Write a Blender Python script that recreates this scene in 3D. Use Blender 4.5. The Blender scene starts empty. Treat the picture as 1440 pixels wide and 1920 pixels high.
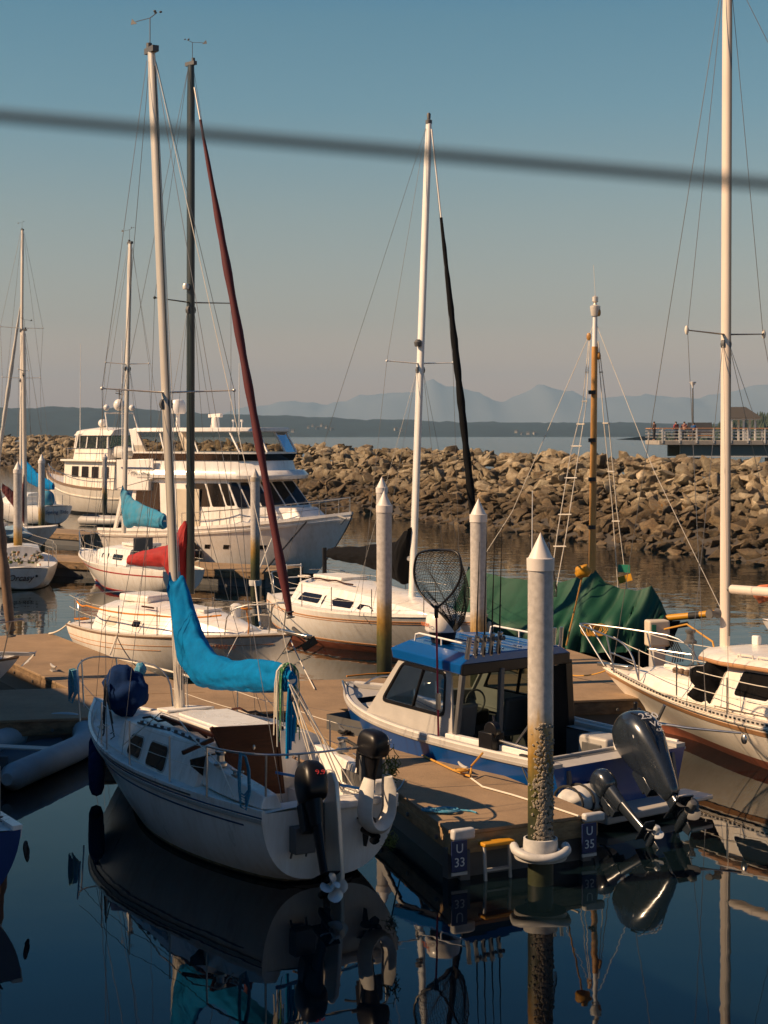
import bpy, bmesh, math, random
from mathutils import Vector, Matrix, noise
V = Vector
PI = math.pi
random.seed(7)
sc = bpy.context.scene
COL = sc.collection
# ---------------------------------------------------------------- camera
F = 3100.0; H = 5.2; HY = 815.0; CX = 720.0      # focal length in photo pixels, eye height, horizon row
cam_d = bpy.data.cameras.new('camera'); cam = bpy.data.objects.new('camera', cam_d); COL.objects.link(cam)
cam_d.sensor_fit = 'VERTICAL'; cam_d.sensor_height = 36.0; cam_d.sensor_width = 27.0
cam_d.lens = 36.0 * F / 1920.0
cam_d.shift_y = -(960.0 - HY) / 1920.0
cam_d.clip_start = 0.1; cam_d.clip_end = 60000
cam.location = (0, 0, H); cam.rotation_euler = (PI / 2, 0, 0)
cam_d.dof.use_dof = True; cam_d.dof.focus_distance = 25.0
cam_d.dof.aperture_fstop = cam_d.lens / 11.5
sc.camera = cam
# ---------------------------------------------------------------- light
SUN_EL = math.radians(36); SUN_AZ = math.radians(14)   # azimuth: from pure left, turned towards the camera
sx, sy, sz = -math.cos(SUN_AZ) * math.cos(SUN_EL), -math.sin(SUN_AZ) * math.cos(SUN_EL), math.sin(SUN_EL)
sun_d = bpy.data.lights.new('sun', 'SUN'); sun = bpy.data.objects.new('sun', sun_d); COL.objects.link(sun)
sun_d.energy = 5.0; sun_d.angle = math.radians(0.5); sun_d.color = (1.0, 0.68, 0.40)
sun.rotation_euler = V((sx, sy, sz)).to_track_quat('Z', 'Y').to_euler()
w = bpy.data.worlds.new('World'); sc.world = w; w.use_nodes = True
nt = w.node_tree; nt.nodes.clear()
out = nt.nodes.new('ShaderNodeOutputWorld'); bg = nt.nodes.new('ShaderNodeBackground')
sky = nt.nodes.new('ShaderNodeTexSky'); sky.sky_type = 'NISHITA'; sky.sun_disc = False
sky.sun_elevation = SUN_EL; sky.sun_rotation = math.atan2(sx, sy)
sky.air_density = 1.0; sky.dust_density = 1.0; sky.ozone_density = 2.0
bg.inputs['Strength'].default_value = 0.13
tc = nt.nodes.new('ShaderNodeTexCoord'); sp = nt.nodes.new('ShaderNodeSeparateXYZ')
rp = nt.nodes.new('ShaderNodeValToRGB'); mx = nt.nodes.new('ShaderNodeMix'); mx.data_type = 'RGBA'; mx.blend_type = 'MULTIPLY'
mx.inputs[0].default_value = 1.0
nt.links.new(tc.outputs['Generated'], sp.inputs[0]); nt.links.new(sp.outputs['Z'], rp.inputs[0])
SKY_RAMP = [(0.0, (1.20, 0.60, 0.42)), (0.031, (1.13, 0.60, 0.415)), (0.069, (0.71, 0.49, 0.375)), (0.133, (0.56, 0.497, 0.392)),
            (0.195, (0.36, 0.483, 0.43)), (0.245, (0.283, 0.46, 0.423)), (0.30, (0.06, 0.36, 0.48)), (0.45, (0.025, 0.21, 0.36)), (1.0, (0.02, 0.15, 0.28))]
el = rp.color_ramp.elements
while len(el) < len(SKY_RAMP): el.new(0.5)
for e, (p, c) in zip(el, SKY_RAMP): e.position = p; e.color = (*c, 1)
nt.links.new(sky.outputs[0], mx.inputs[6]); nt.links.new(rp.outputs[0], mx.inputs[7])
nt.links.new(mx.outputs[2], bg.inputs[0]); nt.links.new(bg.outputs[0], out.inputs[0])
sc.view_settings.view_transform = 'Standard'; sc.view_settings.look = 'None'
sc.view_settings.exposure = 0.55; sc.view_settings.gamma = 1.0
sc.cycles.max_bounces = 8; sc.cycles.volume_bounces = 0
sc.cycles.caustics_reflective = False; sc.cycles.caustics_refractive = False

# ---------------------------------------------------------------- helpers
def P(px, py, z=0.0):
    s = (py - HY) / (H - z); return V(((px - CX) / s, F / s, z))
def Q(px, py, Y):
    s = F / Y; return V(((px - CX) / s, Y, H - (py - HY) / s))

def rx(s): return V(s)
class MB:
    def __init__(s): s.v = []; s.f = []; s.mi = []
    def add(s, vs, fs, m=0):
        n = len(s.v); s.v += [V(q) for q in vs]; s.f += [[i + n for i in f] for f in fs]; s.mi += [m] * len(fs); return s
    def box(s, c, d, R=None, m=0):
        c = V(c); vs = []
        for k in (-1, 1):
            for a, b in ((-1, -1), (1, -1), (1, 1), (-1, 1)):
                q = V((a * d[0] / 2, b * d[1] / 2, k * d[2] / 2))
                vs.append(c + (R @ q if R else q))
        return s.add(vs, [[3, 2, 1, 0], [4, 5, 6, 7], [0, 1, 5, 4], [1, 2, 6, 5], [2, 3, 7, 6], [3, 0, 4, 7]], m)
    def bar(s, a, b, w, h, up=(0, 0, 1), m=0):
        a = V(a); b = V(b); d = (b - a); L = d.length
        if L < 1e-6: return s
        x = d / L; y = V(up).cross(x)
        if y.length < 1e-4: y = V((0, 1, 0)).cross(x)
        y.normalize(); z = x.cross(y)
        R = Matrix((x, y, z)).transposed()
        return s.box((a + b) / 2, (L, w, h), R, m)
    def loft(s, rings, closed=True, c0=True, c1=True, m=0):
        n = len(rings[0]); vs = [q for r in rings for q in r]; fs = []
        for i in range(len(rings) - 1):
            for j in range(n if closed else n - 1):
                k = (j + 1) % n
                fs.append([i * n + j, i * n + k, (i + 1) * n + k, (i + 1) * n + j])
        if closed and c0: fs.append(list(range(n))[::-1])
        if closed and c1: fs.append([(len(rings) - 1) * n + j for j in range(n)])
        return s.add(vs, fs, m)
    def tube(s, pts, r, n=6, m=0, sq=(1, 1), up=(0, 0, 1), cap=True):
        pts = [V(q) for q in pts]; N = len(pts); R = r if isinstance(r, (list, tuple)) else [r] * N
        rings = []; pu = V(up)
        for i, q in enumerate(pts):
            d = (pts[min(i + 1, N - 1)] - pts[max(i - 1, 0)]).normalized()
            a = pu - d * pu.dot(d)
            if a.length < 1e-3: a = V((1, 0, 0)) - d * d.x
            if a.length < 1e-3: a = V((0, 1, 0)) - d * d.y
            a.normalize(); b = d.cross(a); pu = a
            rings.append([q + a * (R[i] * sq[0] * math.cos(t)) + b * (R[i] * sq[1] * math.sin(t)) for t in [2 * PI * k / n for k in range(n)]])
        return s.loft(rings, True, cap, cap, m)
    def lathe(s, prof, c=(0, 0, 0), M=None, n=20, m=0):
        c = V(c); rings = []
        for r, z in prof:
            ring = []
            for k in range(n):
                q = V((max(r, 1e-4) * math.cos(2 * PI * k / n), max(r, 1e-4) * math.sin(2 * PI * k / n), z))
                ring.append(c + (M @ q if M else q))
            rings.append(ring)
        return s.loft(rings, m=m)
    def prism(s, poly, off, m=0):
        poly = [V(q) for q in poly]; off = V(off)
        return s.loft([poly, [q + off for q in poly]], m=m)
    def ball(s, c, r, n=10, m=0, R=None):
        if not isinstance(r, (list, tuple)): r = (r, r, r)
        rings = []
        for i in range(1, n):
            a = -PI / 2 + PI * i / n; ring = []
            for k in range(n * 2):
                t = PI * k / n
                q = V((r[0] * math.cos(a) * math.cos(t), r[1] * math.cos(a) * math.sin(t), r[2] * math.sin(a)))
                ring.append(V(c) + (R @ q if R else q))
            rings.append(ring)
        return s.loft(rings, m=m)
    def xf(s, M):
        s.v = [M @ q for q in s.v]; return s
    def build(s, name, mats, parent=None, smooth=True, ang=40, bevel=0, loc=None, seg=2):
        me = bpy.data.meshes.new(name)
        o = V(loc) if loc is not None else V((0, 0, 0))
        me.from_pydata([q - o for q in s.v], [], s.f)
        if not isinstance(mats, (list, tuple)): mats = [mats]
        for q in mats: me.materials.append(q)
        me.polygons.foreach_set('material_index', s.mi)
        bm = bmesh.new(); bm.from_mesh(me); bmesh.ops.recalc_face_normals(bm, faces=bm.faces); bm.to_mesh(me); bm.free()
        if smooth:
            me.shade_smooth(); me.set_sharp_from_angle(angle=math.radians(ang))
        ob = bpy.data.objects.new(name, me); COL.objects.link(ob); ob.location = o
        if bevel:
            bv = ob.modifiers.new('bevel', 'BEVEL'); bv.width = bevel; bv.segments = seg; bv.limit_method = 'ANGLE'; bv.angle_limit = math.radians(50)
        if parent is not None: ob.parent = parent
        return ob

def tag(o, label=None, cat=None, group=None, kind=None):
    if label: o['label'] = label
    if cat: o['category'] = cat
    if group: o['group'] = group
    if kind: o['kind'] = kind
    return o
def empty(name, loc, rz=0.0, label=None, cat=None, group=None):
    o = bpy.data.objects.new(name, None); COL.objects.link(o); o.location = loc; o.rotation_euler = (0, 0, rz); o.empty_display_size = 0.3
    return tag(o, label, cat, group)
def copy_tree(o, parent=None):
    c = o.copy(); COL.objects.link(c)
    if parent is not None: c.parent = parent
    for ch in list(o.children): copy_tree(ch, c)
    return c
def text(body, size, M, mat, parent=None, name='lettering', ext=0.002, align='CENTER', shear=0.0, sx=1.0):
    cu = bpy.data.curves.new(name, 'FONT'); cu.body = body; cu.size = size; cu.extrude = ext; cu.align_x = align; cu.align_y = 'CENTER'; cu.shear = shear
    cu.resolution_u = 3
    t = bpy.data.objects.new('tmp', cu); COL.objects.link(t)
    dg = bpy.context.evaluated_depsgraph_get(); me = bpy.data.meshes.new_from_object(t.evaluated_get(dg))
    bpy.data.objects.remove(t)
    me.transform(M @ Matrix.Diagonal((sx, 1, 1, 1))); me.materials.clear(); me.materials.append(mat)
    ob = bpy.data.objects.new(name, me); COL.objects.link(ob)
    if parent is not None: ob.parent = parent
    return ob
def frame(o, x, y):      # matrix with text x / y axes
    x = V(x).normalized(); y = V(y); y = (y - x * y.dot(x)).normalized(); z = x.cross(y)
    M = Matrix((x, y, z)).transposed().to_4x4(); M.translation = V(o); return M

class Frame:             # a boat's own axes: x to the bow, y to port, z up; origin at stern waterline
    def __init__(s, st, bw):
        a = P(*st); b = P(*bw); s.o = V((a.x, a.y, 0)); s.h = math.atan2(b.y - a.y, b.x - a.x); s.L = math.hypot(b.x - a.x, b.y - a.y)
        s.c = math.cos(s.h); s.n = math.sin(s.h)
    def loc(s, q):
        dx = q.x - s.o.x; dy = q.y - s.o.y; return V((s.c * dx + s.n * dy, -s.n * dx + s.c * dy, q.z))
    def wld(s, q):
        q = V(q); return V((s.o.x + s.c * q.x - s.n * q.y, s.o.y + s.n * q.x + s.c * q.y, q.z))
    def on(s, px, py, ly=0.0):
        dx = (px - CX) / F; dz = -(py - HY) / F
        t = (ly - s.n * s.o.x + s.c * s.o.y) / (-s.n * dx + s.c); return s.loc(V((t * dx, t, H + t * dz)))
    def onx(s, px, py, lx):
        dx = (px - CX) / F; dz = -(py - HY) / F
        t = (lx + s.c * s.o.x + s.n * s.o.y) / (s.c * dx + s.n); return s.loc(V((t * dx, t, H + t * dz)))
    def pz(s, px, py, z): return s.loc(P(px, py, z))

# ---------------------------------------------------------------- materials
def mat(name, col, rough=0.5, metal=0.0, var=0.12, vs=3.0, bump=0.0, bs=40.0, spec=None, coat=0.0, stretch=None, alpha=None, trans=0.0, dirt=None, streak=0.0):
    m = bpy.data.materials.new(name); m.use_nodes = True; t = m.node_tree; b = t.nodes['Principled BSDF']
    b.inputs['Roughness'].default_value = rough; b.inputs['Metallic'].default_value = metal
    if coat: b.inputs['Coat Weight'].default_value = coat; b.inputs['Coat Roughness'].default_value = 0.15
    if trans: b.inputs['Transmission Weight'].default_value = trans
    if spec is not None: b.inputs['Specular IOR Level'].default_value = spec
    geo = t.nodes.new('ShaderNodeNewGeometry'); mp = t.nodes.new('ShaderNodeMapping'); t.links.new(geo.outputs['Position'], mp.inputs[0])
    mp.inputs['Scale'].default_value = stretch or (1, 1, 1)
    n = t.nodes.new('ShaderNodeTexNoise'); n.inputs['Scale'].default_value = vs; n.inputs['Detail'].default_value = 5.0; n.inputs['Roughness'].default_value = 0.65
    t.links.new(mp.outputs[0], n.inputs['Vector'])
    r = t.nodes.new('ShaderNodeValToRGB'); r.color_ramp.elements[0].position = 0.3; r.color_ramp.elements[1].position = 0.7
    d = [max(0, c * (1 - var)) for c in col]; u = [min(1, c * (1 + var * 0.5)) for c in col]
    if dirt: d = list(dirt)
    r.color_ramp.elements[0].color = (*d, 1); r.color_ramp.elements[1].color = (*u, 1)
    if dirt: r.color_ramp.elements[0].position = 0.22; r.color_ramp.elements[1].position = 0.55
    t.links.new(n.outputs[0], r.inputs[0]); t.links.new(r.outputs[0], b.inputs['Base Color'])
    if streak:      # rain and rust streaks running down
        m2 = t.nodes.new('ShaderNodeMapping'); m2.inputs['Scale'].default_value = (9, 9, 0.55); t.links.new(geo.outputs['Position'], m2.inputs[0])
        ns = t.nodes.new('ShaderNodeTexNoise'); ns.inputs['Scale'].default_value = 1.0; ns.inputs['Detail'].default_value = 6; ns.inputs['Roughness'].default_value = .7; t.links.new(m2.outputs[0], ns.inputs['Vector'])
        rs = t.nodes.new('ShaderNodeValToRGB'); e = rs.color_ramp.elements; e[0].position = .34; e[1].position = .56; e[0].color = (1 - streak, 1 - streak * 1.25, 1 - streak * 1.6, 1); e[1].color = (1, 1, 1, 1); t.links.new(ns.outputs[0], rs.inputs[0])
        mm = t.nodes.new('ShaderNodeMix'); mm.data_type = 'RGBA'; mm.blend_type = 'MULTIPLY'; mm.inputs[0].default_value = 1; t.links.new(r.outputs[0], mm.inputs[6]); t.links.new(rs.outputs[0], mm.inputs[7]); t.links.new(mm.outputs[2], b.inputs['Base Color'])
    mr = t.nodes.new('ShaderNodeMapRange'); mr.inputs[3].default_value = max(0.02, rough - 0.08); mr.inputs[4].default_value = min(1, rough + 0.1)
    t.links.new(n.outputs[0], mr.inputs[0]); t.links.new(mr.outputs[0], b.inputs['Roughness'])
    if bump:
        n2 = t.nodes.new('ShaderNodeTexNoise'); n2.inputs['Scale'].default_value = bs; n2.inputs['Detail'].default_value = 4
        t.links.new(geo.outputs['Position'], n2.inputs['Vector'])
        bp = t.nodes.new('ShaderNodeBump'); bp.inputs['Strength'].default_value = bump; bp.inputs['Distance'].default_value = 0.02
        t.links.new(n2.outputs[0], bp.inputs['Height']); t.links.new(bp.outputs[0], b.inputs['Normal'])
    return m
M = {}
M['gel'] = mat('white_gelcoat', (0.83, 0.80, 0.76), 0.28, var=0.08, vs=1.6, coat=0.3, dirt=(0.72, 0.67, 0.60), stretch=(1, 1, 0.35), streak=.10)
M['gel2'] = mat('cream_gelcoat', (0.84, 0.78, 0.69), 0.3, var=0.08, vs=1.3, coat=0.25, dirt=(0.76, 0.69, 0.59), stretch=(1, 1, 0.3), streak=.09)
M['deckw'] = mat('deck_gelcoat', (0.72, 0.70, 0.66), 0.5, var=0.1, vs=5, bump=0.15, bs=120, dirt=(0.56, 0.53, 0.47))
M['deckt'] = mat('tan_nonskid', (0.55, 0.48, 0.38), 0.65, vs=6, bump=0.2, bs=150)
M['alu'] = mat('aluminium', (0.72, 0.66, 0.58), 0.38, 0.35, var=0.15, vs=2.5, stretch=(1, 1, 0.2))
M['cream'] = mat('cream_painted_spar', (0.72, 0.62, 0.52), 0.35, var=0.08, stretch=(1, 1, .2))
M['white'] = mat('white_paint', (0.78, 0.76, 0.72), 0.4, var=0.06)
M['ss'] = mat('stainless_steel', (0.5, 0.49, 0.47), 0.3, 1.0, var=0.1)
M['wire'] = mat('rigging_wire', (0.22, 0.21, 0.20), 0.4, 0.6)
M['wirel'] = mat('light_rope', (0.72, 0.66, 0.56), 0.7)
M['black'] = mat('black_paint', (0.008, 0.008, 0.010), 0.35, coat=0.0, spec=0.3)
M['scum'] = mat('waterline_scum', (0.22, 0.19, 0.12), 0.8, var=.6, vs=9)
M['rubber'] = mat('black_rubber', (0.02, 0.02, 0.02), 0.7)
M['spar_black'] = mat('dark_green_black_spar', (0.022, 0.030, 0.030), 0.35, coat=0.2)
M['glass'] = mat('dark_glass', (0.010, 0.009, 0.009), 0.08, var=0.05, spec=0.3)
M['teak'] = mat('varnished_mahogany', (0.050, 0.015, 0.007), 0.5, var=0.45, vs=6, stretch=(1, 1, 8), spec=.2)
M['wood'] = mat('golden_wood', (0.48, 0.24, 0.06), 0.4, var=0.35, vs=5, stretch=(1, 1, 0.3))
M['wood_grey'] = mat('weathered_teak', (0.20, 0.13, 0.085), 0.7, var=0.3, vs=8)
M['canvas_blue'] = mat('pacific_blue_canvas', (0.0, 0.16, 0.40), 0.85, var=0.25, vs=6, bump=0.3, bs=60, spec=.12)
M['canvas_blue2'] = mat('faded_blue_canvas', (0.02, 0.20, 0.33), 0.8, var=0.2, vs=3, bump=0.2, bs=60, dirt=(0.10, 0.19, 0.24))
M['canvas_lblue'] = mat('pale_blue_canvas', (0.28, 0.42, 0.52), 0.8, var=0.2, vs=3)
M['navy'] = mat('navy_sailbag', (0.002, 0.020, 0.085), 0.85, var=0.25, vs=8, bump=0.3, bs=50, spec=.15)
M['canvas_red'] = mat('red_canvas', (0.34, 0.012, 0.012), 0.75, var=0.3, vs=5, bump=0.25, bs=60)
M['canvas_maroon'] = mat('maroon_canvas', (0.09, 0.008, 0.012), 0.75, var=0.25, vs=5, bump=0.2, bs=60)
M['canvas_black'] = mat('black_canvas', (0.007, 0.007, 0.008), 0.9, var=0.3, vs=5, bump=0.3, bs=50, spec=0.12)
M['tarp'] = mat('green_tarpaulin', (0.001, 0.058, 0.028), 0.6, var=0.2, vs=3, bump=0.2, bs=40)
M['blueline'] = mat('blue_stripe', (0.015, 0.05, 0.14), 0.35)
M['tan'] = mat('tan_stripe', (0.42, 0.22, 0.10), 0.4)
M['orange'] = mat('faded_orange_stripe', (0.50, 0.25, 0.11), 0.45)
M['redst'] = mat('red_stripe', (0.38, 0.03, 0.02), 0.4)
M['bottom_red'] = mat('red_brown_antifoul', (0.24, 0.07, 0.035), 0.7, var=0.35, vs=4)
M['bottom_dark'] = mat('dark_antifoul', (0.02, 0.02, 0.02), 0.7)
M['hullblue'] = mat('blue_hull_paint', (0.0035, 0.060, 0.24), 0.3, var=0.15, vs=2, coat=0.3)
M['hullnavy'] = mat('navy_hull_paint', (0.01, 0.04, 0.16), 0.3, var=0.15, coat=0.3)
M['roofblue'] = mat('bright_blue_roof_paint', (0.002, 0.075, 0.28), 0.22, var=0.12, vs=2, coat=0.4)
M['greypaint'] = mat('light_grey_paint', (0.45, 0.43, 0.40), 0.45, var=0.12)
M['greyd'] = mat('dark_grey_paint', (0.10, 0.10, 0.10), 0.5)
M['cowl'] = mat('pewter_outboard_paint', (0.022, 0.030, 0.042), 0.26, 0.2, var=0.08, coat=0.7)
M['plas'] = mat('silver_prop_paint', (0.55, 0.57, 0.58), 0.3, 0.3)
M['buoy'] = mat('white_vinyl', (0.60, 0.58, 0.54), 0.6, var=0.15, vs=8)
M['yellow'] = mat('yellow_plastic', (0.55, 0.26, 0.01), 0.5, var=0.25)
M['ropeY'] = mat('yellow_rope', (0.55, 0.28, 0.04), 0.7)
M['ropeB'] = mat('blue_rope', (0.02, 0.20, 0.34), 0.7, dirt=(0.25, 0.42, 0.48), vs=40)
M['ropeG'] = mat('green_rope', (0.04, 0.25, 0.06), 0.8, dirt=(0.5, 0.5, 0.45), vs=50)
M['ropeO'] = mat('orange_rope', (0.60, 0.22, 0.02), 0.7)
M['strap'] = mat('blue_strap', (0.01, 0.15, 0.45), 0.6)
M['rib'] = mat('grey_hypalon', (0.32, 0.38, 0.41), 0.6, var=0.15)
M['ribfloor'] = mat('dark_dinghy_floor', (0.06, 0.08, 0.10), 0.7)
M['netm'] = mat('black_net_cord', (0.015, 0.015, 0.015), 0.8)
M['redpole'] = mat('red_anodised_pole', (0.30, 0.01, 0.05), 0.3, 0.3)
M['weed'] = mat('green_weed', (0.10, 0.13, 0.02), 0.8, var=0.5, vs=30)
M['concrete'] = mat('concrete', (0.34, 0.31, 0.27), 0.85, var=0.25, vs=2, bump=0.3, bs=12)
M['signblue'] = mat('navy_sign', (0.010, 0.022, 0.09), 0.4)
M['signwhite'] = mat('white_lettering', (0.62, 0.62, 0.62), 0.5)
M['ltred'] = mat('red_lettering', (0.75, 0.06, 0.05), 0.5)
M['ltorange'] = mat('orange_lettering', (0.70, 0.22, 0.10), 0.5)
M['ltblack'] = mat('black_lettering', (0.02, 0.02, 0.02), 0.5)
M['ltdark'] = mat('dark_brown_lettering', (0.10, 0.03, 0.02), 0.5)
M['grn'] = mat('green_plastic', (0.01, 0.20, 0.12), 0.5)
M['skin'] = mat('skin', (0.45, 0.25, 0.17), 0.6)
M['beige'] = mat('beige_plastic', (0.60, 0.52, 0.40), 0.5)
M['girder'] = mat('green_grey_steel', (0.10, 0.13, 0.12), 0.6)
M['railw'] = mat('pale_painted_rail', (0.66, 0.64, 0.60), 0.5)
M['cedar'] = mat('cedar_rail_cap', (0.60, 0.30, 0.15), 0.6, var=0.2)
M['roofdark'] = mat('dark_shingle', (0.07, 0.065, 0.06), 0.8)

def dockmat(name, base, scale=1.0):
    m = bpy.data.materials.new(name); m.use_nodes = True; t = m.node_tree; b = t.nodes['Principled BSDF']
    g = t.nodes.new('ShaderNodeNewGeometry')
    a = t.nodes.new('ShaderNodeTexNoise'); a.inputs['Scale'].default_value = 0.9; a.inputs['Detail'].default_value = 7; a.inputs['Roughness'].default_value = 0.7
    f = t.nodes.new('ShaderNodeTexNoise'); f.inputs['Scale'].default_value = 90; f.inputs['Detail'].default_value = 3
    for n in (a, f): t.links.new(g.outputs['Position'], n.inputs['Vector'])
    r = t.nodes.new('ShaderNodeValToRGB'); e = r.color_ramp.elements; e[0].position = 0.32; e[1].position = 0.68
    e[0].color = (*[c * 0.72 for c in base], 1); e[1].color = (*[c * 1.12 for c in base], 1)
    r2 = t.nodes.new('ShaderNodeValToRGB'); e = r2.color_ramp.elements; e[0].position = 0.35; e[1].position = 0.65
    e[0].color = (0.72, 0.72, 0.72, 1); e[1].color = (1.15, 1.15, 1.15, 1)
    mxx = t.nodes.new('ShaderNodeMix'); mxx.data_type = 'RGBA'; mxx.blend_type = 'MULTIPLY'; mxx.inputs[0].default_value = 1
    t.links.new(a.outputs[0], r.inputs[0]); t.links.new(f.outputs[0], r2.inputs[0]); t.links.new(r.outputs[0], mxx.inputs[6]); t.links.new(r2.outputs[0], mxx.inputs[7])
    sn = t.nodes.new('ShaderNodeTexNoise'); sn.inputs['Scale'].default_value = 5.5; sn.inputs['Detail'].default_value = 8; sn.inputs['Roughness'].default_value = .8; t.links.new(g.outputs['Position'], sn.inputs['Vector'])
    sr = t.nodes.new('ShaderNodeMapRange'); sr.inputs[1].default_value = .70; sr.inputs[2].default_value = .74; sr.inputs[4].default_value = .7; t.links.new(sn.outputs[0], sr.inputs[0])
    dr = t.nodes.new('ShaderNodeMapRange'); dr.inputs[1].default_value = .34; dr.inputs[2].default_value = .40; dr.inputs[3].default_value = .35; dr.inputs[4].default_value = 0; t.links.new(sn.outputs[0], dr.inputs[0])
    ms = t.nodes.new('ShaderNodeMix'); ms.data_type = 'RGBA'; ms.inputs[7].default_value = (.09, .06, .035, 1); t.links.new(dr.outputs[0], ms.inputs[0]); t.links.new(mxx.outputs[2], ms.inputs[6])
    ml = t.nodes.new('ShaderNodeMix'); ml.data_type = 'RGBA'; ml.inputs[7].default_value = (.6, .57, .5, 1); t.links.new(sr.outputs[0], ml.inputs[0]); t.links.new(ms.outputs[2], ml.inputs[6])
    t.links.new(ml.outputs[2], b.inputs['Base Color']); b.inputs['Roughness'].default_value = 0.85
    bp = t.nodes.new('ShaderNodeBump'); bp.inputs['Strength'].default_value = 0.35; bp.inputs['Distance'].default_value = 0.01
    t.links.new(f.outputs[0], bp.inputs['Height']); t.links.new(bp.outputs[0], b.inputs['Normal'])
    return m
M['dock'] = dockmat('sanded_dock_surface', (0.33, 0.225, 0.13))
M['dockside'] = mat('dock_timber_waler', (0.20, 0.13, 0.07), 0.85, var=0.6, vs=4, stretch=(1, 1, 2.5), bump=0.3, bs=15)
M['docksidel'] = mat('bleached_dock_waler', (0.36, 0.24, 0.12), 0.85, var=0.5, vs=4, stretch=(1, 1, 3), bump=0.3, bs=15)

def pilemat(name, y0, y1, top=(0.50, 0.47, 0.44)):
    # weathered steel pile: pale above, rust-yellow then weed green towards the tide line (world height)
    m = bpy.data.materials.new(name); m.use_nodes = True; t = m.node_tree; b = t.nodes['Principled BSDF']
    g = t.nodes.new('ShaderNodeNewGeometry'); s = t.nodes.new('ShaderNodeSeparateXYZ'); t.links.new(g.outputs['Position'], s.inputs[0])
    n = t.nodes.new('ShaderNodeTexNoise'); n.inputs['Scale'].default_value = 5; n.inputs['Detail'].default_value = 6; n.inputs['Roughness'].default_value = 0.7
    mp = t.nodes.new('ShaderNodeMapping'); mp.inputs['Scale'].default_value = (2, 2, 0.35); t.links.new(g.outputs['Position'], mp.inputs[0]); t.links.new(mp.outputs[0], n.inputs['Vector'])
    ma = t.nodes.new('ShaderNodeMath'); ma.operation = 'MULTIPLY_ADD'; ma.inputs[1].default_value = 0.7; t.links.new(n.outputs[0], ma.inputs[0]); t.links.new(s.outputs['Z'], ma.inputs[2])
    r = t.nodes.new('ShaderNodeMapRange'); r.inputs[1].default_value = y0 + 0.35; r.inputs[2].default_value = y1 + 0.35; t.links.new(ma.outputs[0], r.inputs[0])
    c = t.nodes.new('ShaderNodeValToRGB'); e = c.color_ramp.elements
    stops = [(0, (0.025, 0.03, 0.012)), (0.35, (0.09, 0.085, 0.02)), (0.6, (0.30, 0.17, 0.03)), (0.82, (0.42, 0.30, 0.15)), (1, top)]
    while len(e) < len(stops): e.new(0.5)
    for q, (p, cc) in zip(e, stops): q.position = p; q.color = (*cc, 1)
    t.links.new(r.outputs[0], c.inputs[0])
    n3 = t.nodes.new('ShaderNodeTexNoise'); n3.inputs['Scale'].default_value = 14; n3.inputs['Detail'].default_value = 6; t.links.new(g.outputs['Position'], n3.inputs['Vector'])
    r3 = t.nodes.new('ShaderNodeMapRange'); r3.inputs[1].default_value = .3; r3.inputs[2].default_value = .7; r3.inputs[3].default_value = 0.78; r3.inputs[4].default_value = 1.1; t.links.new(n3.outputs[0], r3.inputs[0])
    mm = t.nodes.new('ShaderNodeMix'); mm.data_type = 'RGBA'; mm.blend_type = 'MULTIPLY'; mm.inputs[0].default_value = 1
    t.links.new(c.outputs[0], mm.inputs[6]); t.links.new(r3.outputs[0], mm.inputs[7]); t.links.new(mm.outputs[2], b.inputs['Base Color'])
    b.inputs['Roughness'].default_value = 0.5
    bp = t.nodes.new('ShaderNodeBump'); bp.inputs['Strength'].default_value = 0.15; bp.inputs['Distance'].default_value = 0.02
    t.links.new(n3.outputs[0], bp.inputs['Height']); t.links.new(bp.outputs[0], b.inputs['Normal'])
    return m
M['pile'] = pilemat('weathered_pile', 0.75, 2.0)
M['pilecap'] = mat('white_pile_cap', (0.74, 0.68, 0.62), 0.45, var=0.12, vs=4)
M['collar'] = mat('white_hdpe_collar', (0.55, 0.54, 0.52), 0.5, var=0.25, vs=6)
M['barnacle'] = mat('barnacles', (0.36, 0.31, 0.24), 0.9, var=0.5, vs=40)
_c = bpy.data.materials.new('clear_vinyl'); _c.use_nodes = True; _t = _c.node_tree; _t.nodes.clear()
_o = _t.nodes.new('ShaderNodeOutputMaterial'); _g = _t.nodes.new('ShaderNodeBsdfGlossy'); _g.inputs['Roughness'].default_value = .08; _r = _t.nodes.new('ShaderNodeBsdfTransparent'); _r.inputs['Color'].default_value = (.78, .76, .72, 1)
_m = _t.nodes.new('ShaderNodeMixShader'); _f = _t.nodes.new('ShaderNodeFresnel'); _f.inputs[0].default_value = 1.12; _t.links.new(_f.outputs[0], _m.inputs[0]); _t.links.new(_r.outputs[0], _m.inputs[1]); _t.links.new(_g.outputs[0], _m.inputs[2]); _t.links.new(_m.outputs[0], _o.inputs[0]); M['clear'] = _c

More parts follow.
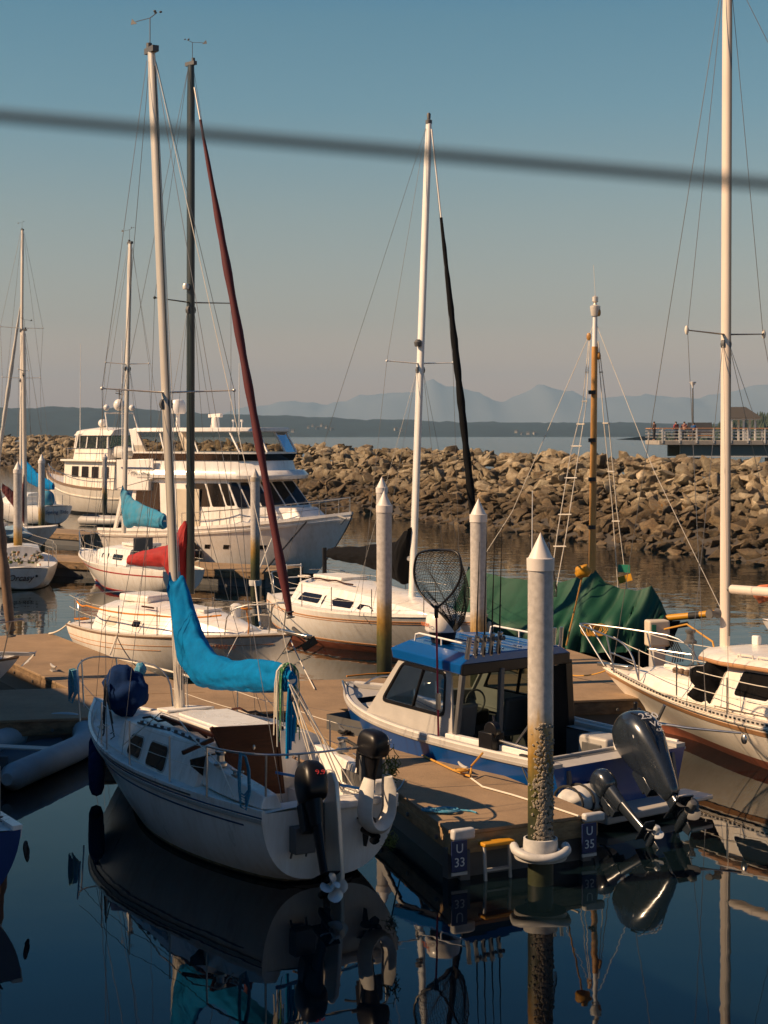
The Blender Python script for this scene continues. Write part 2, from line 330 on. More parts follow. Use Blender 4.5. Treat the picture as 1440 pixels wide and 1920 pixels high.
# ================================================================ SETTING
def watermat(name, near):
    m = bpy.data.materials.new(name); m.use_nodes = True; t = m.node_tree; b = t.nodes['Principled BSDF']
    b.inputs['Base Color'].default_value = (0.003, 0.008, 0.011, 1); b.inputs['Roughness'].default_value = 0.015 if near else 0.12
    b.inputs['IOR'].default_value = 1.29; b.inputs['Specular Tint'].default_value = (0.72, 0.93, 1.0, 1)
    g = t.nodes.new('ShaderNodeNewGeometry'); mp = t.nodes.new('ShaderNodeMapping'); t.links.new(g.outputs['Position'], mp.inputs[0])
    n = t.nodes.new('ShaderNodeTexNoise'); n.inputs['Detail'].default_value = 3; t.links.new(mp.outputs[0], n.inputs['Vector'])
    bp = t.nodes.new('ShaderNodeBump')
    if near:
        mp.inputs['Scale'].default_value = (0.8, 0.9, 1); n.inputs['Scale'].default_value = 1.1
        bp.inputs['Distance'].default_value = 0.05
        # calm between the floats, rippled in the open channel before the rocks
        s = t.nodes.new('ShaderNodeSeparateXYZ'); t.links.new(g.outputs['Position'], s.inputs[0])
        r = t.nodes.new('ShaderNodeMapRange'); r.inputs[1].default_value = 24; r.inputs[2].default_value = 60; r.inputs[3].default_value = 0.045; r.inputs[4].default_value = 0.42
        t.links.new(s.outputs['Y'], r.inputs[0]); t.links.new(r.outputs[0], bp.inputs['Strength'])
    else:
        mp.inputs['Scale'].default_value = (0.25, 0.5, 1); n.inputs['Scale'].default_value = 1.0; n.inputs['Detail'].default_value = 5
        bp.inputs['Distance'].default_value = 0.5; bp.inputs['Strength'].default_value = 0.5
    t.links.new(n.outputs[0], bp.inputs['Height']); t.links.new(bp.outputs[0], b.inputs['Normal'])
    return m
# breakwater axis: waterline inside the harbour
BW0 = V((16.0, 64.0, 0)); BWd = V((-0.351, 0.936, 0)).normalized(); BWn = V((BWd.y, -BWd.x, 0))
if BWn.x < 0: BWn = -BWn
def bw(s, u, z): return BW0 + BWd * s + BWn * u + V((0, 0, z))
# harbour water / sea: split under the breakwater so that one sheet butts the other
def sheet(name, pts, m):
    o = MB().add([V(q) for q in pts], [list(range(len(pts)))]).build(name, m, smooth=False); tag(o, kind='structure'); return o
a = bw(-70, 9, 0); b_ = bw(420, 9, 0)
sheet('harbour_water', [(-400, -60, 0), (80, -60, 0), (a.x + 20, -60, 0), a, b_, (-400, b_.y, 0)], watermat('calm_harbour_water', True))
sheet('sea', [(a.x + 20, -60, 0), (18000, -60, 0), (18000, 21000, 0), (-18000, 21000, 0), (-24000, b_.y, 0), (-400, b_.y, 0), b_, a], watermat('open_sea_water', False))
sheet('seabed', [(-18500, -100, -3.0), (18500, -100, -3.0), (18500, 21400, -3.0), (-18500, 21400, -3.0)], mat('dark_mud', (0.03, 0.03, 0.025), 0.9))

# --- rocks
def rockmat():
    m = bpy.data.materials.new('riprap_rock'); m.use_nodes = True; t = m.node_tree; b = t.nodes['Principled BSDF']
    g = t.nodes.new('ShaderNodeNewGeometry'); s = t.nodes.new('ShaderNodeSeparateXYZ'); t.links.new(g.outputs['Position'], s.inputs[0])
    n = t.nodes.new('ShaderNodeTexNoise'); n.inputs['Scale'].default_value = 1.1; n.inputs['Detail'].default_value = 8; n.inputs['Roughness'].default_value = 0.75
    n2 = t.nodes.new('ShaderNodeTexNoise'); n2.inputs['Scale'].default_value = 7; n2.inputs['Detail'].default_value = 8; n2.inputs['Roughness'].default_value = 0.8
    n4 = t.nodes.new('ShaderNodeTexNoise'); n4.inputs['Scale'].default_value = 0.28; n4.inputs['Detail'].default_value = 3
    for q in (n, n2, n4): t.links.new(g.outputs['Position'], q.inputs['Vector'])
    r = t.nodes.new('ShaderNodeValToRGB'); e = r.color_ramp.elements
    for q in range(2): e.new(0.5)
    for q, (p, c) in zip(e, [(0.30, (0.16, 0.10, 0.065)), (0.44, (0.42, 0.33, 0.21)), (0.56, (0.62, 0.53, 0.37)), (0.72, (0.86, 0.80, 0.63))]): q.position = p; q.color = (*c, 1)
    t.links.new(n.outputs[0], r.inputs[0])
    # yellow lichen patches on the dry rock
    r2 = t.nodes.new('ShaderNodeMapRange'); r2.inputs[1].default_value = 0.63; r2.inputs[2].default_value = 0.70; t.links.new(n4.outputs[0], r2.inputs[0])
    r5 = t.nodes.new('ShaderNodeMapRange'); r5.inputs[1].default_value = 0.48; r5.inputs[2].default_value = 0.56; t.links.new(n2.outputs[0], r5.inputs[0])
    mu = t.nodes.new('ShaderNodeMath'); mu.operation = 'MULTIPLY'; t.links.new(r2.outputs[0], mu.inputs[0]); t.links.new(r5.outputs[0], mu.inputs[1])
    m1 = t.nodes.new('ShaderNodeMix'); m1.data_type = 'RGBA'; m1.inputs[7].default_value = (0.45, 0.22, 0.03, 1)
    t.links.new(mu.outputs[0], m1.inputs[0]); t.links.new(r.outputs[0], m1.inputs[6])
    # tidal band: weed and damp, by world height
    ma = t.nodes.new('ShaderNodeMath'); ma.operation = 'MULTIPLY_ADD'; ma.inputs[1].default_value = 1.6; t.links.new(n4.outputs[0], ma.inputs[0]); t.links.new(s.outputs['Z'], ma.inputs[2])
    r3 = t.nodes.new('ShaderNodeMapRange'); r3.inputs[1].default_value = 2.3; r3.inputs[2].default_value = 3.1; r3.inputs[3].default_value = 0.75; r3.inputs[4].default_value = 0.0; t.links.new(ma.outputs[0], r3.inputs[0])
    r4 = t.nodes.new('ShaderNodeValToRGB'); e = r4.color_ramp.elements; e[0].position = 0.35; e[1].position = 0.65; e[0].color = (0.035, 0.027, 0.018, 1); e[1].color = (0.26, 0.165, 0.07, 1)
    t.links.new(n2.outputs[0], r4.inputs[0])
    m2 = t.nodes.new('ShaderNodeMix'); m2.data_type = 'RGBA'; t.links.new(r3.outputs[0], m2.inputs[0]); t.links.new(m1.outputs[2], m2.inputs[6]); t.links.new(r4.outputs[0], m2.inputs[7])
    oi = t.nodes.new('ShaderNodeObjectInfo'); r6 = t.nodes.new('ShaderNodeMapRange'); r6.inputs[3].default_value = 0.5; r6.inputs[4].default_value = 1.25; t.links.new(oi.outputs['Random'], r6.inputs[0])
    m3 = t.nodes.new('ShaderNodeMix'); m3.data_type = 'RGBA'; m3.blend_type = 'MULTIPLY'; m3.inputs[0].default_value = 1; t.links.new(m2.outputs[2], m3.inputs[6]); t.links.new(r6.outputs[0], m3.inputs[7])
    vo = t.nodes.new('ShaderNodeTexVoronoi'); vo.inputs['Scale'].default_value = 1.05; t.links.new(g.outputs['Position'], vo.inputs['Vector'])
    sv = t.nodes.new('ShaderNodeSeparateXYZ'); t.links.new(vo.outputs['Color'], sv.inputs[0])
    rv = t.nodes.new('ShaderNodeValToRGB'); e = rv.color_ramp.elements
    for q in range(2): e.new(0.5)
    for q, (p, c) in zip(e, [(0.0, (0.42, 0.40, 0.38)), (0.35, (0.78, 0.72, 0.64)), (0.7, (1.0, 0.93, 0.84)), (1.0, (1.22, 1.18, 1.12))]): q.position = p; q.color = (*c, 1)
    t.links.new(sv.outputs[0], rv.inputs[0])
    m4 = t.nodes.new('ShaderNodeMix'); m4.data_type = 'RGBA'; m4.blend_type = 'MULTIPLY'; m4.inputs[0].default_value = 0.85; t.links.new(m3.outputs[2], m4.inputs[6]); t.links.new(rv.outputs[0], m4.inputs[7]); m3 = m4
    t.links.new(m3.outputs[2], b.inputs['Base Color']); b.inputs['Roughness'].default_value = 0.9
    bp = t.nodes.new('ShaderNodeBump'); bp.inputs['Strength'].default_value = 1.0; bp.inputs['Distance'].default_value = 0.2; t.links.new(n2.outputs[0], bp.inputs['Height']); t.links.new(bp.outputs[0], b.inputs['Normal'])
    return m
M['rock'] = rockmat()
rr = random.Random(3)
def rock_geo(seed):
    r = random.Random(seed); bm = bmesh.new()
    d = (1.0, r.uniform(0.5, 0.8), r.uniform(0.30, 0.5))
    for _ in range(r.randint(9, 14)):
        q = V((r.gauss(0, 1), r.gauss(0, 1), r.gauss(0, 1))).normalized() * r.uniform(0.82, 1.0)
        bm.verts.new((q.x * d[0], q.y * d[1], q.z * d[2]))
    g = bmesh.ops.convex_hull(bm, input=bm.verts)
    bmesh.ops.delete(bm, geom=[e for e in g['geom_interior'] if isinstance(e, bmesh.types.BMVert)], context='VERTS')
    bmesh.ops.bevel(bm, geom=list(bm.edges), offset=0.022, segments=1, affect='EDGES', profile=0.5)
    bmesh.ops.triangulate(bm, faces=[f for f in bm.faces if len(f.verts) > 4])
    bmesh.ops.subdivide_edges(bm, edges=[e for e in bm.edges if e.calc_length() > 0.45], cuts=1)
    for v in bm.verts:
        v.co += v.co.normalized() * 0.07 * noise.noise(v.co * 2.2 + V((seed, 0, 0)))
    bm.verts.index_update(); vs = [v.co.copy() for v in bm.verts]; fs = [[v.index for v in f.verts] for f in bm.faces]; bm.free()
    return vs, fs
ROCK = [rock_geo(100 + i) for i in range(18)]
rock_me = []
for vs, fs in ROCK:
    me = bpy.data.meshes.new('boulder'); me.from_pydata(vs, [], fs); me.materials.append(M['rock']); me.shade_smooth(); me.set_sharp_from_angle(angle=math.radians(28)); rock_me.append(me)
def proj(q): return CX + F * q.x / q.y, HY + F * (H - q.z) / q.y
spots = []
s = -16.0
CREST = 3.55; SLW = 7.0
while s < 330:
    k = max(1.0, (64 + s) / 90.0)             # coarser far away
    for u0 in range(int(27 / k) + 1):
        u = -0.3 + u0 * 0.38 * k
        if u > 9.6: continue
        uu = u + rr.uniform(-0.3, 0.3) * k; ss = s + rr.uniform(-0.4, 0.4) * k
        cr = CREST + .004 * max(0, s); z = min(cr, max(0.0, uu) * cr / SLW) - 0.15 + rr.uniform(-0.2, 0.25)
        q = bw(ss, uu, z)
        px, py = proj(q)
        sz_ = rr.choice([0.28, 0.34, 0.42, 0.52, 0.66, 0.85]) * (1.0 + 0.35 * (k - 1))
        if u < 2: sz_ *= 0.85
        spots.append((q, sz_, px, py, q.y))
    s += 0.48 * k
def rrot(r): return Matrix.Rotation(r.uniform(0, 6.28), 4, 'Z') @ Matrix.Rotation(r.gauss(0.0, 0.45), 4, 'X') @ Matrix.Rotation(r.gauss(0.0, 0.45), 4, 'Y')
vis = [q for q in spots if -60 < q[2] < 1500]
vis.sort(key=lambda q: -q[1] / q[4])
ind = set(id(q) for q in vis[:300])
big = MB()
G_ = 'boulders along the near stretch of the breakwater'
bands = ['pale dry angular boulder on the upper breakwater, the nearer stretch right of the white pilings',
         'brown weed stained boulder at the waterline of the nearer breakwater stretch',
         'grey tan boulder midway down the nearer slope of the breakwater']
for q in spots:
    g = rr.randrange(18); T = Matrix.Translation(q[0]) @ rrot(rr) @ Matrix.Diagonal((q[1], q[1], q[1], 1))
    if id(q) in ind:
        o = bpy.data.objects.new('boulder', rock_me[g]); COL.objects.link(o); o.matrix_world = T
        b3 = 0 if q[0].z > 2.9 else (1 if q[0].z < 1.0 else 2)
        tag(o, bands[b3], 'boulder', G_ + (' on the crest', ' at the waterline', ' on the slope')[b3])
    else:
        vs, fs = ROCK[g]; big.add([T @ v for v in vs], fs)
o = big.build('breakwater_rocks', M['rock'], smooth=True, ang=28)
tag(o, 'massed far stretch of tan breakwater boulders behind the moored yachts', 'rocks', kind='stuff')
core = MB(); rings = []
for i in range(12):
    s_ = -60 + i * 40; rings.append([bw(s_, -1.6, -3), bw(s_, -0.6, -0.3), bw(s_, SLW - 0.4, CREST - 0.75), bw(s_, 10.5, CREST - 0.75), bw(s_, 18, -3)])
core.loft(rings).build('breakwater_mound', mat('dark_rubble', (0.06, 0.05, 0.04), 0.95), smooth=False)['kind'] = 'structure'

# --- far shore, mountains
def ridge(name, pts, Y, depth, m, zb=-2, seed=1, amp=0.0, fr=1.0, label=None):
    # pts: photo pixels of the skyline, placed at distance Y; solid terrain with depth
    mb = MB(); rows = []
    N = 260; xs = [pts[0][0] + (pts[-1][0] - pts[0][0]) * i / N for i in range(N + 1)]
    def sky_(x):
        for (x0, y0), (x1, y1) in zip(pts, pts[1:]):
            if x0 <= x <= x1:
                t = (x - x0) / (x1 - x0); t = t * t * (3 - 2 * t); return y0 + (y1 - y0) * t
        return pts[-1][1]
    K = 10
    for k in range(K + 1):
        t = k / K; row = []
        for x in xs:
            q = Q(x, sky_(x), Y); h = q.z + amp * (noise.noise(V((x * fr * 0.013, seed, 0))) + 0.5 * noise.noise(V((x * fr * 0.05, seed, 3))) + 0.25 * noise.noise(V((x * fr * 0.2, seed, 7))))
            hh = h * (math.sin(t * PI / 2 * 1.0) ** 0.8) * (1 + 0.12 * noise.noise(V((x * 0.02, t * 4, seed)))) if k < K else h
            yy = Y - depth * (1 - t)
            row.append(V((q.x, yy, max(zb, hh if k else zb))))
        rows.append(row)
    rows.append([V((q.x, q.y + depth, zb)) for q in rows[-1]])
    mb.loft(rows, closed=False); o = mb.build(name, m, smooth=True, ang=60); o['kind'] = 'structure'; return o
mh = mat('hazed_forest_shore', (0.012, 0.032, 0.042), 0.95, var=0.5, vs=0.02)  # blue of the distant air is put into the forest colour
ridge('far_hills', [(-900, 758), (0, 765), (200, 766), (420, 776), (520, 779), (700, 787), (900, 792), (1150, 793), (1300, 795), (2300, 790)], 4600, 700, mh, seed=2, amp=4.0, fr=9)
mm_ = mat('hazed_mountain_rock', (0.20, 0.205, 0.21), 0.95, var=0.1, vs=0.002)  # rock colour lightened so the range fades as through thicker haze
ridge('mountain_range', [(-900, 800), (380, 790), (470, 762), (560, 752), (620, 757), (700, 744), (770, 738), (805, 716), (850, 730), (890, 738), (930, 756), (975, 738), (1015, 722),
                   (1060, 738), (1100, 748), (1150, 744), (1230, 742), (1290, 752), (1340, 735), (1440, 725), (1700, 745), (2300, 780)], 18500, 2300, mm_, seed=5, amp=42, fr=1)
# wooded point to the right, behind the pier: many conifers that read as one wood
wd = MB(); wr = random.Random(9)
def wood_sky(x): return 815 - max(0, min(1, (x - 1235) / 180.0)) ** 1.2 * 40 - 4 * noise.noise(V((x * 0.02, 0, 0)))
for i in range(900):
    x = 1236 + 700 * wr.random() ** 1.1; Y = wr.uniform(1150, 1500)
    top = wood_sky(x) + wr.uniform(-5, 9) + (Y - 1500) * -0.0
    q = Q(x, top, Y); h = wr.uniform(14, 24); r_ = h * 0.2
    c = V((q.x, q.y, q.z - h))
    rings = []
    for lv, (rz_, rr_) in enumerate([(0.0, 0.9), (0.25, 1.0), (0.5, 0.62), (0.52, 0.75), (0.8, 0.3), (1.0, 0.03)]):
        rings.append([c + V((math.cos(t * PI / 3.5 + lv) * r_ * rr_ * wr.uniform(.7, 1.2), math.sin(t * PI / 3.5 + lv) * r_ * rr_, h * rz_)) for t in range(7)])
    wd.loft(rings)
o = wd.build('conifer_wood', mat('conifer_foliage', (0.045, 0.065, 0.035), 0.95, var=0.6, vs=0.15), smooth=False)
tag(o, 'dark conifer wood on the low point behind the pier pavilion', 'wood', kind='stuff')
ridge('wooded_point', [(1225, 816), (1300, 806), (1400, 788), (1500, 780), (2100, 776)], 1500, 350, mh, seed=8, amp=2.0)
# little white houses along the far shore
hr = random.Random(4)
spotsH = [(578, 800), (586, 797), (595, 801), (603, 796), (612, 800), (622, 803), (549, 807), (742, 803), (752, 805), (968, 808), (978, 812), (990, 811), (1003, 811)]
for i, (x, y) in enumerate(spotsH):
    Yh = 3880.0; q = Q(x, y, Yh); w_ = hr.uniform(4, 8); h_ = hr.uniform(2.5, 4)
    e = empty('shore_house', (q.x, q.y, q.z - h_ / 2), hr.uniform(-.5, .5), 'tiny pale house in the cluster along the hazy far shoreline', 'house', 'pale houses on the far shore')
    MB().box((0, 0, -1), (w_, 8, h_ + 2)).build('wall', M['concrete'], e, smooth=False)
    MB().prism([(-w_ / 2 - .4, -4.6, h_ / 2 + 3.0 - 3), (-w_ / 2 - .4, 4.6, h_ / 2), (-w_ / 2 - .4, 0, h_ / 2 + 2.6)], (w_ + .8, 0, 0)).build('roof', M['roofdark'], e, smooth=False)

# quay with a boathouse on the left, outside the picture: the promenade the photograph is taken from; it shades the near berths
qd = V((0.475, -0.88, 0)).normalized(); qn = V((qd.y, -qd.x, 0)); qn = qn if qn.x < 0 else -qn
q0 = V((0.2, 19.3, 0)) ; HT = 8.5
sh = V((sx, sy, 0)).normalized() * ((HT + .25 - 0.43) / math.tan(SUN_EL)); q0 = q0 + sh
e = empty('boathouse', q0, 0, 'long grey boathouse on the promenade beside the left berths', 'building')
mb = MB(); aa = q0 - qd * 40; bb = q0 + qd * 11.0
mb.prism([aa - q0, bb - q0, bb - q0 + qn * 9, aa - q0 + qn * 9], (0, 0, HT)); mb.build('wall', M['concrete'], e, smooth=False)
mb = MB(); mb.prism([V((0, 0, HT + .004)) + aa - q0 + qn * .1, V((0, 0, HT + .004)) + bb - q0 + qn * .1, V((0, 0, HT + .004)) + bb - q0 + qn * 9, V((0, 0, HT + .004)) + aa - q0 + qn * 9], (0, 0, .25)); mb.build('roof', M['roofdark'], e, smooth=False)
# blurred cable close to the lens
ca = Q(0, 217, 1.0); cb = Q(1440, 345, 1.0); d = (cb - ca)
MB().tube([ca - d * 4, ca, (ca + cb) / 2, cb, cb + d * 4], 0.0036, 8).build('cable', mat('dark_cable', (0.06, 0.09, 0.11), 0.6))
tag(bpy.data.objects['cable'], 'dark out of focus cable strung across the sky in the foreground', 'cable')
# ================================================================ DOCKS AND PILES
def dock(name, label, pts, z=0.56, group=None, side='dockside'):
    # pts: plan polygon in world metres (x, y); deck slab on timber walers and floats
    c = sum((V((p[0], p[1], 0)) for p in pts), V((0, 0, 0))) / len(pts)
    e = empty(name, (c.x, c.y, 0), 0, label, 'dock', group)
    rel = [V((p[0], p[1], 0)) - c for p in pts]
    a = sum(rel[i].x * rel[(i + 1) % len(rel)].y - rel[(i + 1) % len(rel)].x * rel[i].y for i in range(len(rel)))
    if a < 0: rel = rel[::-1]
    MB().prism([q + V((0, 0, z - 0.045)) for q in rel], (0, 0, 0.045)).build('deck', M['dock'], e, smooth=False, bevel=0.008)
    mb = MB(); fl = MB(); n = len(rel)
    for i in range(n):
        p, q = rel[i], rel[(i + 1) % n]; d = (q - p).normalized(); nn = V((d.y, -d.x, 0))
        mb.bar(p + nn * -0.06 + V((0, 0, z - 0.16)), q + nn * -0.06 + V((0, 0, z - 0.16)), 0.09, 0.22)
        mb.bar(p + nn * -0.035 + V((0, 0, z - 0.185)), q + nn * -0.035 + V((0, 0, z - 0.185)), 0.05, 0.12)
        fl.bar(p + nn * -0.16 + V((0, 0, z - 0.47)), q + nn * -0.16 + V((0, 0, z - 0.47)), 0.12, 0.50)
    mb.build('timber_waler', M[side], e, smooth=False, bevel=0.006); fl.build('float', M['greyd'], e, smooth=False)
    bo = MB()
    for i in range(n):
        p, q = rel[i], rel[(i + 1) % n]; L = (q - p).length; d = (q - p) / L; nn = V((d.y, -d.x, 0)); k = max(1, int(L / 1.2))
        for j in range(k):
            c_ = p + d * (L * (j + .5) / k) + nn * 0.0 + V((0, 0, z - .19))
            Rm = Matrix((d, V((0, 0, 1)), nn)).transposed()
            bo.lathe([(0.0, .03), (.028, .028), (.03, -.02)], c_ + nn * -0.01, Rm, 8)
    bo.build('bolt', M['greyd'], e)
    return e
md = V((0.978, 0.208, 0)); mp_ = V((-0.208, 0.978, 0))
m0 = P(600, 1330, 0.560)
def mdp(a, b): q = m0 + md * a + mp_ * b; return (q.x, q.y)
dock('main_dock', 'long sanded brown walkway dock running across behind the foreground boats', [mdp(-16, 0), mdp(12, 0), mdp(12, 3.3), mdp(-16, 3.3)])
# finger dock between the near sailboat and the blue motorboat
f1 = P(848, 1562, 0.560); f2 = P(1122, 1526, 0.560); fd = (P(735, 1480, 0.560) - f1); fd.z = 0; fd.normalize(); fd = (fd + V((-.26, .965, 0))).normalized()
fl_ = 12.0
a1 = f1 + fd * 12.2; a2 = f2 + V((-.40, .916, 0)) * 9.6
FD = dock('finger_dock', 'short finger dock with signs and a white piling beside the blue motorboat',
     [(f1.x, f1.y), (f2.x, f2.y), (a2.x, a2.y), (a1.x, a1.y)], z=0.564, side='docksidel')
fo = V(FD.location)
ed = (f2 - f1); ed.z = 0; ed.normalize(); en = V((ed.y, -ed.x, 0))           # end edge, outward normal toward camera
mb = MB()
mb.box(f1 - fo + ed * .13 + en * .02 - fd * 0 + V((0, 0, -.02)), (0.30, .10, 0.13), Matrix.Rotation(math.atan2(ed.y, ed.x), 3, 'Z'))
mb.build('corner_bumper', M['collar'], FD, bevel=0.03, seg=3)
MB().box(f2 - fo - ed * .10 + en * .03 + V((0, 0, -.02)), (0.30, .10, 0.11), Matrix.Rotation(math.atan2(ed.y, ed.x), 3, 'Z')).build('corner_bumper', M['collar'], FD, bevel=0.03, seg=3)
# corner rub strip along left side (weathered pale board)
# slip number signs on the end face
def slip_sign(px, py, a, b, side):
    c = P(px, py, 0.33) ; t = ((c - f1).dot(ed)); c = f1 + ed * t + en * .10; c.z = 0.31
    s_ = empty('slip_sign', c, 0, 'navy slip sign reading %s %s under the %s end of the finger dock' % (a, b, side), 'sign')
    Rz = Matrix.Rotation(math.atan2(ed.y, ed.x), 3, 'Z')
    MB().box((0, 0, 0), (.21, .015, .36), Rz).build('panel', M['signblue'], s_, smooth=False, bevel=.004)
    MB().box((0, 0, -.205), (.21, .02, .035), Rz).build('lower_strip', M['greypaint'], s_, smooth=False)
    text(a, .15, frame(V((0, 0, .085)) + en * .011, ed, (0, 0, 1)), M['signwhite'], s_)
    text(b, .15, frame(V((0, 0, -.075)) + en * .011, ed, (0, 0, 1)), M['signwhite'], s_)
slip_sign(884, 1612, 'U', '33', 'left'); slip_sign(1096, 1565, 'U', '35', 'right')
# yellow topped step bracket at the end
c = f1 + ed * 0.52 + en * .14
lad = empty('dock_ladder', (c.x, c.y, 0), 0, 'short grey ladder with yellow top at the end of the finger dock', 'ladder')
Rz = Matrix.Rotation(math.atan2(ed.y, ed.x), 3, 'Z')
MB().box((0, 0, .42), (.42, .16, .045), Rz).build('top_step', M['yellow'], lad, bevel=.012)
for k in (-.17, .17):
    MB().bar(ed * k + V((0, 0, .40)), ed * k + V((0, 0, -.25)) + en * .05, .035, .035).build('rail', M['greypaint'], lad, bevel=.008)
MB().bar(ed * -.17 + V((0, 0, .12)) + en * .02, ed * .17 + V((0, 0, .12)) + en * .02, .06, .025).build('rung', M['greypaint'], lad)
# water's edge of the left finger and the far docks
g1 = P(95, 1188, 0.560); g2 = P(352, 1292, 0.560); g3 = P(165, 1300, 0.560); g4 = P(30, 1200, 0.560)
dd = (g1 - g2).normalized(); g2b = g2 - dd * 0.6
dock('finger_dock', 'sunlit brown finger dock left of the white sloop with orange stripes', [(g2.x + .35, g2.y - .4), (g1.x, g1.y), (g1.x - 1.9, g1.y - .9), (g3.x, g3.y - .3)], z=0.568)
h1 = P(495, 1072, 0.560); h0 = P(-120, 1040, 0.560); hd = (h1 - h0).normalized(); hn = V((-hd.y, hd.x, 0))
dock('far_dock', 'far brown dock along the near side of the big motor yacht', [tuple((h0)[:2]), tuple(h1[:2]), tuple((h1 + hn * 2.4)[:2]), tuple((h0 + hn * 2.4)[:2])])
i1 = P(158, 1003, 0.560); i0 = P(-100, 985, 0.560); i2 = P(300, 958, 0.560)
dock('far_dock', 'small distant dock beside the trawler and the covered left boats', [tuple(i0[:2]), tuple(i1[:2]), (i1.x + .6, i1.y + 2.6), (i0.x, i0.y + 3.2)])
k1 = P(1060, 1262, 0.560); k2 = P(1240, 1262, 0.560)
dock('far_finger_dock', 'finger dock with a power pedestal beyond the right motorsailer bow', [mdp(5.2, 3.304), mdp(6.9, 3.304), mdp(6.2, 11), mdp(4.5, 11)], z=0.556)

def seams(e, a, b, n, w=.012):     # joints between the deck panels
    mb = MB(); c = V(e.location); a0, a1 = [V((q[0], q[1], 0)) - c for q in a]; b0, b1 = [V((q[0], q[1], 0)) - c for q in b]
    for k in range(1, n):
        p = a0.lerp(a1, k / n); q = b0.lerp(b1, k / n); d = (q - p); z = .5645
        mb.bar(p + d * .004 + V((0, 0, z)), q - d * .004 + V((0, 0, z)), w, .005)
    mb.build('panel_joint', M['greyd'], e, smooth=False)
MDK = bpy.data.objects['main_dock']
seams(MDK, (mdp(-16, 0), mdp(12, 0)), (mdp(-16, 3.3), mdp(12, 3.3)), 11)
seams(FD, ((f1.x, f1.y), (a1.x, a1.y)), ((f2.x, f2.y), (a2.x, a2.y)), 5, .008)
def pile(px, pty, wpx, label, Y=None, capcol='pilecap', r=0.15, collar_z=None, group='pilings', coll_gap=0.0, body='pile'):
    Y = Y or F * (2 * r) / wpx
    t = Q(px, pty, Y)
    e = empty('piling', (t.x, t.y, 0), 0, label, 'piling', group)
    zt = t.z; ch = 0.30
    MB().lathe([(r, -2.5), (r, zt - ch - 0.10)], n=32).build('post', M[body], e)
    MB().lathe([(r + .012, zt - ch - 0.14), (r + .014, zt - ch), (r * .96, zt - ch + .004), (0.0, zt)], n=32).build('cap', M[capcol], e, ang=30)
    if collar_z is not None:
        a = collar_z
        MB().lathe([(r + .04, a - .10), (r + .055, a - .02), (r + .05, a + .08), (r + .03, a + .085), (r + .025, a - .08)], n=32).build('sleeve', M['collar'], e)
    return e, t
pA, tA = pile(1013.5, 998, 48, 'nearest tall white topped piling with a barnacle band at the dock end', Y=19.15, collar_z=.45, r=.148)
# barnacles on the near pile
bn = MB(); br = random.Random(5)
for i in range(1150):
    z = 0.42 + 1.45 * br.random() ** 1.35; th = br.gauss(-PI / 2 + 0.25, 0.42)
    if z > 1.3 and br.random() < 0.5: continue
    r_ = br.uniform(.008, .021); n_ = V((math.cos(th), math.sin(th), 0)); c = V((0, 0, z)) + n_ * .148
    R = n_.to_track_quat('Z', 'Y').to_matrix()
    bn.lathe([(r_, -.004), (r_ * .75, r_ * .9), (r_ * .35, r_ * 1.0), (r_ * .2, r_ * .5)], c, R, 6)
bn.build('barnacle_band', M['barnacle'], pA, ang=20)
# floating hoop collar around it
hp = MB(); ring = []
for k in range(33):
    th = -PI * 0.96 + PI * .92 * k / 32 + .02; ring.append(V((.30 * math.cos(th), .24 * math.sin(th) - .05, .36 + .05 * math.cos(th) ** 2)))
hp.tube([(-.30, .10, .41)] + ring + [(.30, .10, .41)], .052, 10)
o = hp.build('pile_hoop', M['collar'], pA)
MB().lathe([(.17, .30), (.30, .30), (.31, .33), (.30, .36), (.17, .36)], n=28).build('roller_plate', M['greypaint'], pA)
pile(720.5, 919, 28.5, 'white topped piling left of the landing net with dark weedy foot')
pile(716, 893, 21, 'piling tip peeking just above and behind the piling left of the net')
pB, tB = pile(897, 934, 30.5, 'white topped piling between the landing net and the nearest piling')
pile(33.5, 864, 16, 'grey piling standing second from the left with a long shadow')
pile(78, 851, 12.2, 'grey piling with orange rust band left of the trawler')
pile(196.5, 848, 9.0, 'slim distant piling in front of the trawler windows')
pG, _ = pile(478.5, 877, 17.5, 'green weedy piling with white hoop beside the motor yacht bow', body='pile', collar_z=.45)
M['pilegreen'] = pilemat('weedy_pile', 1.2, 4.0); pG.children[0].data.materials[0] = M['pilegreen']
# cleats
def cleat(q, rz, s=1.0, label='galvanised cleat bolted to the dock edge', mm='greypaint', parent=None, grp='dock cleats'):
    mb = MB(); R = Matrix.Rotation(rz, 3, 'Z')
    pts = [R @ V((x * s, 0, z * s)) for x, z in ((-.15, .075), (-.09, .06), (0, .055), (.09, .06), (.15, .075))]
    mb.tube(pts, [.010 * s, .016 * s, .018 * s, .016 * s, .010 * s], 8)
    for k in (-.045, .045): mb.bar(R @ V((k * s, 0, 0)), R @ V((k * s, 0, .055 * s)), .03 * s, .03 * s, up=(0, 1, 0))
    mb.box((0, 0, .005), (.16 * s, .06 * s, .012 * s), R)
    if parent is None:
        o = mb.build('cleat', M[mm]); o.location = q; tag(o, label, 'cleat', grp)
    else: o = mb.xf(Matrix.Translation(q)).build('cleat', M[mm], parent)
    return o
fa = math.atan2(fd.y, fd.x)
c1 = P(642, 1377, 0.570); c2 = P(868, 1447, 0.575)
cleat(P(340, 1168, 0.570) * 0 + P(100, 1258, 0.575), 2.0, 1.5, 'pale cleat on the left finger dock near its dark edge')
cleat(c1, fa, 1.3, 'dark cleat with rope on the dock behind the small tilted outboard', 'greyd')
cleat(c2, fa, 1.3, 'cleat wrapped in yellow rope beside the blue motorboat')

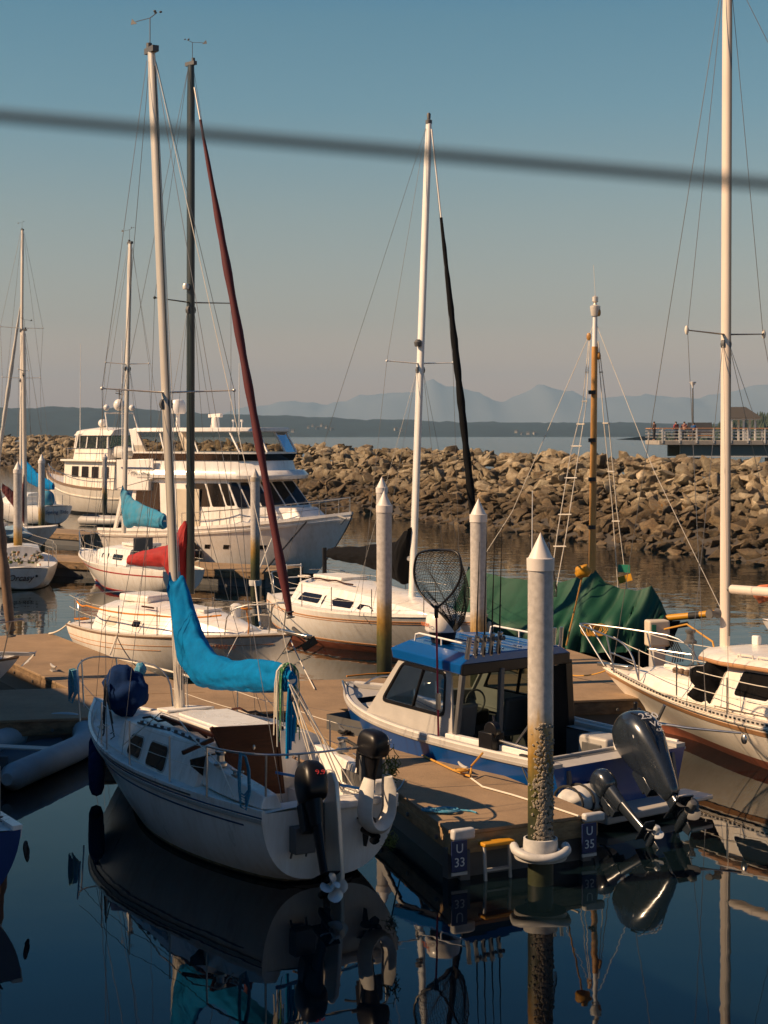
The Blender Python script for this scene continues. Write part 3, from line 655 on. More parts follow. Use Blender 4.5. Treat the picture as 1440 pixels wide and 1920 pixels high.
def rope(label, pts, r, m, name='mooring_line', cat='rope', sag=0.0, group=None, n=6):
    pts = [V(q) for q in pts]; out = []
    for i in range(len(pts) - 1):
        N = 10 if sag else 4
        for k in range(N):
            t = k / N; q = pts[i].lerp(pts[i + 1], t); q.z -= sag * 4 * t * (1 - t); out.append(q)
    out.append(pts[-1])
    o = MB().tube(out, r, n).build(name, M[m], loc=pts[0]); tag(o, label, cat, group); return o
def coil(mb, c, r, turns, tr, seed=1, flat=True, R=None):
    rg = random.Random(seed); pts = []
    for k in range(turns * 14):
        t = 2 * PI * k / 14; a = r * (1 + .22 * noise.noise(V((k * .13, seed, 0)))) * (.6 + .4 * ((k // 14) % 3) / 2)
        q = V((a * math.cos(t), a * .8 * math.sin(t), tr + .03 * (k / (turns * 14)) + .012 * noise.noise(V((k * .3, seed, 5)))))
        pts.append(V(c) + (R @ q if R else q))
    mb.tube(pts, tr, 6); return pts
mb = MB(); q = P(838, 1523, 0.570)
coil(mb, (0, 0, 0), .17, 5, .011, 2); coil(mb, (-.22, .02, 0), .10, 4, .011, 4)
mb.tube([(.1, .1, .012), (.3, .02, .012), (.36, -.08, .012)], .011)
o = mb.build('rope_coil', M['ropeB']); o.location = q; tag(o, 'tangled blue rope lying on the end of the finger dock', 'rope')
# ================================================================ BOAT BUILDING KIT
class Hull:
    def __init__(s, L, B, zs, zb, zm=None, tm=0.42, tw=0.7, rb=0.8, rs=0.0, d=0.35, zk0=0.0, rnd=0.72, pb=2.2, vee=0.0, chine=None, bowfull=0.02, flare=1.35, xoff=0.0):
        s.__dict__.update(locals()); s.zm = zm if zm is not None else min(zs, zb) - .02
    def zsh(s, t):
        a = s.zs; b = s.zm; c = s.zb; tm = .4
        # quadratic through (0,a) (tm,b) (1,c)
        A = ((c - a) - (b - a) / tm) / (1 - tm); Bq = (b - a) / tm - A * tm; return a + Bq * t + A * t * t
    def hb(s, t):
        if t < s.tm: return s.B / 2 * (s.tw + (1 - s.tw) * math.sin(PI / 2 * t / s.tm))
        u = (t - s.tm) / (1 - s.tm); return max(s.bowfull, s.B / 2 * (1 - u ** s.pb))
    def zk(s, t):
        u = max(0.0, min(1.0, t)); base = s.zk0 * (1 - u) ** 2
        return base - s.d * math.sin(PI * min(1, u * 1.02 + .0)) ** .7 * (1 if u < .98 else .6) - (.12 * u)
    def xz(s, t, z):
        zb_ = s.zsh(1.0); q = max(0.0, min(1.2, (zb_ - z) / zb_)); xb = s.L - s.rb * q ** 1.25; x0 = s.xoff + s.rs * max(0, (s.zs - z) / s.zs)
        return x0 + t * (xb - x0)
    def pt(s, t, tau, sg):
        b = s.hb(t); zk = s.zk(t); zh = s.zsh(t); th = tau * PI / 2
        yr = b * math.sin(th) ** s.rnd; zr = zk + (zh - zk) * (1 - math.cos(th) ** 1.15)
        if s.chine:
            c = s.chine
            if tau < .45: yv = b * c * (tau / .45); zv = zk + (zh - zk) * .30 * (tau / .45)
            else: q = (tau - .45) / .55; yv = b * (c + (1 - c) * q ** 1.2); zv = zk + (zh - zk) * (.30 + .70 * q)
        else: yv = b * tau ** s.flare; zv = zk + (zh - zk) * tau
        w_ = max(s.vee, t ** 2.2) if not s.chine else 1.0
        y = yr * (1 - w_) + yv * w_; z = zr * (1 - w_) + zv * w_
        return V((s.xz(t, z), sg * y, z))
    def at(s, t, z, sg, off=0.0):
        lo, hi = 0.0, 1.0
        for _ in range(24):
            m_ = (lo + hi) / 2
            if s.pt(t, m_, sg).z < z: lo = m_
            else: hi = m_
        q = s.pt(t, lo, sg)
        if off:
            e = .01; a = s.pt(min(1, t + e), lo, sg) - s.pt(max(0, t - e), lo, sg); b = s.pt(t, min(1, lo + e), sg) - s.pt(t, max(0, lo - e), sg)
            n = a.cross(b).normalized()
            if n.y * sg < 0: n = -n
            q = q + n * off
        return q
    def build(s, parent, mm, mboot=None, boot=(-9, .06), name='hull', NT=30, K=14):
        mb = MB(); rings = []
        for i in range(NT + 1):
            t = i / NT; t = t if i < NT else 1.0
            ring = [s.pt(t, 1 - k / K, 1) for k in range(K)] + [s.pt(t, k / K, -1) for k in range(K + 1)]
            rings.append(ring)
        n = len(rings[0]); vs = [q for r in rings for q in r]; fs = []; mi = []
        for i in range(NT):
            for j in range(n - 1):
                f = [i * n + j, i * n + j + 1, (i + 1) * n + j + 1, (i + 1) * n + j]; fs.append(f)
        mb.add(vs, fs); mb.add(rings[0], [list(range(n))])
        o = mb.build(name, [mm] + ([mboot] if mboot else []), parent, ang=50)
        if mboot:   # boot top: a painted band below a water level line, cut into the mesh
            bm = bmesh.new(); bm.from_mesh(o.data)
            g = bmesh.ops.bisect_plane(bm, geom=bm.verts[:] + bm.edges[:] + bm.faces[:], plane_co=(0, 0, boot[1]), plane_no=(0, 0, 1))
            for f in bm.faces: f.material_index = 1 if f.calc_center_median().z < boot[1] else 0
            bm.to_mesh(o.data); bm.free()
        return o
    def strip(s, parent, mm, o1, o2, t0=0.0, t1=1.0, off=.006, sides=(1, -1), name='stripe', N=40, z=None):
        mb = MB()
        for sg in sides:
            A = []; Bb = []
            for i in range(N + 1):
                t = t0 + (t1 - t0) * i / N
                z1, z2 = (s.zsh(t) - o1, s.zsh(t) - o2) if z is None else z
                A.append(s.at(t, z1, sg, off)); Bb.append(s.at(t, z2, sg, off))
            A2 = [s.at(t0 + (t1 - t0) * i / N, (s.zsh(t0 + (t1 - t0) * i / N) - o1) if z is None else z[0], sg, -.01) for i in range(N + 1)]
            B2 = [s.at(t0 + (t1 - t0) * i / N, (s.zsh(t0 + (t1 - t0) * i / N) - o2) if z is None else z[1], sg, -.01) for i in range(N + 1)]
            mb.loft([[A2[i], A[i], Bb[i], B2[i]] for i in range(N + 1)])
        return mb.build(name, mm, parent, ang=30)
    def rail(s, parent, mm, t0, t1, w, h, inset=.03, name='toe_rail', sides=(1, -1), N=36, dz=0.0):
        mb = MB()
        for sg in sides:
            rings = []
            for i in range(N + 1):
                t = t0 + (t1 - t0) * i / N; q = s.pt(t, 1, sg); y = max(0.0, abs(q.y) - inset) * sg
                c = V((q.x, y, q.z + dz)); rings.append([c + V((0, -w / 2, 0)), c + V((0, w / 2, 0)), c + V((0, w / 2, h)), c + V((0, -w / 2, h))])
            mb.loft(rings)
        return mb.build(name, mm, parent, ang=30)
    def deck(s, parent, mm, well=None, camber=.05, name='deck', N=36):
        # well: (xa, xb, half width) is left open
        mb = MB(); xs = [s.pt(i / N, 1, 1).x for i in range(N + 1)]
        if well: xs = sorted(set(xs + [well[0], well[1]]))
        def row(x):
            t = max(0, min(1, (x - s.xoff) / (s.L - s.xoff))); b = s.hb(t) ; zz = s.zsh(t)
            wc = min(well[2], b * .9) if well else b * .5
            return [V((x, y, zz + camber * (1 - (y / max(b, .01)) ** 2) - .004)) for y in (-b + .01, -(b + wc) / 2, -wc, 0, wc, (b + wc) / 2, b - .01)]
        for xa, xb in zip(xs, xs[1:]):
            if xb - xa < 1e-5: continue
            a = row(xa); b = row(xb); op = well and xa >= well[0] - 1e-4 and xb <= well[1] + 1e-4
            for j in range(6):
                if op and j in (2, 3): continue
                mb.add([a[j], a[j + 1], b[j + 1], b[j]], [[0, 1, 2, 3]])
        return mb.build(name, mm, parent, ang=30)
def well(parent, mm, x0, x1, hw, zt, zf, seat=None, name='cockpit'):
    mb = MB()
    mb.add([(x0, -hw, zf), (x1, -hw, zf), (x1, hw, zf), (x0, hw, zf), (x0, -hw, zt), (x1, -hw, zt), (x1, hw, zt), (x0, hw, zt)],
           [[0, 1, 2, 3], [0, 4, 5, 1], [1, 5, 6, 2], [2, 6, 7, 3], [3, 7, 4, 0]])
    if seat:
        sw, szz = seat
        for sg in (1, -1): mb.box(((x0 + x1) / 2, sg * (hw - sw / 2 - .002), (zf + szz) / 2 + .002), (x1 - x0 - .01, sw, szz - zf))
    return mb.build(name, mm, parent, smooth=False)
class Trunk:       # cabin: stations (x, half width, z base, z top); rounded shoulders and cambered roof
    def __init__(s, st, inset=.10, rad=.07, camber=.07): s.st = st; s.inset = inset; s.rad = rad; s.camber = camber
    def prm(s, x):
        st = s.st
        for a, b in zip(st, st[1:]):
            if (a[0] - x) * (b[0] - x) <= 0 and a[0] != b[0]:
                t = (x - a[0]) / (b[0] - a[0]); return [a[k] + (b[k] - a[k]) * t for k in range(4)]
        return list(st[0] if abs(x - st[0][0]) < abs(x - st[-1][0]) else st[-1])
    def ring(s, x, hw, zb, zt):
        h = zt - zb; r = min(s.rad, h * .45); i = s.inset * h / .5
        half = [V((x, hw, zb)), V((x, hw - i * .5, zb + (h - r) * .5)), V((x, hw - i, zt - r)), V((x, hw - i - r * .3, zt - r * .3)), V((x, hw - i - r, zt)), V((x, (hw - i - r) * .5, zt + s.camber * .75)), V((x, 0, zt + s.camber))]
        return half + [V((q.x, -q.y, q.z)) for q in half[-2::-1]]
    def build(s, parent, mm, name='cabin', N=5, bevel=0):
        rings = []
        for a, b in zip(s.st, s.st[1:]):
            for k in range(N):
                t = k / N; rings.append(s.ring(*[a[j] + (b[j] - a[j]) * t for j in range(4)]))
        rings.append(s.ring(*s.st[-1]))
        mb = MB().loft(rings); return mb.build(name, mm, parent, ang=38)
    def side(s, x, v, sg, off=0.0):
        _, hw, zb, zt = s.prm(x); h = zt - zb; r = min(s.rad, h * .45); i = s.inset * h / .5
        return V((x, sg * (hw - i * v + off), zb + (h - r) * v + off * .2))
    def top(s, x, y):
        _, hw, zb, zt = s.prm(x); i = s.inset * (zt - zb) / .5; w_ = max(.05, hw - i - s.rad); return V((x, y, zt + s.camber * (1 - min(1, abs(y) / w_) ** 2 * .9)))
    def window(s, parent, x0, x1, v0, v1, sg, r=.06, skew=0.0, skew2=0.0, mg=None, mf=None, fw=.03, name='window'):
        def poly(e, off):
            X0, X1, A, B_ = x0 - e, x1 + e, v0 - e / .45, v1 + e / .45; R = r + e; pts = []
            for cx_, cv, a0 in ((X1 - R, B_ - R / .45, 0), (X0 + R, B_ - R / .45, 90), (X0 + R, A + R / .45, 180), (X1 - R, A + R / .45, 270)):
                for k in range(5):
                    a = math.radians(a0 + k * 22.5); x = cx_ + R * math.cos(a); v = cv + R / .45 * math.sin(a)
                    u = (v - v0) / max(.01, v1 - v0); x += (skew * (1 - (x - x0) / (x1 - x0)) + skew2 * (x - x0) / (x1 - x0)) * u
                    pts.append(s.side(x, v, sg, off))
            return pts
        f = None
        if mf is not None:
            mb = MB(); a = poly(fw, .010); b = poly(fw, -.03); mb.loft([b, a]); f = mb.build(name, mf, parent, ang=30)
            mb = MB(); mb.loft([poly(0, -.02), poly(0, .014)]); mb.build('pane', mg, f, ang=30)
        else:
            mb = MB(); mb.loft([poly(0, -.02), poly(0, .006)]); f = mb.build(name, mg, parent, ang=30)
        return f
class House:       # superstructure: plan polygon at zb and at zt
    def __init__(s, p0, p1): s.a = [V(q) for q in p0]; s.b = [V(q) for q in p1]
    def build(s, parent, mm, name='deckhouse', top=True, bevel=.03): return MB().loft([s.a, s.b], c0=False, c1=top).build(name, mm, parent, smooth=False, bevel=bevel)
    def pt(s, i, u, v, off=0.0):
        n = len(s.a); j = (i + 1) % n; A = s.a[i].lerp(s.a[j], u); B_ = s.b[i].lerp(s.b[j], u); q = A.lerp(B_, v)
        nn = (s.a[j] - s.a[i]).cross(s.b[i] - s.a[i]); 
        if nn.length < 1e-6: return q
        nn.normalize(); c = sum(s.a, V((0, 0, 0))) / n
        if nn.dot(q - c) < 0: nn = -nn
        return q + nn * off
    def window(s, parent, i, u0, u1, v0, v1, mg, mf=None, fw=.04, name='window', r=.06):
        W = (s.pt(i, 1, 0) - s.pt(i, 0, 0)).length; Hh = (s.pt(i, 0, 1) - s.pt(i, 0, 0)).length
        def poly(e, off):
            ru = min((r + e) / W, (u1 - u0) * .45); rv = min((r + e) / Hh, (v1 - v0) * .45); eu = e / W; ev = e / Hh; pts = []
            for cu, cv, a0 in ((u1 + eu - ru, v1 + ev - rv, 0), (u0 - eu + ru, v1 + ev - rv, 90), (u0 - eu + ru, v0 - ev + rv, 180), (u1 + eu - ru, v0 - ev + rv, 270)):
                for k in range(4):
                    a = math.radians(a0 + k * 30); pts.append(s.pt(i, cu + ru * math.cos(a), cv + rv * math.sin(a), off))
            return pts
        if mf is not None:
            f = MB().loft([poly(fw, -.02), poly(fw, .012)]).build(name, mf, parent, ang=30)
            MB().loft([poly(0, -.01), poly(0, .018)]).build('pane', mg, f, ang=30)
        else: f = MB().loft([poly(0, -.02), poly(0, .008)]).build(name, mg, parent, ang=30)
        return f
def stanchions(b, hull, ts, h=.6, r=.012, sides=(1, -1), wires=(.58, .32), m='ss', inset=.05, wr=.004, ends=None):
    for sg in sides:
        tops = []
        for t in ts:
            q = hull.pt(t, 1, sg); q.y -= sg * inset * (1 if abs(q.y) > .1 else 0)
            MB().tube([q - V((0, 0, .02)), q + V((0, 0, h))], r, 8).lathe([(.035, 0), (.03, .03), (.015, .04)], q, n=8).build('stanchion', M[m], b)
            tops.append(q)
        if ends: tops = [V((ends[0][0], sg * ends[0][1], ends[0][2]))] + tops + [V((ends[1][0], sg * ends[1][1], ends[1][2]))]
        for w_ in wires:
            pts = []
            for i, q in enumerate(tops):
                pts.append(q + V((0, 0, w_)))
                if i < len(tops) - 1:
                    for k in (1, 2, 3):
                        p_ = q.lerp(tops[i + 1], k / 4) + V((0, 0, w_ - .012 * (1 if k != 2 else 1.4))); pts.append(p_)
            MB().tube(pts, wr, 5).build('lifeline', M['wirel'], b)
def winch(parent, q, s=1.0, m='ss'):
    MB().lathe([(.055 * s, 0), (.055 * s, .02 * s), (.035 * s, .035 * s), (.03 * s, .08 * s), (.045 * s, .10 * s), (.045 * s, .115 * s), (.018 * s, .12 * s), (0, .125 * s)], q, n=20).build('winch', M[m], parent)
def rig(fr, b, base, top, r, m, spreads=(), bow=None, stern=None, chain=None, wm='wire', wr=.004, sq=(1.25, .9), ly=0.0, head=True, inner=True, forestay=True, sweep=0.0, tp=None, hw=None):
    p = fr.on(base[0], base[1], ly) if len(base) == 2 else V(base)
    t = fr.onx(top[0], top[1], p.x) if tp is None else V(tp)
    def at(z): return p.lerp(t, (z - p.z) / (t.z - p.z))
    MB().tube([p, p.lerp(t, .5), p.lerp(t, .93), t], [r, r, r * .97, r * .8], 16, sq=(sq[1], sq[0]), up=(0, 1, 0)).build('mast', M[m], b, ang=60)
    sail = MB().tube([at(p.z + .3) + V((-r * sq[0], 0, 0)), at(t.z - .2) + V((-r * sq[0] * .9, 0, 0))], r * .22, 6); sail.build('sail_track', M['greyd'], b)
    sh = []
    for zz, hwid in spreads:
        c = at(zz)
        for sg in (1, -1):
            e = c + V((-sweep, sg * hwid, .04)); mb = MB(); mb.tube([c, e], [r * .32, r * .22], 8, sq=(.6, 1.4)); mb.ball(e, r * .38, 6); mb.build('spreader', M[m if m != 'cream' else 'wire'], b)
        MB().tube([c + V((-r * .5, 0, -.16)), c + V((r * .5, 0, -.16))], r * 1.35, 12).build('spreader_bracket', M['greyd'], b)
    if chain:
        cx, cy, cz = chain
        for sg in (1, -1):
            pts = [t + V((0, sg * r, -.12))] + [at(zz) + V((-sweep, sg * hwid, .04)) for zz, hwid in sorted(spreads, reverse=True)] + [V((cx, sg * cy, cz))]
            MB().tube(pts, wr, 5).build('shroud', M[wm], b)
            if spreads and inner:
                for dx in (.45, -.45): MB().tube([at(spreads[-1][0] - .15) + V((0, sg * r, 0)), V((cx + dx, sg * (cy - .03), cz))], wr * .9, 5).build('shroud', M[wm], b)
            tb = V((cx, sg * cy, cz)); d = (pts[-2] - tb).normalized(); MB().tube([tb, tb + d * .28], .011, 6).build('turnbuckle', M['ss'], b)
    if bow is not None and forestay: MB().tube([t + V((r, 0, -.1)), V(bow)], wr, 5).build('forestay', M[wm], b)
    if stern is not None: MB().tube([t + V((-r, 0, -.02)), V(stern)], wr, 5).build('backstay', M[wm], b)
    if head:
        mb = MB(); mb.box(t + V((0, 0, .03)), (.30, .09, .08)); mb.lathe([(.04, .05), (.04, .14), (.0, .15)], t + V((.08, 0, 0)), n=10); mb.build('masthead_fitting', M['greyd'], b)
        mb = MB(); q = t + V((.05, 0, .06)); mb.tube([q, q + V((.0, 0, .42))], .007, 5); a = q + V((0, 0, .42)); mb.tube([a, a + V((.22, .12, -.02))], .005, 5); mb.tube([a, a + V((-.1, -.06, .06))], .006, 5)
        for k in range(3):
            th = k * 2.1; mb.ball(a + V((-.1 + .05 * math.cos(th), -.06 + .05 * math.sin(th), .07)), (.022, .022, .016), 4)
        mb.prism([a + V((.20, .11, -.05)), a + V((.30, .16, -.05)), a + V((.28, .15, .03))], (.002, -.004, 0)); mb.build('wind_vane', M['greyd'], b)
    return p, t, at
def furled(b, a, c, r, m, name='furled_jib', drum=True, bare=.10, bend=0.0, twist=9):
    a = V(a); c = V(c); pts = []; rad = []; N = 46
    for i in range(N + 1):
        u = i / N; q = a.lerp(c, u); q.z -= bend * math.sin(PI * u); q.x -= 0
        w_ = 1.0 + .18 * math.sin(u * twist * 2 * PI) * .6 + .16 * noise.noise(V((u * 16, 1, a.x)))
        k = 0 if u < bare else 1
        rad.append((.018 if u < bare else r * w_ * min(1, .35 + (u - bare) * 2.2)) if u < .985 else r * .6); pts.append(q)
    ib = next(i for i in range(N + 1) if i / N >= bare)
    MB().tube(pts[ib:], rad[ib:], 10).build(name, M[m], b, ang=60)
    MB().tube(pts[:ib + 1], .02, 8).build('furler_foil', M['alu'], b)
    if drum:
        d = (a - c).normalized(); R = d.to_track_quat('Z', 'Y').to_matrix()
        MB().lathe([(.09, 0), (.09, .02), (.05, .03), (.05, .10), (.09, .11), (.09, .13)], c - d * .06, R, 14).build('furler_drum', M['greyd'], b)
def cover(b, sect, m, name='sail_cover', ties=(), amp=.03, seed=1, NS=110, NR=44):
    # sect: (centre, half width across, half height, up vector tilt) along the boom; folds computed per vertex
    K = len(sect); rings = []
    for i in range(NS + 1):
        u = i / NS * (K - 1); k = min(K - 2, int(u)); f = u - k; f_ = f * f * (3 - 2 * f)
        A, B_ = sect[k], sect[k + 1]
        c = V(A[0]).lerp(V(B_[0]), f); w_ = A[1] + (B_[1] - A[1]) * f_; h = A[2] + (B_[2] - A[2]) * f_
        ring = []
        for j in range(NR):
            t = 2 * PI * j / NR; cy = math.cos(t); sz2 = math.sin(t)
            n1 = noise.noise(V((i * .22 + seed * 9, cy * 1.4, sz2 * 1.4))); n2 = noise.noise(V((i * .10 - j * .05, cy * 2.6 + seed, sz2 * 2.6 + i * .12)))
            n3 = abs(noise.noise(V((i * .35, cy * 3.2 + i * .08 + seed, sz2 * 3.0)))) 
            s_ = i / NS * 40
            n1 = noise.noise(V((s_ * .22 + seed * 9, cy * 1.4, sz2 * 1.4))); n2 = noise.noise(V((s_ * .16 - cy * 1.6, cy * 1.2 + seed, sz2 * 1.2 + s_ * .10)))
            n3 = 1 - abs(noise.noise(V((s_ * .42 + sz2 * 1.5, seed * 3.1, cy * .9)))) * 3.2; n3 = max(0, n3) ** 2
            n4 = 1 - abs(noise.noise(V((s_ * .16 - sz2 * 2.2, seed * 5.7 + 4, cy * 1.3)))) * 3.5; n4 = max(0, n4) ** 2
            pin = sum(math.exp(-((i / NS - p0_) / .012) ** 2) for p0_ in (.34, .46, .58, .70, .82, .92))
            k_ = 1 - .13 * pin * (.4 + .6 * abs(sz2)) + (amp * 5) * n1 * .5 + (amp * 5) * n2 * .6 - amp * 1.5 * n3 - amp * 1.6 * n4
            wy = w_ * (abs(cy) ** .9) * (1 if cy > 0 else -1) * (1.0 - .35 * max(0, sz2))
            ring.append(c + V((0, wy * k_, h * sz2 * (1 + .25 * (k_ - 1)))))
        rings.append(ring)
    o = MB().loft(rings).build(name, M[m], b, ang=75)
    return o
def propeller(parent, T, R_=.13, blades=3, m='plas'):
    mb = MB(); mb.lathe([(.0, -.07), (.035, -.05), (.042, .05), (.03, .08), (0.0, .085)], n=16); mb.build  # hub
    for k in range(blades):
        a = 2 * PI * k / blades; R = Matrix.Rotation(a, 3, 'Z'); rings = []
        for i in range(7):
            r_ = .03 + (R_ - .03) * i / 6; wd_ = R_ * .52 * math.sin(PI * (.16 + .80 * i / 6)) ** .7; pit = math.radians(52 - 30 * i / 6)
            ring = []
            for j in range(6):
                q = -1 + 2 * j / 5; ring.append(R @ V((r_ + 0, q * wd_ * math.cos(pit), q * wd_ * math.sin(pit) + .003)))
            for j in range(5, -1, -1):
                q = -1 + 2 * j / 5; ring.append(R @ V((r_ + 0, q * wd_ * math.cos(pit), q * wd_ * math.sin(pit) - .003)))
            rings.append(ring)
        mb.loft(rings)
    mb.xf(T); return mb.build('propeller', M[m], parent, ang=35)
def outboard(b, T, s, mcowl, mleg, mprop='plas', blades=3, tiller=True, deco=None, cowl_shape=None, leg=1.0, name='outboard_motor', ex=.75, pr=.125):
    # own axes: z up the leg, +x aft; origin at the clamp; T places it in the boat
    def X(mb): return mb.xf(T @ Matrix.Diagonal((s, s, s, 1)))
    mb = MB()
    mb.tube([(0.06, 0, .12), (.06, 0, -.15)], [.11, .075], 14, sq=(1.2, .8), up=(1, 0, 0))
    rings = []
    for z, a, w_ in ((-.12, .085, .05), (-.35, .075, .038), (-.62 * leg, .07, .03), (-.72 * leg, .09, .03)):
        rings.append([V((.07 + a * math.cos(t), w_ * math.sin(t), z)) for t in [2 * PI * k / 14 for k in range(14)]])
    mb.loft(rings)
    mb.prism([(-.03, -.11, -.66 * leg), (.27, -.08, -.66 * leg), (.27, .08, -.66 * leg), (-.03, .11, -.66 * leg)], (0, 0, .014))
    mb.tube([(-.10, 0, -.80 * leg), (-.05, 0, -.80 * leg), (.08, 0, -.80 * leg), (.20, 0, -.80 * leg)], [.012, .04, .05, .034], 12)
    mb.prism([(-.02, -.006, -.83 * leg), (.12, -.006, -.83 * leg), (.09, -.006, -.98 * leg), (.03, -.006, -.99 * leg)], (0, .012, 0))
    mb.box((-.06, 0, -.02), (.10, .20, .30)); mb.box((-.13, .07, .02), (.06, .03, .24)); mb.box((-.13, -.07, .02), (.06, .03, .24))
    o = X(mb).build(name, mleg, b, ang=40, bevel=.006 * s)
    cs = cowl_shape or [(.10, .15, .11, 0.05), (.16, .185, .13, .06), (.30, .20, .14, .07), (.42, .185, .13, .07), (.50, .14, .10, .06), (.54, .07, .05, .05)]
    rings = []
    for z, a, w_, xo in cs:
        rings.append([V((xo + a * (abs(math.cos(t)) ** ex) * (1 if math.cos(t) > 0 else -1), w_ * (abs(math.sin(t)) ** ex) * (1 if math.sin(t) > 0 else -1), z)) for t in [2 * PI * k / 28 for k in range(28)]])
    mb = MB().loft(rings); c = X(mb).build('cowling', mcowl, o, ang=50)
    sub = c.modifiers.new('s', 'SUBSURF'); sub.levels = 1; sub.render_levels = 1
    propeller(o, T @ Matrix.Diagonal((s, s, s, 1)) @ Matrix.Translation((.235, 0, -.80 * leg)) @ Matrix.Rotation(PI / 2, 4, 'Y'), pr, blades, mprop)
    if tiller:
        mb = MB(); mb.tube([(-.12, 0, .10), (-.34, .02, .14), (-.52, .03, .15)], [.026, .022, .024], 8); X(mb).build('tiller_handle', M['rubber'], o)
    return o
def cone_pts(): pass
# ================================================================ FOREGROUND SAILBOAT
fa_ = Frame((622, 1655, 0), (178, 1318, 1.05))
A = empty('sailboat', fa_.o, fa_.h, 'nearest white sloop with turquoise sail cover and black outboard on its shaded stern', 'sailboat')
hA = Hull(7.46, 2.45, .90, 1.10, .90, tw=.74, rb=1.0, rs=.10, d=.42, zk0=.05, rnd=.62, pb=2.0)
hA.build(A, M['gel'], M['bottom_dark'], (-9, .03))
hA.deck(A, M['deckw'], (0.30, 1.78, .56), camber=.05)
well(A, M['deckw'], .30, 1.78, .56, .915, .42, (.20, .74))
hA.strip(A, M['scum'], 0, 0, 0, .985, .003, name='waterline_scum', z=(.062, .028))
hA.rail(A, M['gel'], 0.0, 1.0, .045, .035, .02, 'toe_rail')
hA.strip(A, M['greypaint'], .075, .115, 0, 1, .018, name='rub_rail')
hA.strip(A, M['blueline'], .045, .060, 0, 1, .008, name='sheer_stripe')
hA.strip(A, M['blueline'], .175, .195, .05, 1, .004, name='sheer_stripe')
tA_ = Trunk([(1.72, .96, .88, 1.40), (2.8, 1.02, .88, 1.41), (4.1, .93, .91, 1.35), (4.7, .76, .96, 1.27), (5.0, .58, 1.0, 1.06)], inset=.14, rad=.10, camber=.09)
tA_.build(A, M['gel'], 'cabin')
for sg in (1, -1):
    tA_.window(A, 3.44, 3.92, .16, .82, sg, .06, .04, .0, M['glass'], M['greypaint'], .022)
    tA_.window(A, 2.58, 3.18, .14, .82, sg, .06, .04, .0, M['glass'], M['greypaint'], .022)
# aft bulkhead: sliding hatch boards, bulkhead window, hatch slides
def ox(px, py, x=1.70): return fa_.onx(px, py, x)
bc = [ox(398, 1363), ox(513, 1357), ox(526, 1487), ox(457, 1490)]
MB().prism(bc, (-.035, 0, 0)).build('companionway_board', M['teak'], A, smooth=False, bevel=.006)
mb = MB(); mb.bar(bc[0] + V((-.02, .02, 0)), bc[3] + V((-.02, .02, 0)), .05, .05, up=(1, 0, 0)); mb.bar(bc[1] + V((-.02, -.02, 0)), bc[2] + V((-.02, -.02, 0)), .05, .05, up=(1, 0, 0))
mb.bar(ox(342, 1412, 1.69), ox(400, 1386, 1.69), .05, .05, up=(1, 0, 0)); mb.build('companionway_frame', M['teak'], A, bevel=.006)
MB().ball((1.61, .20, 1.33), (.02, .02, .035), 6).build('board_latch', M['ss'], A)
mb = MB(); mb.prism([ox(356, 1424), ox(402, 1412), ox(423, 1464), ox(398, 1470), ox(357, 1436)], (-.02, 0, 0)); mb.build('bulkhead_window', M['glass'], A, smooth=False)
mb = MB(); mb.box((2.50, .18, 1.52), (1.55, .84, .04)); mb.box((2.50, .18, 1.548), (1.36, .66, .02)); mb.build('sliding_hatch', M['gel'], A, bevel=.02, seg=3)
for y in (-.30, .66): MB().bar((1.8, y, 1.49), (3.4, y, 1.49), .045, .05).build('hatch_rail', M['teak'], A, bevel=.008)
mb = MB()
for sg in (1, -1):
    pts = [tA_.top(x, sg * .66) + V((0, 0, .012 if k % 2 == 0 else .05)) for k, x in enumerate([2.0, 2.25, 2.5, 2.75, 3.0, 3.25, 3.5, 3.75, 4.0])]
    mb = MB(); mb.tube(pts, .016, 6); mb.build('handrail', M['teak'], A)
MB().prism([tA_.top(3.9, .35) + V((0, 0, .01)), tA_.top(3.9, -.35) + V((0, 0, .01)), tA_.top(4.5, -.25) + V((0, 0, .01)), tA_.top(4.5, .25) + V((0, 0, .01))], (0, 0, .03)).build('forehatch', M['deckw'], A, bevel=.01)
# cockpit coamings
for sg in (1, -1):
    mb = MB(); rings = []
    for i in range(9):
        x = .10 + 1.62 * i / 8; y = sg * (.70 + .05 * math.sin(PI * i / 8)); h = .14 + .20 * (i / 8) ** .8
        rings.append([V((x, y + sg * .17, .93)), V((x, y + sg * .12, .93 + h)), V((x, y - sg * .04, .94 + h)), V((x, y - sg * .12, .90))])
    mb.loft(rings); mb.build('coaming', M['gel'], A, bevel=.015)
    winch(A, V((1.22, sg * .84, 1.24)), 1.5)
    cleat(V((.78, sg * .84, 1.19)), .1, 1.0, parent=A, mm='ss')
mb = MB(); mb.prism([(.15, -.60, .96), (.80, -.62, .96), (.80, -.60, 1.13), (.30, -.60, 1.13)], (0, .02, 0)); mb.build('coaming_pocket', M['greyd'], A, smooth=False)
for sg in (1, -1): cleat(V((.22, sg * .80, .95)), .2, .8, parent=A, mm='ss')
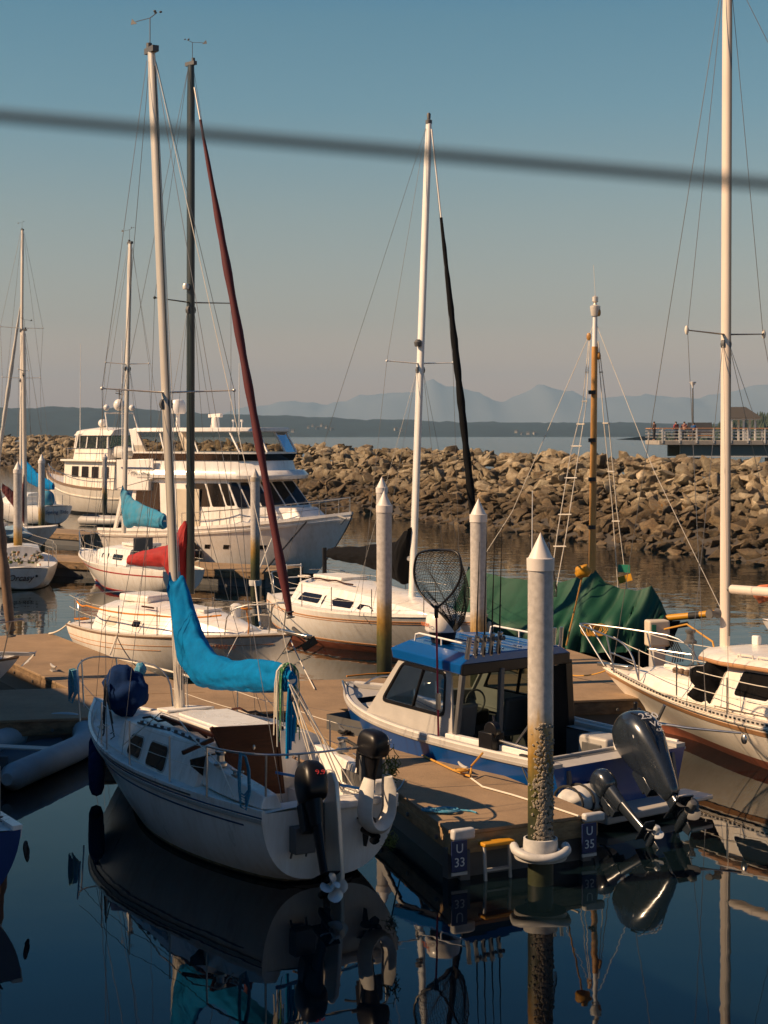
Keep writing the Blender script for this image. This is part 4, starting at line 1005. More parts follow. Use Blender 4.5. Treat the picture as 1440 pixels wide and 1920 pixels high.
# pulpit and pushpit
def arc_rail(parent, pts, posts, r=.0135, name='pulpit', m='ss', smooth_=True):
    P_ = [V(q) for q in pts]
    if smooth_:
        for _ in range(2):
            o = [P_[0]]
            for a, b in zip(P_, P_[1:]): o += [a.lerp(b, .25), a.lerp(b, .75)]
            o.append(P_[-1]); P_ = o
    mb = MB().tube(P_, r, 8)
    for a, b in posts: mb.tube([V(a), V(b)], r * .95, 8)
    return mb.build(name, M[m], parent)
arc_rail(A, [(6.15, .74, 1.02), (6.3, .72, 1.66), (7.1, .42, 1.74), (7.5, .0, 1.78), (7.1, -.42, 1.74), (6.3, -.72, 1.66), (6.15, -.74, 1.02)], [((7.15, .30, 1.05), (7.3, .28, 1.76)), ((7.15, -.30, 1.05), (7.3, -.28, 1.76))])
arc_rail(A, [(1.05, 1.10, 1.52), (.5, 1.06, 1.54), (.02, .78, 1.55), (.0, .3, 1.53), (.0, -.3, 1.53), (.02, -.78, 1.55), (.5, -1.06, 1.54), (1.05, -1.10, 1.52)],
         [((1.05, 1.10, .92), (1.05, 1.10, 1.53)), ((.12, .80, .92), (.10, .80, 1.54)), ((.12, -.80, .92), (.10, -.80, 1.54)), ((1.05, -1.10, .92), (1.05, -1.10, 1.53)), ((.04, .42, .92), (.02, .42, 1.53))], name='pushpit')
stanchions(A, hA, [.28, .44, .62], .60, .011, ends=((1.05, 1.10, .94), (6.2, .74, 1.06)))
# rig
pA_, topA, atA = rig(fa_, A, (337, 1333), (284, 98), .068, 'alu', [(5.78, .98)], bow=(7.42, 0, 1.12), stern=(.05, .62, 1.0), chain=(4.15, 1.12, .98), wr=.0042, sweep=.12)
MB().lathe([(.13, 0), (.13, .02), (.09, .03), (.09, .06)], pA_ - V((0, 0, .02)), n=16).build('mast_step', M['greyd'], A)
mb = MB()
for k in range(7):   # halyards down the mast foot
    a = k * .9; mb.tube([pA_ + V((-.05 + .1 * math.cos(a), .1 * math.sin(a), .02)), pA_ + V((-.02 + .07 * math.cos(a), .08 * math.sin(a), .9))], .006, 5)
mb.build('halyard', M['wirel'], A)
MB().tube([atA(10.2) + V((-.08, -.02, 0)), atA(6) + V((-.11, -.04, 0)), atA(2.2) + V((-.10, -.04, 0))], .005, 5).build('halyard', M['wirel'], A)
gz = 2.07; bm0 = V((pA_.x - .10, atA(gz).y, gz)); bm1 = fa_.on(548, 1274, 0.05)
MB().tube([bm0, bm1], .05, 12).build('boom', M['alu'], A)
def bl(u): return bm0.lerp(bm1, u)
cover(A, [(V((pA_.x - .02, atA(3.2).y, 3.30)), .085, .03), (V((pA_.x - .04, atA(3.1).y, 3.10)), .12, .17), (bl(.03) + V((0, 0, .55)), .16, .60), (bl(.10) + V((0, 0, .30)), .18, .44), (bl(.20) + V((0, 0, .06)), .20, .32), (bl(.33) + V((0, 0, -.06)), .19, .235), (bl(.50) + V((0, 0, -.07)), .18, .20),
          (bl(.68) + V((0, 0, -.03)), .17, .22), (bl(.84) + V((0, 0, -.01)), .155, .20), (bl(.97), .12, .155), (bl(1.0), .06, .10)], 'canvas_blue', amp=.09, seed=3)
MB().tube([topA + V((-.06, 0, 0)), bm1 + V((0, 0, .05))], .005, 5).build('topping_lift', M['wirel'], A)
# mainsheet: falls of rope from boom end to the cockpit, and the coiled tails over the boom end
mb = MB()
for k, (dx, dy) in enumerate([(0, 0), (.05, .03), (-.04, .05), (.02, -.05), (.08, -.02), (-.02, .02)]):
    e_ = V((.35 + dx * 3, -.05 - .10 * k + dy, .95 if k < 4 else .9)); mb.tube([bm1 + V((.02 + dx, dy, -.05)), bm1.lerp(e_, .5) + V((0, dy, -.02)), e_], .009, 6)
mb.build('mainsheet', M['wirel'], A)
mb = MB(); gb = MB(); rg = random.Random(12)
for k in range(13):
    a = bm1 + V((.06 + .05 * rg.random() + .008 * k, .03 * rg.uniform(-1, 1), .02 * rg.uniform(-1, 1))); ph = rg.uniform(0, 6); pts = []
    for j in range(15):
        t = j / 14; th = PI * t; pts.append(a + V((.025 * math.sin(7 * t + ph), (.10 + .015 * (k % 3)) * math.cos(th) + .012 * math.sin(11 * t + ph), .15 * math.sin(th) + .03 - (0.40 + .45 * rg.random() if j in (0, 14) else (.12 if j in (1, 13) else 0)))))
    (gb if k < 4 else mb).tube(pts, .008, 6)
mb.build('coiled_sheet', M['wirel'], A); gb.build('coiled_sheet', M['ropeG'], A)
MB().ball(bm1 + V((-.02, 0, -.2)), (.04, .03, .07), 6).build('sheet_block', M['ss'], A)
mb = MB()
for k in range(3): mb.tube([bm1 + V((.0, .02 * k, -.1)), bm1 + V((.03, .05 * k - .05, -.45)), bm1 + V((.02, .04 * k - .02, -.75 - .1 * k))], .022, 6)
mb.build('strap_tails', M['canvas_blue'], A)
# rudder, tiller
mb = MB(); mb.prism([(-.05, -.022, 1.22), (.02, -.022, 1.12), (.05, -.022, -.6), (-.34, -.022, -.6), (-.40, -.022, .1), (-.32, -.022, .75), (-.26, -.022, 1.10), (-.16, -.022, 1.22)], (0, .06, 0))
mb.xf(Matrix.Translation((-.02, .08, .12))).build('rudder', M['alu'], A, bevel=.018, seg=3)
mb = MB(); mb.tube([(-.12, -.02, 1.16), (.3, -.02, 1.26), (.95, .0, 1.30)], [.03, .025, .018], 8); mb.build('tiller', M['wood_grey'], A)
for z in (.25, .75): MB().box((-.03, -.02, z), (.10, .09, .05)).build('rudder_pintle', M['ss'], A)
MB().tube([(-.02, .12, .95), (-.06, .12, .1)], .018, 8).build('ladder_rail', M['greyd'], A)
# motor bracket + hanging black outboard
mb = MB(); mb.box((-.10, .44, .58), (.16, .26, .30)); mb.tube([(.0, .34, .35), (-.12, .36, .66)], .014); mb.tube([(.0, .54, .35), (-.12, .52, .66)], .014); mb.build('motor_bracket', M['greyd'], A, bevel=.01)
T1 = Matrix.Translation((-.30, .42, .90)) @ Matrix.Rotation(PI, 4, 'Z') @ Matrix.Rotation(-.50, 4, 'Y') @ Matrix.Rotation(-.10, 4, 'X')
ob1 = outboard(A, T1, 1.12, M['black'], M['black'], blades=4, leg=1.0, ex=.6, pr=.15)
text('9.9', .085, frame(T1 @ V((.345, .0, .38)), T1.to_3x3() @ V((0, 1, 0)), T1.to_3x3() @ V((-.25, 0, 1))), M['ltred'], ob1, sx=1.2)
# small tilted kicker clamped on the starboard rail
T2 = Matrix.Translation((-.06, -.46, 1.36)) @ Matrix.Rotation(PI + .15, 4, 'Z') @ Matrix.Rotation(.12, 4, 'Y')
ob2 = outboard(A, T2, .92, M['black'], M['black'], mprop='black', leg=1.1, ex=.5,
               cowl_shape=[(.10, .16, .12, 0.05), (.14, .20, .15, .06), (.20, .215, .155, .07), (.32, .21, .15, .07), (.41, .17, .12, .06), (.44, .08, .06, .05)])
text('5.5', .075, frame(T2 @ V((.255, .085, .30)), T2.to_3x3() @ V((-.35, 1, 0)), T2.to_3x3() @ V((0, 0, 1))), M['signwhite'], ob2)
text('TOHATSU', .038, frame(T2 @ V((.10, .158, .215)), T2.to_3x3() @ V((-1, 0, 0)), T2.to_3x3() @ V((0, 0, 1))), M['signwhite'], ob2)
mb = MB(); mb.tube([(-.03, -.70, 1.55), (-.08, -.48, 1.56), (-.03, -.25, 1.54)], .02); mb.box((-.05, -.50, 1.30), (.05, .30, .30)); mb.build('motor_pad', M['greyd'], A, bevel=.01)
# stern locker lid / recess seen on the transom top, red lamp
mb = MB(); mb.box((.02, -.32, .90), (.22, .62, .10)); mb.build('stern_step', M['gel'], A, bevel=.03, seg=3)
MB().lathe([(.0, .03), (.05, .025), (.055, 0)], (-.02, .05, 1.0), Matrix.Rotation(-PI / 2, 3, 'Y'), 14).build('stern_light', M['redst'], A)
MB().prism([(.42, .50, 1.24), (.45, .50, 1.24), (.02, -.58, .98), (-.01, -.58, .98)], (0, 0, .03)).build('lashing_strap', M['strap'], A)
# instruments: winch on roof, round vent, cleats, port lines
MB().lathe([(.06, 0), (.06, .10), (.03, .14)], tA_.top(2.1, -.58), n=14).build('cowl_vent', M['ss'], A)
MB().lathe([(.0, .012), (.05, .010), (.055, 0)], (1.69, -.52, 1.02), Matrix.Rotation(-PI / 2, 3, 'Y'), 14).build('round_vent', M['greyd'], A)
mb = MB(); mb.tube([(.5, 1.02, 1.02), (.9, 1.0, 1.32), (1.7, .98, 1.5), (2.6, .78, 1.60), (3.2, .75, 1.58), (3.9, 1.0, 1.06)], .009, 6); mb.build('jib_sheet', M['wirel'], A)
mb = MB(); mb.tube([(6.6, .3, 1.10), (6.0, .62, 1.03), (5.0, .92, 1.0), (4.2, 1.02, .99), (3.3, 1.08, .97), (2.6, 1.1, .97)], .009, 6); coil(mb, (5.3, .72, 1.05), .12, 2, .009, 3); mb.build('deck_line', M['wirel'], A)
mb = MB()   # traveller fairleads on the roof edge
mb.tube([tA_.top(x, .78) + V((0, 0, -.02)) for x in (2.0, 2.5, 3.0, 3.5, 3.9)], .014); [mb.box(tA_.top(2.0 + .22 * k, .78) + V((0, 0, 0)), (.05, .03, .04)) for k in range(9)]; mb.build('genoa_track', M['greyd'], A)
hA.strip(A, M['greyd'], .005, .02, .2, .6, .012, name='hull_deck_joint')
def W(q): return fa_.wld(q)
# separate things on the boat -------------------------------------------------
def lump(c, r, seed, amp=.25, n=16, R=None):
    mb = MB(); rings = []
    for i in range(1, n):
        a = -PI / 2 + PI * i / n; ring = []
        for k in range(n * 2):
            t = PI * k / n; d = V((math.cos(a) * math.cos(t), math.cos(a) * math.sin(t), math.sin(a)))
            k_ = 1 + amp * noise.noise(d * 1.6 + V((seed, 0, 0))) * 1.4 + amp * .45 * noise.noise(d * 5 + V((seed, 9, 0)))
            q = V((d.x * r[0], d.y * r[1], d.z * r[2])) * k_; ring.append(V(c) + (R @ q if R else q))
        rings.append(ring)
    return mb.loft(rings)
bag = fa_.pz(238, 1325, 1.08)
lo = W(V((6.1, .06, 1.42)))
o = lump((0, 0, 0), (.42, .30, .33), 4, .34).build('sail_bag', M['navy'], ang=70); o.location = lo; o.rotation_euler = (0, .12, fa_.h)
tag(o, 'lumpy navy sail bag lashed on the foredeck of the near sailboat', 'sail bag')
o = lump((0, 0, 0), (.09, .08, .10), 8, .2, 10).build('round_fender', M['ropeB']); o.location = W((6.5, -.35, 1.66)); tag(o, 'small pale blue float behind the navy sail bag', 'float')
# horseshoe lifebuoy hung on the starboard quarter
mb = MB(); pts = []
for k in range(25):
    th = math.radians(128 - 256 * k / 24) ; pts.append(V((0, .20 * math.sin(th), -.26 * math.cos(th) * (1))))
pts = [V((0, .155, .36))] + [V((0, .19, .22))] + [V((0, .21 * math.cos(t), -.24 * math.sin(t) + .0)) for t in [PI * k / 12 for k in range(13)]] + [V((0, -.19, .22)), V((0, -.155, .36))]
mb.tube(pts, [.06] + [.085] * (len(pts) - 2) + [.06], 8, sq=(1.15, .75), up=(1, 0, 0))
o = mb.build('horseshoe_lifebuoy', M['buoy'], ang=50); o.location = W((-.24, -.47, .86)); o.rotation_euler = (0, -.06, fa_.h + .15); o.scale = (1.3, .88, 1.0)
tag(o, 'off white horseshoe lifebuoy hanging on the stern rail under the small outboard', 'lifebuoy')
mb = MB(); rg = random.Random(3)
for k in range(46):
    a = V((rg.gauss(0, .05), rg.gauss(0, .05), rg.gauss(0, .09))); mb.tube([a, a + V((rg.gauss(0, .04), rg.gauss(0, .04), -.05)), a + V((rg.gauss(0, .05), rg.gauss(0, .05), -.10))], .006, 4)
o = mb.build('seaweed_clump', M['weed']); o.location = W((-.12, -.74, 1.34)); tag(o, 'tuft of green weed caught beside the small outboard shaft', 'seaweed')
c_ = o.copy(); COL.objects.link(c_); c_.location = W((-.36, -.60, .52)); c_.scale = (.7, .7, .5); c_['label'] = 'tuft of green weed stuck under the horseshoe lifebuoy'
# fenders on the port bow
for i, (x, z) in enumerate([(6.35, .52), (5.7, .50), (5.35, .46)]):
    t = x / 7.46; q = hA.at(t, .62, 1, .14); e = empty('fender', W(V((q.x, q.y, 0))), fa_.h, ['foremost navy fender hanging at the bow of the near sailboat', 'middle of the three navy fenders on the near sailboat bow', 'rearmost navy fender on the near sailboat, by the fender lines'][i], 'fender', 'navy bow fenders')
    MB().lathe([(.0, z - .32), (.07, z - .29), (.105, z - .2), (.11, z), (.105, z + .2), (.07, z + .28), (.025, z + .31), (.02, z + .36)], n=16).build('body', M['navy'], e)
    top_ = V((-.1, -.10, 1.62)); MB().tube([(0, 0, z + .33), (-.02, -.1, 1.02), top_], .011, 5).tube([(0, 0, z + .33), (-.35, -.12, 1.02), (-.1, -.1, 1.62)], .009, 5).build('lanyard', M['rubber'], e)
# blue line coil over the port lifeline
mb = MB()
for k in range(6):
    y = .02 * k; mb.tube([(0, y, .0), (.05, y, .03), (.07, y, -.2), (.06, y, -.42 - .03 * k), (.0, y, -.46 - .03 * k), (-.05, y, -.4), (-.04, y, -.15), (0, y, .0)], .011, 6)
o = mb.build('rope_coil', M['ropeB']); o.location = W((.30, .98, 1.53)); o.rotation_euler = (0, 0, fa_.h + 1.3); tag(o, 'blue rope coil hanging from the port stern rail', 'rope')
o = mb.build('rope_coil', M['ropeB']); o.location = W((7.2, .40, 1.62)); o.rotation_euler = (0, 0, fa_.h + .5); o.scale = (1, 1, .8); tag(o, 'dark blue rope bundle hanging from the bow pulpit', 'rope')
# fuel tank and boat hook on the dock side
# mooring lines of the near boat
rope('pale mooring line from the near sailboat stern to the finger dock', [W((.2, -.85, .98)), P(758, 1462, 0.580)], .010, 'ropeB', sag=.10)
rope('orange rope lying along the starboard side deck of the near sailboat', [W((2.6, -.95, .99)), W((2.0, -1.0, .98)), W((1.5, -1.02, .98))], .014, 'ropeO')
# ================================================================ BLUE MOTORBOAT
fk = Frame((1165, 1570, 0), (652, 1300, 1.15))
KS = 1.055; KO = V((0, 0, H)) + (fk.o - V((0, 0, H))) * KS      # the boat lies a little off the dock and low in the water
K = empty('motorboat', KO, fk.h, 'blue hulled aluminium fishing boat with blue cabin roof, beside the finger dock', 'motorboat'); K.scale = (KS, KS, KS)
hK = Hull(5.85, 2.62, 1.03, 1.28, 1.07, tw=.94, rb=.55, rs=.0, d=.30, pb=2.6, chine=.84, tm=.38, bowfull=.05)
hK.build(K, M['hullblue'], M['bottom_dark'], (-9, .30))
hK.deck(K, M['greypaint'], (.35, 5.05, .98), camber=.0, name='side_deck')
well(K, M['greyd'], .35, 5.05, .98, 1.03, .40, None)
hK.rail(K, M['greypaint'], 0, 1, .17, .05, .085, 'gunwale')
hK.rail(K, M['white'], .02, .98, .03, .028, .02, 'gunwale_edge', dz=.046)
hK.strip(K, M['greypaint'], .0, .035, 0, 1, .02, name='rub_rail')
# cabin: sides, raked windscreen, roof
zc = 1.02
p0 = [(2.10, -1.06, zc), (4.15, -1.02, zc + .06), (4.55, 0, zc + .10), (4.15, 1.02, zc + .06), (2.10, 1.06, zc)]
p1 = [(2.22, -.98, 1.98), (3.42, -.90, 2.03), (3.62, 0, 2.06), (3.42, .90, 2.03), (2.22, .98, 1.98)]
cb = House(p0, p1); mb = MB(); mb.add(cb.a + cb.b, [[1, 2, 7, 6], [2, 3, 8, 7]]); mb.add(cb.a + cb.b, [[0, 1, 6, 5], [3, 4, 9, 8]])
mb = MB()
for i in (0, 3):   # sides with an open window hole framed by four panels, so one sees through the cabin
    u0, u1, v0, v1 = (.10, .90, .36, .95) if i == 0 else (.10, .90, .36, .95)
    def quad(a, b, c, d, o1=0.0):
        q = [cb.pt(i, *a), cb.pt(i, *b), cb.pt(i, *c), cb.pt(i, *d)]; q2 = [cb.pt(i, *a, off=-.03), cb.pt(i, *b, off=-.03), cb.pt(i, *c, off=-.03), cb.pt(i, *d, off=-.03)]
        mb.loft([q, q2])
    quad((0, 0), (1, 0), (1, v0), (0, v0)); quad((0, v1), (1, v1), (1, 1), (0, 1)); quad((0, v0), (u0, v0), (u0, v1), (0, v1)); quad((u1, v0), (1, v0), (1, v1), (u1, v1))
for i in (1, 2):
    q = lambda *a, **k: cb.pt(i, *a, **k)
    def quad(a, b, c, d):
        mb.loft([[q(*a), q(*b), q(*c), q(*d)], [q(*a, off=-.03), q(*b, off=-.03), q(*c, off=-.03), q(*d, off=-.03)]])
    quad((0, 0), (1, 0), (1, .30), (0, .30)); quad((0, .3), (.05, .3), (.05, 1), (0, 1)); quad((.95, .3), (1, .3), (1, 1), (.95, 1))
mb.build('cabin', M['greypaint'], K, smooth=False)
tg = bpy.data.materials.new('tinted_glass'); tg.use_nodes = True; t = tg.node_tree; t.nodes.clear()
o_ = t.nodes.new('ShaderNodeOutputMaterial'); gl = t.nodes.new('ShaderNodeBsdfGlossy'); gl.inputs['Roughness'].default_value = .03; gl.inputs['Color'].default_value = (.9, .95, .95, 1)
tr = t.nodes.new('ShaderNodeBsdfTransparent'); tr.inputs['Color'].default_value = (.26, .32, .29, 1); ms = t.nodes.new('ShaderNodeMixShader'); fr_ = t.nodes.new('ShaderNodeFresnel'); fr_.inputs[0].default_value = 1.5
t.links.new(fr_.outputs[0], ms.inputs[0]); t.links.new(tr.outputs[0], ms.inputs[1]); t.links.new(gl.outputs[0], ms.inputs[2]); t.links.new(ms.outputs[0], o_.inputs[0]); M['tint'] = tg
for i in (0, 3):
    def ring_(e, off):
        pts = []
        for cu, cv, a0 in ((.90 - .05, .95 - .09, 0), (.10 + .05, .95 - .09, 90), (.10 + .05, .36 + .09, 180), (.90 - .05, .36 + .09, 270)):
            for k in range(5):
                a = math.radians(a0 + k * 22.5); pts.append(cb.pt(i, cu + (.05 + e) * math.cos(a), cv + (.09 + e * 2) * math.sin(a), off))
        return pts
    a, b_, c_, d_ = ring_(.012, .012), ring_(-.012, .012), ring_(-.012, -.03), ring_(.012, -.03)
    mb = MB(); mb.loft([a, b_, c_, d_, a], c0=False, c1=False); mb.bar(cb.pt(i, .50, .37, -.01), cb.pt(i, .50, .94, -.01), .03, .03, up=(0, 1, 0)); mb.bar(cb.pt(i, .50, .37, .005), cb.pt(i, .50, .94, .005), .028, .02, up=(1, 0, 0))
    f = mb.build('window', M['black'], K, ang=30); MB().add(ring_(-.008, -.005), [list(range(20))]).build('pane', M['tint'], f, smooth=False)
for i in (1, 2): MB().add([cb.pt(i, .05, .3, -.01), cb.pt(i, .95, .3, -.01), cb.pt(i, .95, 1, -.01), cb.pt(i, .05, 1, -.01)], [[0, 1, 2, 3]]).build('windscreen', M['tint'], K, smooth=False)
# roof: blue, chamfered sides dropping as a fascia
mb = MB(); lo_ = [(1.98, -1.03, 1.965), (3.52, -.95, 2.03), (3.78, 0, 2.06), (3.52, .95, 2.03), (1.98, 1.03, 1.965)]; md_ = [(1.95, -1.04, 2.10), (3.55, -.96, 2.17), (3.82, 0, 2.20), (3.55, .96, 2.17), (1.95, 1.04, 2.10)]
up_ = [(1.97, -.82, 2.22), (3.38, -.76, 2.28), (3.6, 0, 2.31), (3.38, .76, 2.28), (1.97, .82, 2.22)]
mb.loft([[V(q) for q in lo_], [V(q) for q in md_], [V(q) for q in up_]]); mb.build('roof', M['roofblue'], K, smooth=False, bevel=.015)
for y in (-.5, -.17, .17, .5): MB().bar((2.05, y, 2.245), (3.35, y, 2.30), .03, .02).build('roof_rib', M['roofblue'], K, bevel=.005)
for sg in (1, -1):
    mb = MB(); mb.tube([(2.1, sg * .76, 2.24), (2.12, sg * .76, 2.33), (2.2, sg * .76, 2.345), (3.2, sg * .72, 2.39), (3.28, sg * .72, 2.37), (3.3, sg * .72, 2.28)], .014, 8); mb.tube([(2.7, sg * .74, 2.27), (2.7, sg * .74, 2.37)], .012, 8); mb.build('grab_rail', M['white'], K)
MB().ball((3.70, .60, 2.12), (.05, .05, .05), 8).build('nav_light', M['white'], K)
# aft roof edge coloured black as the fascia's shade; dark posts
MB().bar((1.965, -1.02, 2.03), (1.965, 1.02, 2.03), .05, .16).build('roof_aft_edge', M['black'], K, bevel=.015)
for a, b_ in [((1.98, -1.0, 2.0), (2.02, -1.10, 1.0)), ((1.98, .98, 2.0), (2.06, 1.04, 1.03)), ((1.95, -.30, 2.0), (1.98, -.30, .5)), ((1.95, .30, 2.0), (1.98, .34, .5))]:
    MB().bar(a, b_, .07, .13 if a[1] < -.9 else .07, up=(0, 1, 0)).build('post', M['black'] if a[1] < -.9 else M['greyd'], K, bevel=.01)
MB().prism([(2.0, -1.02, .45), (2.0, -.30, .45), (2.0, -.30, 1.9), (2.0, -1.0, 1.95)], (-.02, 0, 0)).build('aft_curtain', M['canvas_black'], K, smooth=False)
# seats and dash seen through the panes
for y in (-.5, .5):
    MB().box((2.75, y, .95), (.42, .45, .12)).build('seat', M['greyd'], K, bevel=.04, seg=3); MB().box((2.52, y, 1.22), (.10, .45, .48), Matrix.Rotation(-.15, 3, 'Y')).build('seat_back', M['greyd'], K, bevel=.04, seg=3)
    MB().box((2.75, y, .65), (.12, .12, .5)).build('seat_pedestal', M['greyd'], K)
MB().box((3.70, 0, 1.02), (.5, 1.7, .22)).build('dashboard', M['black'], K, bevel=.03)
wq = MB(); wq.tube([V((3.38, -.5, 1.28)) + V((.06 * math.cos(t) * .3, .17 * math.cos(t), .17 * math.sin(t))) for t in [2 * PI * k / 18 for k in range(19)]], .015, 6); wq.build('steering_wheel', M['greyd'], K)
MB().box((3.5, .2, 1.22), (.06, .34, .2)).build('screen', M['black'], K, bevel=.01)
# white helm box / open locker in the cockpit, transom bulkhead, splashwell
MB().box((1.05, -.75, .78), (.55, .42, .62)).build('fish_box', M['greypaint'], K, bevel=.04, seg=3)
MB().box((1.05, -.53, .80), (.36, .02, .40)).build('box_lid_recess', M['greyd'], K, bevel=.02)
mb = MB(); mb.box((.40, 0, .98), (.22, 2.2, .07)); mb.build('transom_top', M['greyd'], K, bevel=.01); mb = MB(); mb.box((.52, 0, 1.02), (.05, 2.2, .06)); mb.build('transom_cap', M['greypaint'], K, bevel=.01)
MB().box((.38, 0, .68), (.06, 2.1, .55)).build('splash_wall', M['black'], K, smooth=False)
MB().box((-.20, 0, .40), (.55, 1.5, .10)).build('swim_platform', M['greypaint'], K, bevel=.02)
MB().box((-.30, -.95, .46), (.50, .42, .06)).build('swim_step', M['alu'], K, bevel=.015)
for y in (.95, -.95): MB().bar((.0, y * 1.02, .98), (-.10, y * 1.02, .45), .05, .05, up=(0, 1, 0)).build('stern_bracket', M['greyd'], K)
arc_rail(K, [(5.0, .62, 1.20), (5.15, .58, 1.42), (5.5, .36, 1.44), (5.62, .10, 1.26)], [], .016, 'bow_rail'); arc_rail(K, [(5.0, -.62, 1.20), (5.15, -.58, 1.42), (5.5, -.36, 1.44), (5.62, -.10, 1.26)], [], .016, 'bow_rail')
MB().box((4.75, 0, 1.10), (.5, .9, .08)).build('bow_hatch', M['greypaint'], K, bevel=.02)
# coaming rail with gear
MB().box((1.25, 1.06, 1.11), (1.9, .10, .10)).build('coaming', M['white'], K, bevel=.012)
mb = MB(); mb.box((1.25, 1.13, 1.20), (.26, .22, .24)); mb.lathe([(.12, -.05), (.12, .05)], (1.20, 1.15, 1.34), Matrix.Rotation(PI / 2, 3, 'X'), 16); mb.tube([(1.2, 1.1, 1.3), (1.35, 1.0, 1.5)], .02); mb.build('downrigger', M['black'], K, bevel=.015)
mb = MB(); mb.tube([(1.1, 1.12, 1.22), (.55, 1.14, 1.20), (.25, 1.15, 1.13)], [.022, .02, .016], 8); mb.tube([(.95, 1.0, 1.15), (.72, .9, 1.50)], .02); mb.build('downrigger_arm', M['ss'], K)
mb = MB(); mb.tube([(.72, .9, 1.50), (.55, .95, 1.42), (.42, 1.0, 1.15)], .006, 5); mb.build('downrigger_cable', M['grn'], K)
mb = MB(); mb.box((.85, -1.18, 1.16), (.34, .26, .22)); mb.tube([(.78, -1.1, 1.2), (.72, -1.05, 1.55)], .035); mb.lathe([(.12, -.06), (.12, .06)], (.85, -1.2, 1.32), Matrix.Rotation(PI / 2, 3, 'X'), 14); mb.build('downrigger', M['black'], K, bevel=.015)
mb = MB(); mb.tube([(.8, -1.2, 1.28), (.2, -1.5, 1.22), (-.45, -1.85, 1.20)], [.022, .018, .014], 8); mb.tube([(.62, -1.25, 1.1), (.42, -1.3, 1.52)], .025); mb.ball((-.48, -1.87, 1.12), (.05, .03, .07), 6); mb.build('downrigger_arm', M['ss'], K)
mb = MB(); mb.lathe([(.0, 0), (.07, .0), (.09, .1), (.08, .22), (.03, .26)], (.45, -.45, 1.0), n=12); mb.build('bait_jug', M['white'], K)
# rod holders along the aft roof edge, and starboard ones
for k in range(5):
    a = V((1.99, .90 - .14 * k, 2.17 + .006 * k)); MB().tube([a, a + V((-.06, 0, .30))], .033, 10).tube([a + V((-.06, 0, .295)), a + V((-.062, 0, .305))], .038, 10).build('rod_holder', M['ss'], K)
for k in range(3):
    a = V((2.02, -.62 - .14 * k, 2.17)); MB().tube([a, a + V((-.03, 0, .30))], .028, 10).build('rod_holder', M['ss'], K)
# emblem on the port quarter, transom details
def hk(x, z, off): return hK.at(x / 5.6, z, 1, off)
mb = MB(); c0 = .92; cz = .70
def disc(r0, r1, off, n=24):
    mb = MB(); A = []; Bq = []
    for k in range(n):
        t = 2 * PI * k / n; A.append(hk(c0 + r1 * math.cos(t), cz + r1 * math.sin(t), off)); Bq.append(hk(c0 + max(.001, r0) * math.cos(t), cz + max(.001, r0) * math.sin(t), off))
    mb.add(A + Bq, [[k, (k + 1) % n, n + (k + 1) % n, n + k] for k in range(n)]); return mb
mb = disc(.075, .10, .009); mb2 = disc(0, .035, .009); mb.add(mb2.v, mb2.f)
for sg in (1, -1):
    for j in range(3):
        z0 = cz + .045 - .045 * j; mb.add([hk(c0 + sg * .105, z0, .009), hk(c0 + sg * (.24 - .02 * j), z0 + .0, .009), hk(c0 + sg * (.23 - .02 * j), z0 - .028, .009), hk(c0 + sg * .105, z0 - .028, .009)], [[0, 1, 2, 3]])
mb.build('round_wing_emblem', M['signwhite'], K, smooth=False)
mb = MB(); mb.tube([(.55, 1.22, 1.03), (.5, 1.28, .98), (.32, 1.33, .80), (.15, 1.34, .72)], .01); mb.box((.55, 1.2, 1.10), (.14, .05, .06)); mb.build('stern_cleat_line', M['rubber'], K)
# engines
T3 = Matrix.Translation((-.60, .08, .93)) @ Matrix.Rotation(PI - .25, 4, 'Z') @ Matrix.Rotation(math.radians(-50), 4, 'Y')
big_ = [(-.36, .075, .05, .10), (-.30, .10, .065, .10), (-.14, .15, .09, .10), (.02, .20, .115, .095), (.18, .245, .16, .09), (.33, .265, .178, .085), (.46, .25, .172, .06), (.56, .20, .135, .03), (.62, .13, .10, .0), (.645, .06, .05, -.01)]
ob3 = outboard(K, T3, 1.40, M['cowl'], M['cowl'], 'greyd', tiller=False, cowl_shape=big_, leg=.72)
def o3(x, y, z): return T3 @ (V((x, y, z)) * 1.40)
R3 = T3.to_3x3()
text('250', .15, frame(o3(.368, -.01, .36), R3 @ V((0, 1, 0)), R3 @ V((-.12, 0, 1))), M['signwhite'], ob3, sx=1.25)
text('V6', .12, frame(o3(.372, .02, .26), R3 @ V((0, 1, 0)), R3 @ V((.05, 0, 1))), M['signwhite'], ob3, sx=1.2)
text('4.2L', .06, frame(o3(.366, .025, .195), R3 @ V((0, 1, 0)), R3 @ V((.2, 0, 1))), M['signwhite'], ob3)
mb = MB()
for sg in (1, -1): mb.tube([o3(.26, sg * .085, .50), o3(.362, sg * .075, .36), o3(.345, sg * .06, .18), o3(.28, sg * .035, .0)], .007, 5)
mb.build('cowling_seam', M['black'], ob3)
mb = MB()
for sg in (1, -1): mb.tube([o3(-.1, sg * .10, .42), o3(.08, sg * .162, .34), o3(.20, sg * .135, .16), o3(.24, sg * .07, -.05)], .006, 5)
mb.build('cowling_seam', M['greyd'], ob3)
mb = MB(); mb.lathe([(0, .012), (.03, .01), (.035, 0)], o3(.20, -.150, .27), (R3 @ Matrix.Rotation(PI / 2, 3, 'X')), 14); mb.build('badge', M['signwhite'], ob3)
T4 = Matrix.Translation((-.62, .80, .68)) @ Matrix.Rotation(PI - .1, 4, 'Z') @ Matrix.Rotation(math.radians(-58), 4, 'Y')
